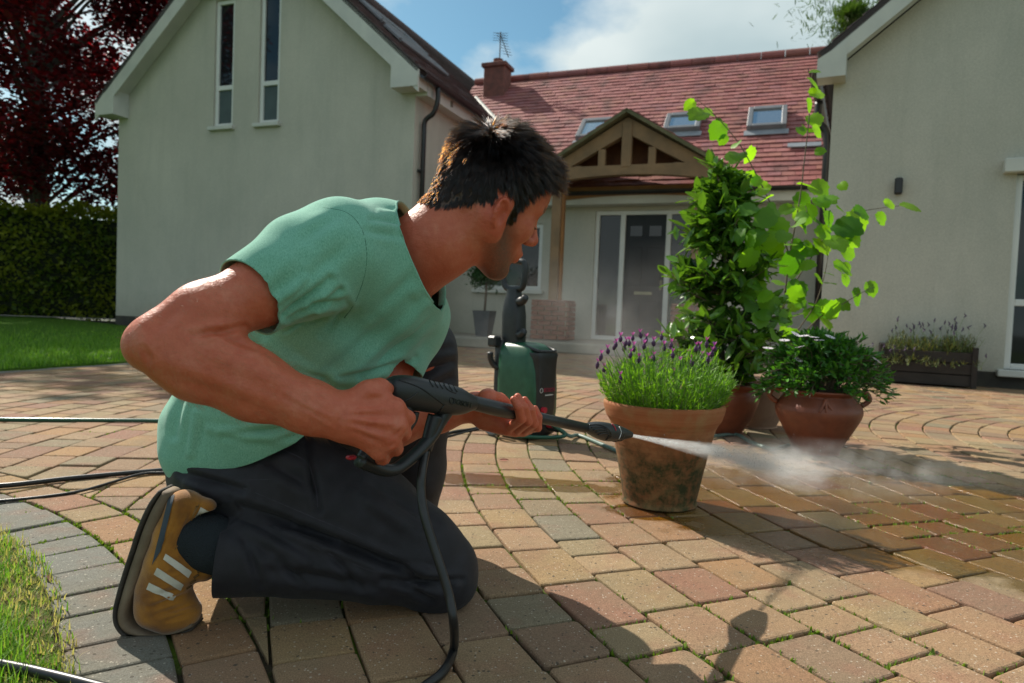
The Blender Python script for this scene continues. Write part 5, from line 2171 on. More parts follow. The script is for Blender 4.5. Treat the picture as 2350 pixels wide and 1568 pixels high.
for k in range(5):
    a, b = (520 + k * 14 - 60, 870 - k * 42), (545 + k * 20 - 60, 850 - k * 38)
    seam(ub, z5([(470 + k * 22, 835 - k * 32), (500 + k * 22, 815 - k * 32)]), .0020, "lace", lm_, upper, 6, .001)
sk = Field((-.62, 1.06, .06), (-.42, 1.26, .30), .003)
sk.chain([P(432, 1230, YS), P(470, 1243, YS + .012), P(530, 1265, YS + .02)], [.036, .0435, .046], .02)
kv, kq = sk.surface(2)
link("sock", np_mesh("sock", kv - PBASE, kq), SOCK, person)
# the other shoe stands flat behind the near thigh
c_ = P(845, 1250, 1.63) * np.array([1, 1, 0])
f = Field(c_ + (-.13, -.09, -.004), c_ + (.22, .09, .16), .004)
f.chain([c_ + (-.06, 0, .05), c_ + (.03, 0, .055), c_ + (.11, .01, .04), c_ + (.16, .015, .03)], [.040, .045, .042, .026], .03)
f.cone(c_ + (-.03, 0, .08), c_ + (-.02, 0, .12), .042, .042, .02)
v2, q2 = f.surface(2)
v2[:, 2] = np.maximum(v2[:, 2], .02)
up2 = link("shoe", np_mesh("shoe", v2 - PBASE, q2), SUEDE, person)
MB().tube([c_ + (-.10, 0, .012), c_ + (-.05, 0, .012), c_ + (.05, .005, .012), c_ + (.13, .012, .012), c_ + (.185, .018, .012)], [.02, .04, .047, .045, .02], 14, flat=.24, up=(0, 1, 0)).build("midsole", SOLE, up2, smooth=True, origin=PBASE)

# ------------------------------------------------------------------ spray gun with lance
GUNM = bpy.data.materials.new("black_plastic")
t = NT(GUNM)
t.set(color=(.016, .019, .021), rough=.42, spec=.5)
t.bump(t.noise(t.pos(), 700, 2), .12, .001)
GUNG = M("gloss_black_plastic", (.010, .012, .014), rough=.25)
REDP = M("red_plastic", (.42, .012, .03), rough=.4)
gbase = gp(900, 1083)
gun = empty("spray_gun", gbase)
tag(gun, "black pressure washer spray gun with long lance held in both hands", "spray gun")
UPZ = np.array([0, 0, 1.0])


def gloft(stations, name, mat, parent, n=24, pw=.8, cap=True, smooth=True):
    V, Fc = [], []
    for tp, bt, w_ in stations:
        a, b = gp(*tp), gp(*bt)
        c3, hv_ = (a + b) / 2, (a - b) / 2
        for q in range(n):
            g_ = 2 * math.pi * q / n
            ca, sa = math.cos(g_), math.sin(g_)
            ca, sa = math.copysign(abs(ca) ** pw, ca), math.copysign(abs(sa) ** pw, sa)
            V.append(c3 + hv_ * ca + GUN_N * (w_ * sa))
    m_ = len(stations)
    Fc = [(k * n + q, k * n + (q + 1) % n, (k + 1) * n + (q + 1) % n, (k + 1) * n + q) for k in range(m_ - 1) for q in range(n)]
    if cap:
        Fc += [tuple(range(n - 1, -1, -1)), tuple(range((m_ - 1) * n, m_ * n))]
    ob_ = MB().add(V, Fc).build(name, mat, parent, smooth=smooth, fix=True)
    if smooth:
        smooth_by_angle(ob_, 40)
    return ob_


def dense(st, k=4):
    A = np.array([(a[0], a[1], b[0], b[1], w_) for a, b, w_ in st])
    x = np.arange(len(A))
    out = []
    for i in range(len(A) - 1):
        for q in range(k):
            tt = q / k
            p0, p1, p2, p3 = A[max(i - 1, 0)], A[i], A[i + 1], A[min(i + 2, len(A) - 1)]
            out.append(.5 * (2 * p1 + (p2 - p0) * tt + (2 * p0 - 5 * p1 + 4 * p2 - p3) * tt ** 2 + (3 * p1 - p0 - 3 * p2 + p3) * tt ** 3))
    out.append(A[-1])
    return [((q[0], q[1]), (q[2], q[3]), max(.002, q[4])) for q in out]


body = gloft(dense([((889, 890), (882, 908), .006), ((893, 872), (892, 922), .019), ((908, 863), (918, 936), .0245), ((932, 861), (945, 942), .0265), ((962, 866), (974, 946), .0275),
                    ((992, 874), (1004, 950), .0275), ((1022, 880), (1030, 953), .027), ((1050, 888), (1053, 951), .0255), ((1067, 898), (1067, 946), .0225), ((1081, 905), (1080, 941), .0195)]), "body", GUNM, gun)
gloft([((1079, 904.5), (1078.5, 941.5), .0195), ((1084, 905.5), (1083, 943), .0198), ((1084.5, 907), (1083.5, 941.5), .0188), ((1130, 917.5), (1126, 953), .0188), ((1172, 927.5), (1168, 962), .0188),
       ((1179, 930.5), (1175, 962), .0175), ((1181, 934), (1177.5, 958), .014)], "barrel", GUNM, gun, pw=1)
lance_pts = np.array([gp(1172, 944), gp(1250, 962), gp(1352, 984)])
MB().tube(lance_pts, [.0108, .0106, .0104], 16, up=UPZ).build("lance", GUNM, gun, smooth=True)
noz = gloft(dense([((1342, 974), (1341, 991), .0095), ((1356, 970), (1354, 998), .0145), ((1374, 968), (1373, 1008), .0195), ((1391, 969.5), (1389, 1013), .0205), ((1407, 973), (1404, 1012), .0198),
                   ((1420, 977), (1416, 1011), .0175), ((1434, 983), (1430, 1008), .0145), ((1446, 990), (1442, 1005), .011)]), "nozzle", GUNM, gun)
# swept ridges, red pointer and pale ring on the nozzle
nb_ = bvh_of(noz)
for k in range(5):
    pts_ = [(1352 + k * 5, 976 + k * 5.5), (1372 + k * 4, 975 + k * 5), (1390 + k * 2.5, 981 + k * 4.5), (1400 - k * 1.5, 992 + k * 3.6), (1402 - k * 3, 1004 + k * 1.4)]
    q = [on(nb_, x, y, .0006) for x, y in spline([(a, b, 0) for a, b in pts_], 20)[:, :2]]
    q = [p_ for p_ in q if p_ is not None]
    if len(q) > 3:
        MB().tube(np.array(q), .0014, 6).build("ridge", GUNG, noz, smooth=True, origin=gbase)
for pts_, r_, mt, nm2 in (([(1404, 974), (1410, 980), (1413, 988)], .0015, REDP, "red_pointer"), ([(1421, 980), (1425, 993), (1420, 1008)], .0010, M("pale_print", (.6, .6, .58), rough=.5), "pale_ring")):
    q = [on(nb_, x, y, .0006) for x, y in spline([(a, b, 0) for a, b in pts_], 14)[:, :2]]
    q = [p_ for p_ in q if p_ is not None]
    MB().tube(np.array(q), r_, 6).build(nm2, mt, noz, smooth=True, origin=gbase)
for k in range(3):
    a = gp(1411 + k * 5.5, 994 + k * 1.2)
    MB().tube([a - GUN_D * .001, a + GUN_D * .001], .0198 - k * .0017, 22, up=UPZ).build("grip_ring", GUNG, noz, smooth=False, origin=gbase)
# grip and guard loop
gr = spline([gp(925, 930), gp(905, 965), gp(880, 1005), gp(850, 1042), gp(832, 1060)], 20)
MB().tube(gr, np.interp(np.linspace(0, 1, len(gr)), [0, .3, .8, 1], [.022, .0185, .018, .014]), 16, flat=.8, up=GUN_D).build("grip", GUNM, gun, smooth=True)
gd = spline([gp(1026, 930), gp(1010, 965), gp(988, 1003), gp(955, 1040), gp(925, 1066), gp(903, 1078), gp(880, 1078), gp(850, 1067), gp(826, 1056)], 48)
MB().tube(gd, np.interp(np.linspace(0, 1, len(gd)), [0, .15, .6, 1], [.016, .0105, .010, .012]), 14, flat=1.25, up=np.cross(GUN_D, GUN_N)).build("guard", GUNM, gun, smooth=True)
tr_ = spline([gp(955, 945), gp(948, 968), gp(930, 995)], 10)
MB().tube(tr_, .006, 10).build("trigger", GUNM, gun, smooth=True)
MB().box(gp(1021, 963, .003), (.012, .016, .017), np.column_stack([_gd, GUN_N, UPZ]), bev=.004).build("lock_button", REDP, gun)
MB().box(gp(806, 1050), (.014, .012, .006), np.column_stack([_gd, GUN_N, UPZ]), bev=.002).build("strap_clip", REDP, gun)
# moulded finger ridges on the back of the body
gb = bvh_of(body)
for k in range(6):
    x = 985 + k * 11
    q = [on(gb, xx, yy, .0004) for xx, yy in ((x, 874 + k * 2.3), (x + 4, 881 + k * 2.4), (x + 9, 888 + k * 2.4))]
    q = [p_ for p_ in q if p_ is not None]
    if len(q) > 1:
        MB().tube(np.array(q), .0011, 6).build("ridge", GUNG, body, smooth=True, origin=gbase)
for pts_, r_ in (([(915, 872), (960, 888), (1000, 915), (1020, 930)], .0013), ([(905, 930), (940, 915), (960, 900)], .0009), ([(1020, 930), (1005, 950)], .0016), ([(1018, 884), (1030, 896), (1046, 903)], .0012)):
    q = [on(gb, x, y, .0001) for x, y in spline([(a, b, 0) for a, b in pts_], 24)[:, :2]]
    q = [p_ for p_ in q if p_ is not None]
    if len(q) > 1:
        MB().tube(np.array(q), r_, 6).build("groove", GUNG, body, smooth=True, origin=gbase)


def lettering(word, pos_, xdir, ydir, size, mat, parent, origin, name="lettering", depth=.0005):
    cu = bpy.data.curves.new(name, 'FONT')
    cu.body = word
    cu.size = size
    cu.extrude = depth
    cu.align_x = 'CENTER'
    cu.align_y = 'CENTER'
    tmp = bpy.data.objects.new("tmp", cu)
    COL.objects.link(tmp)
    dg = bpy.context.evaluated_depsgraph_get()
    me_ = bpy.data.meshes.new_from_object(tmp.evaluated_get(dg))
    bpy.data.objects.remove(tmp)
    xd = np.asarray(xdir) / np.linalg.norm(xdir)
    zd = np.cross(xd, ydir)
    zd /= np.linalg.norm(zd)
    yd = np.cross(zd, xd)
    p_ = np.asarray(pos_) - np.asarray(origin)
    me_.transform(Matrix(((xd[0], yd[0], zd[0], p_[0]), (xd[1], yd[1], zd[1], p_[1]), (xd[2], yd[2], zd[2], p_[2]), (0, 0, 0, 1))))
    me_.name = name
    return link(name, me_, mat, parent)


xd_ = gp(1078, 931) - gp(1038, 921)
tp_ = on(gb, 1060, 926, .0008)
lettering("BOSCH", tp_, xd_, UPZ, .0125, GUNG, body, gbase)
eq = on(gb, 1037, 920, .0006)
if eq is not None:
    a = np.linspace(0, 2 * np.pi, 20)
    xu = xd_ / np.linalg.norm(xd_)
    MB().tube(np.array([eq + xu * .0052 * math.cos(q) + UPZ * .0052 * math.sin(q) for q in a]), .0007, 6).build("emblem", GUNG, body, smooth=True, origin=gbase)

# high-pressure hose from the gun to the ground
HOSE = M("black_hose", (.010, .011, .012), (.018, .018, .018), 30, .38)
hp = [gp(1000, 960), gp(990, 985), gp(978, 1030), P(968, 1085, 1.085), P(966, 1130, 1.075), P(974, 1185, 1.06), P(992, 1245, 1.05), P(1012, 1305, 1.04), P(1031, 1370, 1.03), P(1041, 1430, 1.02),
      G(1041, 1490, .010), G(1018, 1540, .009), G(975, 1575, .009), G(880, 1640, .009), G(650, 1700, .009)]
ho = MB().tube(spline(hp, 90), .0072, 12).build("pressure_hose", HOSE, None, smooth=True, origin=G(1041, 1490))
tag(ho, "black high-pressure hose hanging from the spray gun past the knee", "hose")
con = spline([gp(1000, 955), gp(990, 985), gp(977, 1033)], 12)
MB().tube(con, np.interp(np.linspace(0, 1, len(con)), [0, .5, 1], [.014, .0125, .0105]), 14).build("hose_connector", GUNM, gun, smooth=True)

# ------------------------------------------------------------------ terracotta pots
def terracotta(name, dirty):
    m_ = bpy.data.materials.new(name)
    t_ = NT(m_)
    p_ = t_.pos()
    nz = t_.noise(p_, 14, 6, .65)
    turn = t_.noise(t_.mapping(p_, scale=(.15, .15, 7)), 22, 3)
    if dirty:
        c_ = t_.mix(t_.ramp(turn, .3, .7), (.36, .135, .055), (.30, .10, .038))
        c_ = t_.mix(t_.math('MULTIPLY', t_.ramp(nz, .45, .7), .7), c_, (.34, .20, .09))
        sp_ = t_.n.new("ShaderNodeSeparateXYZ")
        t_.put(sp_.inputs[0], p_)
        # algae and lime crust on the lower half, with a ragged edge
        low = t_.math('ADD', sp_.outputs[2], t_.math('MULTIPLY', t_.math('SUBTRACT', nz, .5), .22))
        alg = t_.ramp(low, .13, .24, (1, 1, 1), (0, 0, 0))
        blot = t_.ramp(t_.noise(p_, 34, 6, .7), .40, .60)
        c_ = t_.mix(t_.math('MULTIPLY', alg, t_.math('ADD', t_.math('MULTIPLY', blot, .5), .5)), c_, (.040, .042, .014))
        lime = t_.math('MULTIPLY', t_.ramp(t_.noise(t_.mapping(p_, loc=(5, 2, 1)), 9, 5, .7), .52, .72), .5)
        c_ = t_.mix(lime, c_, (.27, .20, .085))
        t_.set(color=c_, rough=.82, spec=.3)
    else:
        c_ = t_.mix(t_.ramp(nz, .35, .7), (.23, .068, .032), (.15, .042, .022))
        c_ = t_.mix(t_.math('MULTIPLY', t_.ramp(t_.noise(p_, 5, 4), .55, .75), .3), c_, (.22, .12, .08))
        t_.set(color=c_, rough=.44, spec=.45)
    t_.bump(t_.math('ADD', turn, t_.math('MULTIPLY', nz, .6)), .25, .004)
    MATS[name] = m_
    return m_


TC_D, TC_G = terracotta("mossy_terracotta", True), terracotta("glazed_terracotta", False)
SOIL = M("potting_soil", (.03, .02, .013), (.055, .038, .024), 60, 1.0, .8, 150)


def lathe_pot(name, c, prof, mat, label, soil_r, soil_z, n=64, zs=1.0, rs=1.0):
    prof = [(r_ * rs, z_ * (zs if z_ > .005 else 1)) for r_, z_ in prof]
    soil_r, soil_z = soil_r * rs, soil_z * zs
    pr = spline([(r_, z_, 0) for r_, z_ in prof], 60)[:, :2]
    pot = empty(name, c)
    tag(pot, label, "plant pot")
    ob_ = MB().lathe(c, pr, n).build("pot_body", mat, pot, smooth=True, fix=True)
    smooth_by_angle(ob_, 50)
    MB().lathe(c, [(.001, soil_z + .01), (soil_r * .6, soil_z + .012), (soil_r, soil_z)], 32).build("soil", SOIL, pot, smooth=True, fix=True)
    return pot


PC = np.array([.46, 2.03, 0.0])
pot1 = lathe_pot("plant_pot", PC, [(.0, .004), (.104, .004), (.109, .02), (.120, .08), (.136, .16), (.151, .225), (.160, .248), (.169, .262), (.176, .285), (.178, .300), (.172, .306), (.160, .300), (.150, .27), (.140, .20)],
                 TC_D, "mossy terracotta pot of lavender standing before the spray nozzle", .152, .262)


# ------------------------------------------------------------------ leaves
def leaf_geo(kind):
    """leaf outline in its own plane: x along, y across, with fold and droop; returns verts, faces"""
    if kind == "bay":
        xs = np.linspace(0, 1, 6)
        w = .19 * np.sin(np.pi * np.clip(xs * .96 + .02, 0, 1)) ** .8
        droop = -.10 * xs ** 2
        fold = .05
    elif kind == "needle":
        xs = np.linspace(0, 1, 3)
        w = np.array([.05, .06, .0])
        droop = -.08 * xs ** 2
        fold = .01
    elif kind == "daisy_leaf":
        xs = np.linspace(0, 1, 4)
        w = np.array([.05, .17, .15, .0])
        droop = -.1 * xs ** 2
        fold = .03
    V, Fc = [], []
    for i, (x, ww, dz) in enumerate(zip(xs, w, droop)):
        V += [(x, -ww, dz + fold * (ww > 0)), (x, 0, dz), (x, ww, dz + fold * (ww > 0))]
    for i in range(len(xs) - 1):
        a = i * 3
        Fc += [(a, a + 3, a + 4, a + 1), (a + 1, a + 4, a + 5, a + 2)]
    return np.array(V), Fc


def orient(d, up, roll=0.0):
    d = np.asarray(d, float) / (np.linalg.norm(d) + 1e-9)
    s = np.cross(up, d)
    if np.linalg.norm(s) < 1e-4:
        s = np.cross((1, 0, 0), d)
    s /= np.linalg.norm(s)
    n_ = np.cross(d, s)
    c_, q_ = math.cos(roll), math.sin(roll)
    return np.column_stack([d, s * c_ + n_ * q_, n_ * c_ - s * q_])


def many_leaves(geo, pos_, dirs, sizes, rolls, tints, up=(0, 0, 1)):
    V0, F0 = geo
    mb_ = MB()
    nV = len(V0)
    out = np.empty((len(pos_), nV, 3))
    for i in range(len(pos_)):
        out[i] = pos_[i] + (orient(dirs[i], up, rolls[i]) @ (V0 * sizes[i]).T).T
    F_all = [tuple(k + i * nV for k in fc) for i in range(len(pos_)) for fc in F0]
    mb_.v, mb_.f, mb_.mi, mb_.at, mb_.n = [out.reshape(-1, 3)], F_all, [0] * len(F_all), [np.repeat(tints, nV)], len(pos_) * nV
    return mb_


# ---- lavender in the near pot
LAV = leaf_mat("lavender_leaf", (.065, .20, .012), (.23, .46, .035), .42, .5)
STEM = M("green_stem", (.16, .28, .06), (.12, .2, .05), 40, .7)
PUR = M("lavender_calyx", (.045, .018, .055), (.085, .03, .10), 200, .8)
PURB = leaf_mat("lavender_bract", (.30, .05, .42), (.42, .10, .55), .3, .6)
lav = empty("lavender_plant", PC + (0, 0, .27))
tag(lav, "bright green lavender with purple flower heads growing in the mossy pot", "plant")
pos_, dirs, sizes, rolls, tints = [], [], [], [], []
sm = MB()
top_c = PC + np.array([-.012, 0, .25])
tips = []
for i in range(330):
    a, rr_ = random.uniform(0, 2 * math.pi), math.sqrt(random.random())
    L_ = (.245 - .085 * rr_ ** 2) * random.uniform(.72, 1.06)
    d = np.array([math.cos(a) * rr_ * .74, math.sin(a) * rr_ * .74, 1.0])
    d /= np.linalg.norm(d)
    p0 = PC + np.array([math.cos(a) * rr_ * .115, math.sin(a) * rr_ * .115, .25])
    p1 = p0 + d * L_
    cv = spline([p0, (p0 + p1) / 2 + np.array([math.cos(a), math.sin(a), 0]) * .012, p1], 8)
    sm.tube(cv, np.linspace(.0016, .0008, len(cv)), 4, cap=False)
    tips.append((p1, d))
    for k in range(34):
        t_ = random.uniform(.12, 1.0)
        p_ = cv[min(len(cv) - 1, int(t_ * (len(cv) - 1)))] + np.random.normal(0, .004, 3)
        q = d * random.uniform(.8, 1.5) + np.random.normal(0, .48, 3)
        pos_.append(p_)
        dirs.append(q)
        sizes.append(random.uniform(.014, .028))
        rolls.append(random.uniform(-1, 1))
        tints.append(min(1, max(0, random.gauss(.42, .28))))
fo = many_leaves(leaf_geo("needle"), pos_, dirs, sizes, rolls, np.array(tints)).build("foliage", LAV, lav)
fo["kind"] = "stuff"
sm.build("stems", STEM, lav, smooth=True)["kind"] = "stuff"
# flower heads where the photograph shows them
heads = [(1371, 838), (1379, 820), (1386, 848), (1395, 806), (1410, 797), (1424, 778), (1432, 800), (1444, 788), (1447, 815), (1452, 776), (1470, 770), (1482, 781), (1413, 792), (1478, 795), (1500, 788), (1518, 774), (1524, 798),
         (1540, 793), (1466, 826), (1490, 832), (1500, 822), (1512, 858), (1548, 860), (1560, 835), (1580, 818), (1588, 832), (1605, 800), (1610, 822), (1622, 790), (1634, 812), (1630, 840), (1640, 800), (1480, 900), (1526, 893), (1424, 870),
         (1544, 815), (1597, 800), (1455, 800), (1436, 788), (1625, 826)]
for hx, hy in heads:
    dp = random.uniform(-.11, .12)
    tip = P(hx, hy, PC[1] + dp)
    bot = top_c + (tip - top_c) * .6 + np.array([0, 0, -.02])
    fl = MB()
    hh = random.uniform(.018, .025)
    axd = np.array([random.gauss(0, .12), random.gauss(0, .12), 1.0])
    axd /= np.linalg.norm(axd)
    zs = np.linspace(0, 1, 9)
    rr_ = .0058 * np.sin(np.pi * np.clip(zs * .86 + .1, 0, 1)) * (1 + .18 * (np.arange(9) % 2))
    fl.tube([tip + axd * (hh * z - hh * .5) for z in zs], rr_, 8)
    head_o = fl.build("flower_head", PUR, lav, smooth=False)
    br = MB()
    for k in range(4):
        a = k * 1.57 + random.random()
        dd_ = np.array([math.cos(a) * .55, math.sin(a) * .55, 1.0])
        R_ = orient(dd_, (0, 0, 1))
        Vb = np.array([(0, -.0015, 0), (0, .0015, 0), (.009, .003, 0), (.015, 0, -.001), (.009, -.003, 0)]) @ R_.T + tip + axd * hh * .45
        br.add(Vb, [(0, 1, 2, 3, 4)], 0, random.random())
    link("bract", br.mesh("bract", np.array(lav.matrix_basis.translation)), PURB, head_o)
    cv = spline([bot, (bot + tip) / 2 + np.random.normal(0, .004, 3), tip - axd * hh * .4], 8)
    link("stem", MB().tube(cv, .0009, 5).mesh("stem", np.array(lav.matrix_basis.translation)), STEM, head_o)

# ---- the three pots behind
P2 = G(1672, 1005) + np.array([0, .14, 0])
pot2 = lathe_pot("plant_pot", P2, [(0, .004), (.10, .004), (.105, .02), (.145, .12), (.175, .24), (.178, .30), (.17, .335), (.182, .35), (.19, .375), (.18, .385), (.165, .37), (.15, .30)], TC_G,
                 "plain reddish clay pot holding the bay tree behind the lavender", .165, .35, zs=.66)
P3 = G(1760, 1000) + np.array([.03, .30, 0])
pot3 = lathe_pot("plant_pot", P3, [(0, .004), (.12, .004), (.125, .02), (.155, .13), (.182, .28), (.19, .36), (.20, .385), (.192, .395), (.175, .38), (.16, .30)], M("pale_terracotta", (.33, .20, .13), (.25, .14, .09), 10, .8, .3, 40),
                 "paler clay pot of the hazel between the other two, half hidden", .175, .36, zs=.66)
P4 = np.array([1.335, 2.94, 0])
pot4 = lathe_pot("plant_pot", P4, [(0, .004), (.098, .004), (.103, .02), (.128, .09), (.165, .18), (.192, .26), (.192, .31), (.168, .36), (.158, .385), (.172, .40), (.184, .412), (.178, .422), (.160, .415), (.148, .38)], TC_G,
                 "bulbous glazed clay jar with small loop handles full of white daisies", .158, .395, zs=.66, rs=.90)
for s in (-1, 1):
    qh = np.array([math.cos(.15), -math.sin(.15), 0]) * s
    hp_ = spline([P4 + qh * .156 + (0, 0, .268), P4 + qh * .190 + (0, 0, .270), P4 + qh * .204 + (0, 0, .240), P4 + qh * .172 + (0, 0, .212)], 16)
    MB().tube(hp_, .0115, 10).build("pot_handle", TC_G, pot4, smooth=True)
# pressed ornament under the rim, facing the drive
dq = np.array([-.25, -.97, 0])
for s in (-.6, 0, .6):
    oc = spline([P4 + dq * .150 + (0, 0, .248), P4 + dq * .166 + (s * .02, 0, .225), P4 + dq * .175 + (s * .05, 0, .198)], 10)
    MB().tube(oc, np.linspace(.008, .004, len(oc)), 8).build("pot_ornament", TC_G, pot4, smooth=True)

# ---- bay tree
BAY = leaf_mat("bay_leaf", (.014, .050, .008), (.12, .27, .028), .28, .18)
BARK = M("plant_bark", (.10, .075, .05), (.16, .12, .08), 60, .85, .4, 120)
bay = empty("bay_tree", P2 + (0, 0, .23))
tag(bay, "tall dense bay tree with glossy dark leaves in the reddish pot", "plant")
base_ = P2 + np.array([0, 0, .22])
topb = P(1650, 385, P2[1])
Hb = topb[2] - base_[2]
cv = spline([base_, base_ + (topb - base_) * .5 + (.015, 0, 0), topb - (0, 0, .04)], 14)
MB().tube(cv, np.linspace(.012, .003, len(cv)), 8).build("trunk", BARK, bay, smooth=True)
items, tw = [], MB()
geo = leaf_geo("bay")
shoots = []
for i in range(250):
    h_ = random.random() ** .95
    a = random.uniform(0, 2 * math.pi)
    prof_r = .225 * (1 - h_ ** 1.5) ** .7 + .03
    if h_ < .15:
        prof_r *= .6 + h_ * 2.7
    prof_r *= 1 + .16 * math.sin(a * 3 + h_ * 9) + random.uniform(-.42, .34)
    ctr_ = cv[min(len(cv) - 1, int(h_ * (len(cv) - 1)))]
    d = np.array([math.cos(a), math.sin(a), random.uniform(.15, .9)])
    end = ctr_ + np.array([math.cos(a) * prof_r, math.sin(a) * prof_r, random.uniform(.0, .13)])
    shoots.append((ctr_, end, d))
    tw.tube([ctr_, ctr_ * .4 + end * .6 + (0, 0, -.005), end], .0022, 4, cap=False)
    for k in range(9):
        t_ = 1 - .75 * random.random() ** 1.4
        p_ = ctr_ * (1 - t_) + end * t_ + np.random.normal(0, .008, 3)
        if p_[2] < .255:
            continue
        q = d * random.uniform(.2, 1.0) + np.random.normal(0, .62, 3)
        sz = random.uniform(.06, .11)
        V = p_ + (orient(q, (0, 0, 1), random.uniform(-1.0, 1.0)) @ (geo[0] * sz).T).T
        items.append((V, geo[1], min(1, max(0, random.gauss(.25, .2) + .5 * (t_ > .8) + .15 * h_))))  # leaves near shoot tips tinted lighter, backlight painted into their colour
share_out(bay, "leaf", items, BAY, 300, "foliage")
tw.build("twig", BARK, bay)["kind"] = "stuff"

# ---- hazel: stems and single big leaves, placed where they grow in the photograph
HAZ = leaf_mat("hazel_leaf", (.050, .16, .012), (.21, .44, .03), .6, .45, (1.8, 1.7, .4))
hazel = empty("hazel_sapling", P3 + (0, 0, .235))
tag(hazel, "lanky hazel sapling with broad lime green leaves reaching above the pots", "plant")
HYd = P3[1]
hz_stems = [
    ([(1770, 925), (1790, 790), (1800, 690), (1812, 590), (1828, 500), (1838, 440), (1846, 370), (1856, 280), (1862, 200), (1864, 165)], 0.0, .006),
    ([(1812, 590), (1790, 520), (1765, 460), (1730, 390), (1700, 335), (1660, 285), (1625, 250), (1600, 228)], -.08, .0045),
    ([(1800, 700), (1830, 640), (1870, 580), (1910, 520), (1960, 490), (2020, 478), (2085, 470)], .10, .0045),
    ([(1830, 760), (1870, 700), (1890, 640), (1900, 590), (1905, 540)], .05, .004),
    ([(1830, 780), (1880, 730), (1930, 700), (1985, 668), (2005, 660)], -.12, .0035),
    ([(1775, 920), (1765, 760), (1745, 680), (1735, 600), (1745, 540)], -.05, .004)]
for pts_, dy, r_ in hz_stems:
    q = np.array([P(x, y, HYd + dy * min(1, k / 3)) for k, (x, y) in enumerate(pts_)])
    cv = spline(q, 30)
    MB().tube(cv, np.linspace(r_, r_ * .3, len(cv)), 6).build("stem", BARK, hazel, smooth=True)


def hazel_leaf(seed):
    rg = random.Random(seed)
    V, Fc = [(0, 0, 0)], []
    nr_ = 26
    cup = rg.uniform(.05, .22)
    for ring_ in (.55, 1.0):
        for k in range(nr_):
            a = 2 * math.pi * k / nr_
            rad = .46 * (1 + .10 * math.cos(a)) * ring_
            if ring_ == 1.0:
                rad *= 1 + .055 * (1 if k % 2 else -1) + rg.uniform(-.03, .03)
                if k == 0:
                    rad *= 1.22
                if k == nr_ // 2:
                    rad *= .80
            x, y = rad * math.cos(a), rad * math.sin(a) * .96
            z = cup * abs(y) * .8 - .35 * max(0, x) ** 2 + .03 * math.sin(8 * abs(y) + 5 * x) * ring_
            V.append((x + .46, y, z))
    V[0] = (.46, 0, 0)
    for k in range(nr_):
        b = (k + 1) % nr_
        Fc.append((0, 1 + k, 1 + b))
        Fc.append((1 + k, 1 + nr_ + k, 1 + nr_ + b, 1 + b))
    V = np.array(V)
    V[:, 0] -= .0
    return V, Fc


LV = [hazel_leaf(k) for k in range(6)]
# (x, y, size in pixels, droop: -1 hanging .. 1 level)
hl_ = [(1605, 262, 46), (1650, 295, 44), (1585, 240, 26), (1630, 258, 28), (1690, 330, 26), (1660, 318, 24), (1690, 358, 46), (1722, 352, 36), (1722, 408, 34), (1750, 438, 30),
       (1864, 188, 34), (1872, 215, 34), (1856, 240, 30), (1868, 272, 36), (1852, 295, 30), (1874, 300, 30), (1838, 298, 24), (1880, 348, 22), (1868, 165, 22),
       (1850, 425, 42), (1876, 430, 42), (1838, 455, 36), (1885, 460, 40), (1862, 480, 36), (1890, 485, 34), (1835, 500, 44), (1868, 505, 34), (1905, 455, 28),
       (1940, 520, 62), (1975, 488, 40), (1915, 555, 54), (1885, 560, 44), (2020, 500, 30), (2040, 468, 28), (2085, 474, 42), (1945, 580, 36), (1900, 500, 34), (1955, 550, 34),
       (1932, 615, 46), (1905, 650, 26), (1940, 640, 28), (1998, 660, 34), (1965, 680, 40), (1910, 710, 44), (1885, 732, 54), (1860, 720, 34), (1870, 700, 30),
       (1720, 480, 44), (1760, 500, 48), (1790, 520, 44), (1740, 545, 50), (1775, 575, 56), (1720, 590, 46), (1820, 600, 54), (1805, 560, 46), (1850, 575, 40), (1760, 630, 44), (1735, 660, 46),
       (1800, 650, 50), (1830, 660, 44), (1770, 700, 44), (1745, 730, 40), (1800, 720, 40), (1780, 770, 38), (1815, 770, 36), (1850, 610, 34), (1700, 540, 36), (1760, 455, 34), (1808, 480, 34), (1790, 610, 40),
       (1845, 520, 30), (1830, 560, 28), (1750, 780, 34), (1725, 700, 34), (1790, 820, 34), (1825, 700, 30)]
for k, (x, y, sz) in enumerate(hl_ + [(x + random.uniform(-30, 30), y + random.uniform(-30, 30), sz * .8) for x, y, sz in hl_ if 430 < y < 780 and 1690 < x < 1960]):
    rg = random.Random(k * 7 + 3)
    Yd = HYd + rg.uniform(-.13, .13) - (.42 if x < 1800 and y > 440 else 0)
    p_ = P(x, y, Yd)
    s_ = sz * 1.22 / F * Yd
    side = 1 if x > 1830 else -1
    d = np.array([side * rg.uniform(.1, 1.0), rg.uniform(-.8, .4), rg.uniform(-1.0, .1)])
    up_ = np.array([rg.uniform(-.5, .5), -rg.uniform(.3, 1.0), rg.uniform(.2, .9)])
    Rl = orient(d, up_, rg.uniform(-.5, .5))
    V0, F0 = LV[k % 6]
    me_ = bpy.data.meshes.new("leaf")
    Vw = (Rl @ ((V0 - (.46, 0, 0)) * s_).T).T
    mbl = MB().add(Vw, F0, 0, min(1, max(0, rg.gauss(.5, .36))))
    ob_ = link("leaf", mbl.mesh("leaf", (0, 0, 0), True), HAZ, hazel)
    ob_.location = Vector((p_ - np.array(hazel.matrix_basis.translation)).tolist())

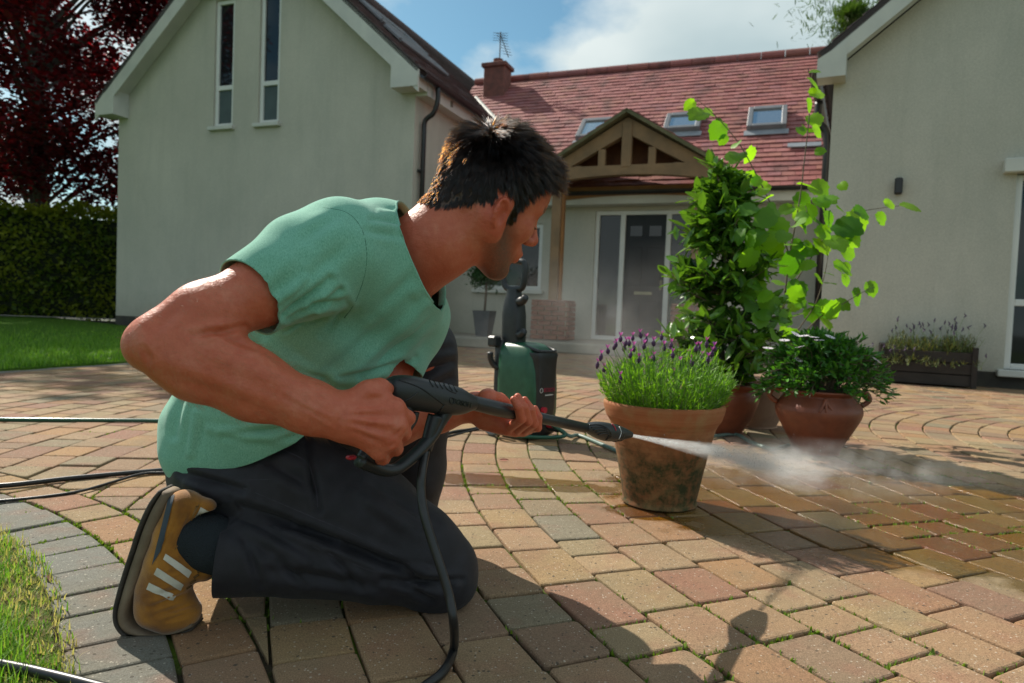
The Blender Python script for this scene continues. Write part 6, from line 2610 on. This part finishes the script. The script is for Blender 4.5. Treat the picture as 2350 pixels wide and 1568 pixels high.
# ---- daisies in the jar
DAI = leaf_mat("daisy_leaf", (.018, .085, .010), (.10, .30, .03), .28, .42)
dz = empty("daisy_bush", P4 + (0, 0, .26))
tag(dz, "low spreading daisy bush with few white flowers in the bulbous jar", "plant")
pos_, dirs, sizes, rolls, tints = [], [], [], [], []
sm = MB()
for i in range(230):
    a = random.uniform(0, 2 * math.pi)
    el = random.uniform(-.10, 1.0)
    R_ = .24 * (1 + .2 * math.sin(2 * a + 1))
    if math.cos(a) > 0:
        R_ *= 1.16
    q = P4 + np.array([0, 0, .275])
    tipp = q + np.array([math.cos(a) * R_ * math.cos(el * 1.45), math.sin(a) * R_ * math.cos(el * 1.45), .235 * math.sin(el * 1.5) + random.gauss(0, .012)])
    cv = spline([q + np.array([math.cos(a) * .06, math.sin(a) * .06, -.02]), q * .4 + tipp * .6 + (0, 0, .04), tipp], 8)
    sm.tube(cv, .002, 4, cap=False)
    for k in range(26):
        t_ = random.uniform(.35, 1)
        p_ = cv[int(t_ * (len(cv) - 1))] + np.random.normal(0, .010, 3)
        pos_.append(p_)
        dirs.append((tipp - q) + np.random.normal(0, .16, 3) + (0, 0, .05))
        sizes.append(random.uniform(.022, .040))
        rolls.append(random.uniform(-1, 1))
        tints.append(min(1, max(0, random.gauss(.42, .25))))
many_leaves(leaf_geo("daisy_leaf"), pos_, dirs, sizes, rolls, np.array(tints)).build("foliage", DAI, dz)["kind"] = "stuff"
sm.build("stems", BARK, dz)["kind"] = "stuff"
PET = leaf_mat("white_petal", (.72, .66, .72), (.80, .78, .80), .3, .6, (1, 1, 1))
EYE = M("daisy_eye", (.06, .03, .12), (.12, .06, .14), 300, .8)
for hx, hy in [(1826, 768), (1845, 772), (1880, 782), (1893, 778), (1905, 774), (1836, 797), (1830, 826), (1763, 800), (1994, 795), (2012, 828), (1868, 775), (1800, 782)]:
    c_ = P(hx, hy, P4[1] + random.uniform(-.24, -.06))
    fn = np.array([random.gauss(0, .35), random.gauss(-.25, .3), 1.0])
    R_ = orient(np.cross(fn, (1, 0, 0)), fn)
    mbp = MB()
    for k in range(13):
        a = 2 * math.pi * k / 13
        dd_ = np.array([math.cos(a), math.sin(a), .12])
        ss_ = np.array([-math.sin(a), math.cos(a), 0])
        Vp = np.array([dd_ * .003 - ss_ * .0015, dd_ * .003 + ss_ * .0015, dd_ * .018 + ss_ * .004, dd_ * .023, dd_ * .018 - ss_ * .004])
        mbp.add(Vp @ np.column_stack([R_[:, 0], R_[:, 1], R_[:, 2]]).T + c_, [(0, 1, 2, 3, 4)], 0, random.random())
    fo_ = mbp.build("flower", PET, dz)
    link("flower_eye", MB().tube([c_ - R_[:, 2] * .001, c_ + R_[:, 2] * .003], [.004, .0025], 8).mesh("flower_eye", np.array(dz.matrix_basis.translation)), EYE, fo_)

# ---- dark trough of lavender against the right house
at, u, v, R = frame((4.63, 6.97), 27.0)
tr = empty("planter_trough", at(-.36, -.22, 0))
tag(tr, "dark slatted wooden trough against the right house wall", "planter")
WOOD = M("dark_stained_wood", (.022, .016, .012), (.035, .026, .02), 6, .75, .4, 40)
for k in range(3):
    MB().box(at(-.36, -.40, .07 + k * .112), (.76, .025, .105), R, bev=.004).build("plank", WOOD, tr)
    MB().box(at(-.36, -.05, .07 + k * .112), (.76, .025, .105), R, bev=.004).build("plank", WOOD, tr)
    for s in (-1, 1):
        MB().box(at(-.36 + s * .385, -.225, .07 + k * .112), (.025, .32, .105), R, bev=.004).build("plank", WOOD, tr)
for a in (-.755, .035):
    for b in (-.41, -.04):
        MB().box(at(a, b, .20), (.05, .05, .40), R, bev=.005).build("post", WOOD, tr)
MB().box(at(-.36, -.225, .30), (.72, .32, .02), R).build("soil", SOIL, tr)
tl = empty("trough_lavender", at(-.36, -.22, .3))
tag(tl, "faded lavender with dry flower spikes spilling from the dark trough", "plant")
pos_, dirs, sizes, rolls, tints = [], [], [], [], []
sm, fl = MB(), MB()
for i in range(200):
    a, b = random.uniform(-.72, .02), random.uniform(-.40, -.06)
    p0 = at(a, b, .30)
    hgt_ = random.uniform(.10, .22)
    d = np.array([random.gauss(0, .35), random.gauss(-.1, .3), 1.0])
    p1 = p0 + d / np.linalg.norm(d) * hgt_
    if random.random() < .14:
        d2 = u * random.gauss(0, .2) - v * .25 + np.array([0, 0, -.2])
        p1 = at(a, -.42, .30) + d2 * random.uniform(.2, .6)
    sm.tube([p0, p1], .0015, 3, cap=False)
    for k in range(16):
        p_ = p0 + (p1 - p0) * random.uniform(.2, 1) + np.random.normal(0, .012, 3)
        pos_.append(p_)
        dirs.append(d + np.random.normal(0, .5, 3))
        sizes.append(random.uniform(.03, .06))
        rolls.append(0)
        tints.append(random.random())
    if i % 5 == 0:
        q = p1 + np.array([random.gauss(0, .06), 0, random.uniform(.08, .2)])
        sm.tube([p1, q], .0013, 3, cap=False)
        fl.tube([q, q + (random.gauss(0, .01), 0, .02), q + (random.gauss(0, .01), 0, .045)], [.004, .009, .003], 6)
many_leaves(leaf_geo("needle"), pos_, dirs, sizes, rolls, np.array(tints)).build("foliage", leaf_mat("grey_lavender", (.085, .10, .03), (.19, .19, .07), .3, .7), tl)["kind"] = "stuff"
sm.build("stems", STEM, tl)["kind"] = "stuff"
fl.build("flower_spikes", M("faded_lavender", (.12, .08, .14), (.08, .055, .09), 60, .9), tl)["kind"] = "stuff"

# ---- small bush in a dark pot beside the inner corner
bp = P(1110, 770, 11.2)
bp = np.array([bp[0], bp[1], .16])
sp = empty("tall_planter", bp)
tag(sp, "tall tapered dark planter against the white wall behind the washer", "planter")
at2, u2, v2_, R2 = frame((bp[0], bp[1]), TH)
V = [at2(sx * w_, sy * w_, z) for z, w_ in ((bp[2], .10), (bp[2] + .42, .15)) for sx, sy in ((-1, -1), (1, -1), (1, 1), (-1, 1))]
MB().add(V, [(0, 1, 5, 4), (1, 2, 6, 5), (2, 3, 7, 6), (3, 0, 4, 7), (3, 2, 1, 0)]).build("planter_body", M("slate_grey", (.05, .055, .06), (.07, .075, .08), 8, .6), sp)
MB().box((bp[0], bp[1], bp[2] + .38), (.26, .26, .02), R2).build("soil", SOIL, sp)
bu = empty("clipped_bush", bp + (0, 0, .4))
tag(bu, "small dark green bush in the tall planter behind the man's chin", "bush")
MB().tube([bp + (0, 0, .38), bp + (.02, 0, 1.0)], .02, 8).build("trunk", BARK, bu, smooth=True)
pos_ = bp + np.array([-.02, 0, 1.02]) + RNG.normal(0, 1, (1400, 3)) * (.12, .11, .11)
dirs = RNG.normal(0, 1, (1400, 3)) + (0, 0, .4)
many_leaves(leaf_geo("daisy_leaf"), pos_, dirs, RNG.uniform(.05, .09, 1400), RNG.uniform(-1, 1, 1400), RNG.uniform(0, .7, 1400)).build("foliage", leaf_mat("yew_leaf", (.015, .05, .012), (.05, .14, .03), .25, .5), bu)["kind"] = "stuff"

# ------------------------------------------------------------------ pressure washer
WC = np.array([.078, 3.06, 0.0])
wf = np.array([.75, -.66, 0])                 # its front
wf /= np.linalg.norm(wf)
ws = np.array([-wf[1], wf[0], 0])             # its other side, away from us
WR_ = np.column_stack([wf, ws, [0, 0, 1]])


def wp(a, b, z):
    return WC + wf * a + ws * b + np.array([0, 0, z])


GREEN = bpy.data.materials.new("green_housing")
t = NT(GREEN)
t.set(color=t.mix(t.ramp(t.noise(t.pos(), 20, 4), .4, .65), (.012, .075, .035), (.02, .10, .05)), rough=.38, spec=.5)
t.bump(t.noise(t.pos(), 500, 2), .1, .001)
BLKP = M("washer_black_plastic", (.012, .014, .016), (.02, .022, .024), 30, .45)
wash = empty("pressure_washer", WC)
tag(wash, "green and black upright pressure washer with loop handle on the paving", "pressure washer")


def rr_loft(stations, name, mat, parent, ex=.32, n=32):
    V = []
    for (a, b, z, ha, hb) in stations:
        for q in range(n):
            g_ = 2 * math.pi * q / n
            ca, sa = math.cos(g_), math.sin(g_)
            V.append(wp(a + ha * math.copysign(abs(ca) ** ex, ca), b + hb * math.copysign(abs(sa) ** ex, sa), z))
    m_ = len(stations)
    Fc = [(k * n + q, k * n + (q + 1) % n, (k + 1) * n + (q + 1) % n, (k + 1) * n + q) for k in range(m_ - 1) for q in range(n)]
    Fc += [tuple(range(n - 1, -1, -1)), tuple(range((m_ - 1) * n, m_ * n))]
    ob_ = MB().add(V, Fc).build(name, mat, parent, smooth=True, fix=True)
    smooth_by_angle(ob_, 45)
    return ob_


rr_loft([(0, 0, .015, .095, .085), (0, 0, .025, .105, .095), (0, 0, .085, .112, .098), (0, 0, .10, .11, .096)], "base", BLKP, wash)
rr_loft([(0, 0, .098, .108, .094), (0, 0, .12, .112, .097), (-.002, 0, .22, .113, .097), (-.006, 0, .30, .110, .095), (-.012, 0, .36, .104, .091), (-.022, 0, .400, .092, .082), (-.030, 0, .418, .074, .066), (-.034, 0, .424, .05, .045)],
        "housing", GREEN, wash)
rr_loft([(.070, -.004, .11, .047, .066), (.072, -.004, .14, .048, .068), (.070, -.004, .30, .050, .068), (.066, -.004, .352, .054, .072), (.064, -.004, .372, .058, .076), (.062, -.004, .384, .056, .074)], "front_panel", BLKP, wash)
hop = spline([wp(.105, -.055, .390), wp(.105, .055, .390), wp(.02, .055, .412), wp(.02, -.055, .412), wp(.105, -.055, .390)], 32)
MB().tube(hop, .008, 8).build("hopper_rim", BLKP, wash, smooth=True)
MB().add([wp(.10, -.05, .386), wp(.10, .05, .386), wp(.025, .05, .405), wp(.025, -.05, .405)], [(0, 1, 2, 3)]).build("hopper_lid", GREEN, wash)
# rear spine with the hose hook
rr_loft([(-.115, -.03, .10, .022, .05), (-.118, -.03, .24, .022, .05), (-.118, -.03, .40, .024, .048), (-.116, -.03, .43, .020, .04)], "spine", BLKP, wash)
MB().tube(spline([wp(-.118, -.07, .30), wp(-.135, -.085, .315), wp(-.142, -.10, .345), wp(-.138, -.105, .372)], 14), .013, 10).build("hose_hook", BLKP, wash, smooth=True)
MB().box(wp(-.135, -.085, .422), (.05, .05, .05), WR_, bev=.008).build("lance_holder", BLKP, wash)
# mast, hooks, handle
rr_loft([(-.075, -.02, .41, .048, .040), (-.077, -.02, .46, .050, .042), (-.080, -.02, .54, .050, .042), (-.082, -.02, .60, .043, .038), (-.084, -.02, .635, .030, .030), (-.085, -.02, .66, .028, .028)], "mast", BLKP, wash, .5)
for z in (.455, .605):
    hk = spline([wp(-.05, -.03, z), wp(-.01, -.045, z + .004), wp(.012, -.052, z + .02)], 12)
    MB().tube(hk, np.linspace(.024, .016, len(hk)), 10, flat=.9).build("cable_hook", BLKP, wash, smooth=True)
hl2 = [(-.145, .68), (-.155, .72), (-.150, .775), (-.125, .79), (-.05, .785), (-.028, .77), (-.026, .72), (-.036, .672), (-.06, .662), (-.12, .662), (-.145, .68)]
MB().tube(spline([wp(a, -.02, z) for a, z in hl2], 50), .0145, 12, cap=False).build("handle", BLKP, wash, smooth=True)
# wheels
for b in (-.115, .115):
    w0 = wp(-.10, b, .058)
    rim_ = np.array([w0 + wf * .048 * math.cos(q) + UPZ * .048 * math.sin(q) for q in np.linspace(0, 2 * math.pi, 28)])
    wh_ = MB().tube(rim_, .011, 10, cap=False).build("wheel", M("grey_tyre", (.20, .22, .23), (.14, .15, .16), 20, .5), wash, smooth=True)
    link("hub", MB().tube([w0 - ws * .012, w0 + ws * .012], .022, 16).mesh("hub", WC), BLKP, wh_)
    for k in range(5):
        q = k * 2 * math.pi / 5
        link("spoke", MB().tube([w0, w0 + wf * .045 * math.cos(q) + UPZ * .045 * math.sin(q)], .006, 6).mesh("spoke", WC), M("grey_tyre", (.2, .22, .23)), wh_)
# dial, inlet, print
fx = .1215
MB().tube([wp(.112, -.035, .137), wp(.136, -.035, .137)], .013, 18).build("dial", REDP, wash)
MB().tube([wp(.10, .02, .065), wp(.135, .02, .065)], .012, 16).build("water_inlet", REDP, wash)
MB().tube([wp(.10, .035, .05), wp(.15, .05, .045)], .013, 12).build("outlet_coupling", BLKP, wash)
MAGR = M("magenta_red_print", (.32, .025, .06), rough=.5)
PALE = M("pale_print", (.6, .6, .58))
lettering("BOSCH", wp(.1215, .005, .222), ws, UPZ, .024, MAGR, wash, WC)
eq = wp(.1215, -.050, .222)
MB().tube(np.array([eq + ws * .0095 * math.cos(q) + UPZ * .0095 * math.sin(q) for q in np.linspace(0, 2 * np.pi, 20)]), .0014, 6, cap=False).build("emblem", PALE, wash, smooth=True)
MB().box(wp(.1212, .005, .200), (.0015, .055, .004), WR_).build("model_line", PALE, wash)

# ------------------------------------------------------------------ hoses and cable on the paving
GHOSE = bpy.data.materials.new("green_garden_hose")
t = NT(GHOSE)
t.set(color=(.015, .085, .05), rough=.28, spec=.5)
zr = lambda x, y, r_: G(x, y, r_)
h1 = [zr(-260, 956, .008), zr(-60, 962, .008), zr(150, 964, .008), zr(380, 966, .008), zr(600, 972, .008), zr(850, 975, .008), zr(1030, 969, .008), zr(1085, 966, .012), wp(-.02, -.16, .03), wp(.12, -.06, .02), wp(.20, .03, .03), wp(.152, .02, .062), wp(.13, .02, .065)]
o = MB().tube(spline(h1, 110), .0085, 12).build("garden_hose", GHOSE, None, smooth=True, origin=zr(380, 966, 0))
tag(o, "green garden hose lying straight across the paving behind the man", "hose")
pale = M("pale_green_hose", (.09, .15, .125), (.12, .19, .16), 20, .4)
h4 = [wp(.15, .05, .045), wp(.19, .08, .02), G(1330, 1000, .01), G(1395, 1026, .01), G(1450, 1045, .01), G(1530, 1040, .01), G(1610, 1008, .01), G(1685, 997, .01), G(1722, 1014, .01), G(1770, 1030, .01), G(1810, 1022, .01)]
o = MB().tube(spline(h4, 90), .0085, 12).build("garden_hose", pale, None, smooth=True, origin=G(1395, 1026))
tag(o, "pale green hose running from the washer behind the lavender pot", "hose")
# the high-pressure hose goes on out of the picture, round by the grass and back to the washer
h2 = [G(560, 1720, .009), G(380, 1620, .010), G(205, 1572, .018), G(100, 1546, .020), G(0, 1525, .020), np.array([-1.0, 1.02, .02]), np.array([-1.55, 1.2, .02]), np.array([-1.9, 1.6, .01]), np.array([-1.75, 1.9, .009]), G(-40, 1117, .009), G(180, 1096, .009), G(385, 1078, .009),
      G(600, 1062, .009), G(850, 1040, .009), G(1000, 1004, .009), G(1040, 992, .009), G(1090, 984, .009), wp(-.13, .0, .05), wp(-.11, .02, .06)]
o = MB().tube(spline(h2, 150), .0075, 12).build("pressure_hose", HOSE, None, smooth=True, origin=G(385, 1078))
tag(o, "long black pressure hose crossing the paving and the grass corner", "hose")
h3 = [G(-120, 1160, .005), G(0, 1150, .005), G(110, 1139, .005), G(190, 1126, .006), G(270, 1103, .005), G(330, 1087, .006), G(400, 1084, .005), G(620, 1075, .005), G(900, 1030, .005), G(1010, 1006, .005), G(1085, 988, .005), wp(-.12, .04, .05)]
o = MB().tube(spline(h3, 90), .0042, 10).build("power_cable", HOSE, None, smooth=True, origin=G(190, 1126))
tag(o, "thin black power cable beside the black hose on the paving", "cable")
# bits that lie about
for k, (x, y, c_) in enumerate(((1146, 1056, (.32, .11, .07)), (112, 1335, (.16, .07, .03)))):
    q = G(x, y, .004)
    V0, F0 = leaf_geo("bay")
    Rl = orient((math.cos(k * 2.1), math.sin(k * 2.1), .1), (0, 0, 1), .5)
    o = MB().add((Rl @ (V0 * .035).T).T + q, F0).build("fallen_leaf", M("dead_leaf_%d" % k, c_, rough=.8), None, origin=q)
    tag(o, ["small reddish dead leaf on the paving near the washer wheel", "brown dead leaf lying in the straw edge of the grass", "shrivelled leaf on the paving behind the man's back", "tiny dry leaf on sunlit paving left of the lavender pot"][k], "leaf")

# ------------------------------------------------------------------ water spray
jet0, jet1 = gp(1447, 999), P(1905, 1092, 2.2)
jl = np.linalg.norm(jet1 - jet0)
jd = (jet1 - jet0) / jl
JR = orient(jd, (0, 0, 1))
prof = [(0, .004), (.06, .010), (.2, .022), (.4, .040), (.6, .062), (.8, .085), (1.0, .105), (1.12, .105), (1.18, .04)]
n = 20
V, Fc = [], []
for f_, r_ in prof:
    for q in range(n):
        g_ = 2 * math.pi * q / n
        V.append((f_ * jl, r_ * math.cos(g_) * 1.25, max(r_ * math.sin(g_) * .95, -9)))
Fc = [(k * n + q, k * n + (q + 1) % n, (k + 1) * n + (q + 1) % n, (k + 1) * n + q) for k in range(len(prof) - 1) for q in range(n)]
Fc += [tuple(range(n - 1, -1, -1)), tuple(range((len(prof) - 1) * n, len(prof) * n))]
sprm = MB().add(V, Fc).mesh("water_spray")
SPM = bpy.data.materials.new("spray_volume")
SPM.use_nodes = True
t = NT.__new__(NT)
t.t = SPM.node_tree
t.n, t.l = t.t.nodes, t.t.links
t.n.remove(t.n["Principled BSDF"])
t.b = t.n.new("ShaderNodeVolumePrincipled")
t.l.new(t.b.outputs[0], t.n["Material Output"].inputs["Volume"])
oc = t.tex("Object")
sx = t.n.new("ShaderNodeSeparateXYZ")
t.put(sx.inputs[0], oc)
fx_ = t.math('DIVIDE', sx.outputs[0], jl)
Rx = t.math('ADD', t.math('MULTIPLY', t.math('POWER', fx_, 1.35), .098), .0042)
yy = t.math('DIVIDE', sx.outputs[1], 1.2)
rad = t.math('SQRT', t.math('ADD', t.math('MULTIPLY', yy, yy), t.math('MULTIPLY', sx.outputs[2], sx.outputs[2])))
q = t.math('DIVIDE', rad, Rx)
fall = t.math('MAXIMUM', t.math('SUBTRACT', 1.0, t.math('MULTIPLY', q, q)), 0.0)
fall = t.math('POWER', fall, 1.3)
nz = t.noise(t.mapping(oc, scale=(.55, 2.4, 2.4)), 17, 6, .7)
nzr = t.ramp(nz, .42, .62)
endf = t.ramp(fx_, .58, 1.12, (1, 1, 1), (0, 0, 0))
start = t.math('DIVIDE', 1.0, t.math('ADD', t.math('MULTIPLY', t.math('POWER', fx_, 1.4), 3.0), .035))
dn = t.math('MULTIPLY', t.math('MULTIPLY', fall, endf), t.math('MULTIPLY', start, t.math('ADD', t.math('MULTIPLY', nzr, .9), .1)))
t.put(t.b.inputs["Density"], t.math('MULTIPLY', dn, 46.0))
t.b.inputs["Color"].default_value = (.96, .97, .98, 1)
t.b.inputs["Anisotropy"].default_value = .5
spray = link("water_spray", sprm, SPM)
spray.matrix_world = Matrix(((JR[0, 0], JR[0, 1], JR[0, 2], jet0[0]), (JR[1, 0], JR[1, 1], JR[1, 2], jet0[1]), (JR[2, 0], JR[2, 1], JR[2, 2], jet0[2]), (0, 0, 0, 1)))
tag(spray, "white jet of water spray bursting from the lance nozzle", "spray", kind="stuff")


def mist(name, c, rad_, dens, scale, label, lo_=.42, hi_=.7):
    bm_ = bmesh.new()
    bmesh.ops.create_icosphere(bm_, subdivisions=3, radius=1.0)
    me_ = bpy.data.meshes.new(name)
    bm_.to_mesh(me_)
    bm_.free()
    mt = bpy.data.materials.new(name)
    mt.use_nodes = True
    t_ = NT.__new__(NT)
    t_.t = mt.node_tree
    t_.n, t_.l = t_.t.nodes, t_.t.links
    t_.n.remove(t_.n["Principled BSDF"])
    t_.b = t_.n.new("ShaderNodeVolumePrincipled")
    t_.l.new(t_.b.outputs[0], t_.n["Material Output"].inputs["Volume"])
    oc_ = t_.tex("Object")
    ln_ = t_.n.new("ShaderNodeVectorMath")
    ln_.operation = 'LENGTH'
    t_.put(ln_.inputs[0], oc_)
    fl_ = t_.ramp(ln_.outputs["Value"], .25, 1.0, (1, 1, 1), (0, 0, 0))
    nz_ = t_.ramp(t_.noise(t_.pos(), scale, 4, .6), lo_, hi_)
    t_.put(t_.b.inputs["Density"], t_.math('MULTIPLY', t_.math('MULTIPLY', fl_, nz_), dens))
    t_.b.inputs["Color"].default_value = (.95, .96, .97, 1)
    t_.b.inputs["Anisotropy"].default_value = .3
    o_ = link(name, me_, mt)
    o_.location = Vector([float(q) for q in c])
    o_.scale = rad_
    tag(o_, label, "mist", kind="stuff")


mist("water_mist", P(1910, 1092, 2.28) + (0, .05, .02), (.72, .40, .085), 3.0, 13, "low cloud of water mist rolling over the paving by the jar", .47, .68)
mist("drifting_mist", (.85, 4.6, .45), (1.35, 1.6, .62), .24, 2.4, "thin drifting mist between the washer and the front door", .45, .75)

# single drops thrown out of the jet
bmd = MB()
oct_v = np.array([(1, 0, 0), (-1, 0, 0), (0, 1, 0), (0, -1, 0), (0, 0, 1), (0, 0, -1)], float)
oct_f = [(0, 2, 4), (2, 1, 4), (1, 3, 4), (3, 0, 4), (2, 0, 5), (1, 2, 5), (3, 1, 5), (0, 3, 5)]
for k in range(900):
    f_ = random.random() ** .8 * 1.15
    r_ = abs(random.gauss(0, .5)) * (.10 * f_ ** 1.3 + .006)
    a = random.uniform(0, 2 * math.pi)
    p_ = jet0 + jd * (f_ * jl) + JR[:, 1] * r_ * 1.3 * math.cos(a) + JR[:, 2] * r_ * math.sin(a)
    if p_[2] < .004:
        continue
    s_ = random.uniform(.0005, .0014)
    bmd.add((JR @ (oct_v * s_ * (random.uniform(1.5, 5), 1, 1)).T).T + p_, oct_f)
dm_ = bpy.data.materials.new("water_drop")
t = NT(dm_)
t.set(color=(.9, .93, .95), rough=.05, trans=.6, ior=1.33)
o = bmd.build("water_drops", dm_)
tag(o, "tiny bright drops of water flying along the spray jet", "drops", kind="stuff")

# ------------------------------------------------------------------ hedge, trees and path at the back
HEDM = leaf_mat("hedge_leaf", (.07, .13, .010), (.34, .38, .04), .5, .55)
hedge = empty("garden_hedge", (-12.5, 17.4, 0))
tag(hedge, "tall clipped green hedge behind the lawn beside the gabled house", "hedge")
h0, h1_ = np.array([-19.5, 15.2]), np.array([-6.5, 18.6])
hd = (h1_ - h0) / np.linalg.norm(h1_ - h0)
hn2 = np.array([hd[1], -hd[0]])
HL, HT, HZ = np.linalg.norm(h1_ - h0), 1.3, 2.72
core = MB()
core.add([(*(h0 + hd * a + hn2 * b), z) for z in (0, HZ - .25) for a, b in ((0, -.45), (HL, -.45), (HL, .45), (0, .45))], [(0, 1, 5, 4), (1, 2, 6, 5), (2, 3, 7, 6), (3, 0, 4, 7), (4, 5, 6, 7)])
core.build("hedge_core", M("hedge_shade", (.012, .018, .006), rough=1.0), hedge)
N = 26000
a = RNG.uniform(0, HL, N)
sfc = RNG.uniform(0, 1, N)
b = np.where(sfc < .68, .5 + RNG.normal(0, .10, N), RNG.uniform(-.55, .55, N))
z = np.where(sfc < .68, RNG.uniform(0, HZ, N), HZ - .1 + RNG.normal(0, .08, N))
z = z + .10 * np.sin(a * 2.3) * (sfc > .68) + .06 * np.sin(a * 5.1 + b * 3)
pp_ = np.column_stack([h0[0] + hd[0] * a + hn2[0] * b, h0[1] + hd[1] * a + hn2[1] * b, z])
vis = (proj(pp_)[:, 0] > -250) & (proj(pp_)[:, 0] < 420)
pp_ = pp_[vis]
n = len(pp_)
geo = (np.array([(0, -.28, 0), (.5, -.36, .04), (1, 0, -.05), (.5, .36, .04), (0, .28, 0)]), [(0, 1, 2, 3, 4)])
dd_ = RNG.normal(0, 1, (n, 3)) + np.array([hn2[0], hn2[1], .5]) * .6
many_leaves(geo, pp_, dd_, RNG.uniform(.07, .13, n), RNG.uniform(-1, 1, n), np.clip(RNG.normal(.36, .22, n) + .35 * np.sin(pp_[:, 0] * 3.1 + pp_[:, 2] * 2.3) * np.sin(pp_[:, 2] * 4.1 + pp_[:, 0] * 1.3) + .3 * (pp_[:, 2] > 2.55), 0, 1)).build("foliage", HEDM, hedge)["kind"] = "stuff"  # top leaves tinted paler: sunlight painted into the hedge colour

# copper beech
BEE = leaf_mat("copper_leaf", (.022, .008, .011), (.20, .018, .032), .5, .5, (2.6, .5, .55))
TRB = M("tree_bark", (.07, .06, .05), (.11, .095, .08), 9, .95, .6, 40)
beech = empty("copper_beech", (-13.2, 19.0, 0))
tag(beech, "large copper beech with dark crimson leaves above the hedge", "tree")
tb0 = np.array([-13.2, 19.0, 0])
MB().tube(spline([tb0, tb0 + (.1, 0, 2), tb0 + (0, -.2, 4.5), tb0 + (.2, -.4, 8), tb0 + (.1, -.5, 12)], 20), np.linspace(.34, .06, len(spline([tb0, tb0 + (.1, 0, 2), tb0 + (0, -.2, 4.5), tb0 + (.2, -.4, 8), tb0 + (.1, -.5, 12)], 20))), 12).build("trunk", TRB, beech, smooth=True)
lobes, limb = [], MB()
rg = random.Random(5)
for k in range(74):
    a = rg.uniform(0, 2 * math.pi)
    zf = rg.uniform(.12, 1)
    R_ = 5.4 * math.sin(math.pi * min(1, .18 + zf * .72)) * math.sqrt(rg.uniform(.15, 1))
    c_ = tb0 + np.array([math.cos(a) * R_, math.sin(a) * R_ - .4, 2.6 + zf * 9.5])
    lobes.append((c_, rg.uniform(.8, 1.5)))
# boughs that reach over the lawn towards the drive
for c_, r_ in (((-10.6, 13.2, 6.4), 1.5), ((-10.9, 11.4, 7.3), 1.5), ((-12.6, 12.4, 5.6), 1.4), ((-9.6, 14.6, 8.6), 1.3), ((-9.9, 12.9, 9.4), 1.2), ((-11.8, 14.5, 8.0), 1.6), ((-12.2, 16.4, 3.6), 1.1), ((-10.4, 17.4, 3.5), .9), ((-9.5, 17.8, 3.4), .8), ((-9.3, 17.6, 4.6), .7),
               ((-11.3, 16.9, 4.6), 1.1), ((-9.0, 16.2, 8.4), 1.0), ((-8.6, 15.6, 9.6), .9), ((-12.6, 10.4, 8.3), 1.5), ((-13.6, 12.0, 9.0), 1.6), ((-14.2, 10.4, 6.5), 1.5)):
    lobes.append((np.array(c_), r_))
for c_, r_ in lobes:
    hgt_ = min(max(2.2, c_[2] - 1.8), 10)
    st_ = tb0 + np.array([.08, -.25, hgt_])
    q = spline([st_, (st_ + c_) / 2 + (0, 0, .35), c_], 8)
    limb.tube(q, np.linspace(.06, .012, len(q)), 5, cap=False)
limb.build("limb", TRB, beech)["kind"] = "stuff"
pts_, nrm_ = [], []
for c_, r_ in lobes:
    m_ = int(980 * r_ ** 2)
    d = RNG.normal(0, 1, (m_, 3))
    d /= np.linalg.norm(d, axis=1)[:, None]
    rr_ = r_ * RNG.uniform(.25, 1, m_) ** .6
    # sprays: leaves gather on flat tiers
    q = c_ + d * rr_[:, None] * (1.15, 1.15, .8)
    q[:, 2] += .10 * np.sin(q[:, 0] * 7 + q[:, 1] * 5)
    pts_.append(q)
pp_ = np.vstack(pts_)
uvp = proj(pp_)
n = len(pp_)
dd_ = RNG.normal(0, 1, (n, 3)) * (1, 1, .45)
many_leaves(geo, pp_, dd_, RNG.uniform(.09, .16, n), RNG.uniform(-.7, .7, n), np.clip(RNG.normal(.35, .3, n), 0, 1)).build("crown", BEE, beech)["kind"] = "stuff"

# pine behind the right house, only a bough tip shows over the roof
pine = empty("pine_tree", (6.6, 14.0, 0))
tag(pine, "green pine whose branch tip shows over the right house roof", "tree")
t0 = np.array([6.6, 14.0, 0])
MB().tube([t0, t0 + (0, 0, 5), t0 + (.1, 0, 10)], [.22, .16, .04], 10).build("trunk", TRB, pine, smooth=True)
tipp = P(1952, 32, 12.8)
br = spline([t0 + (0, 0, 6.4), (t0 + (0, 0, 6.9) + tipp) / 2, tipp], 14)
MB().tube(br, np.linspace(.07, .012, len(br)), 8).build("branch", TRB, pine, smooth=True)
pp_ = []
for q, f_ in zip(br, np.linspace(0, 1, len(br))):
    pp_.append(q + RNG.normal(0, 1, (260, 3)) * (.20 * (1 - f_) + .04, .2 * (1 - f_) + .04, .07 * (1 - f_) + .02))
for k in range(30):
    a = random.uniform(0, 6.28)
    c_ = t0 + np.array([math.cos(a) * .9 + .5, math.sin(a) * .9 + .4, random.uniform(6.5, 10)])
    pp_.append(c_ + RNG.normal(0, .35, (220, 3)))
pp_ = np.vstack(pp_)
n = len(pp_)
many_leaves(leaf_geo("needle"), pp_, RNG.normal(0, 1, (n, 3)), RNG.uniform(.10, .2, n), np.zeros(n), RNG.uniform(0, 1, n)).build("crown", leaf_mat("pine_needle", (.02, .06, .01), (.09, .17, .03), .3, .6), pine)["kind"] = "stuff"

# pale path between lawn and hedge
V = [(*(h0 + hd * a + hn2 * b), .05) for a, b in ((5.5, 1.5), (HL, 1.5), (HL, 2.1), (5.5, 2.1))]
tag(MB().add(V, [(0, 1, 2, 3)]).build("path", M("pale_concrete", (.42, .40, .36), (.34, .33, .30), 4, .9)), kind="structure")
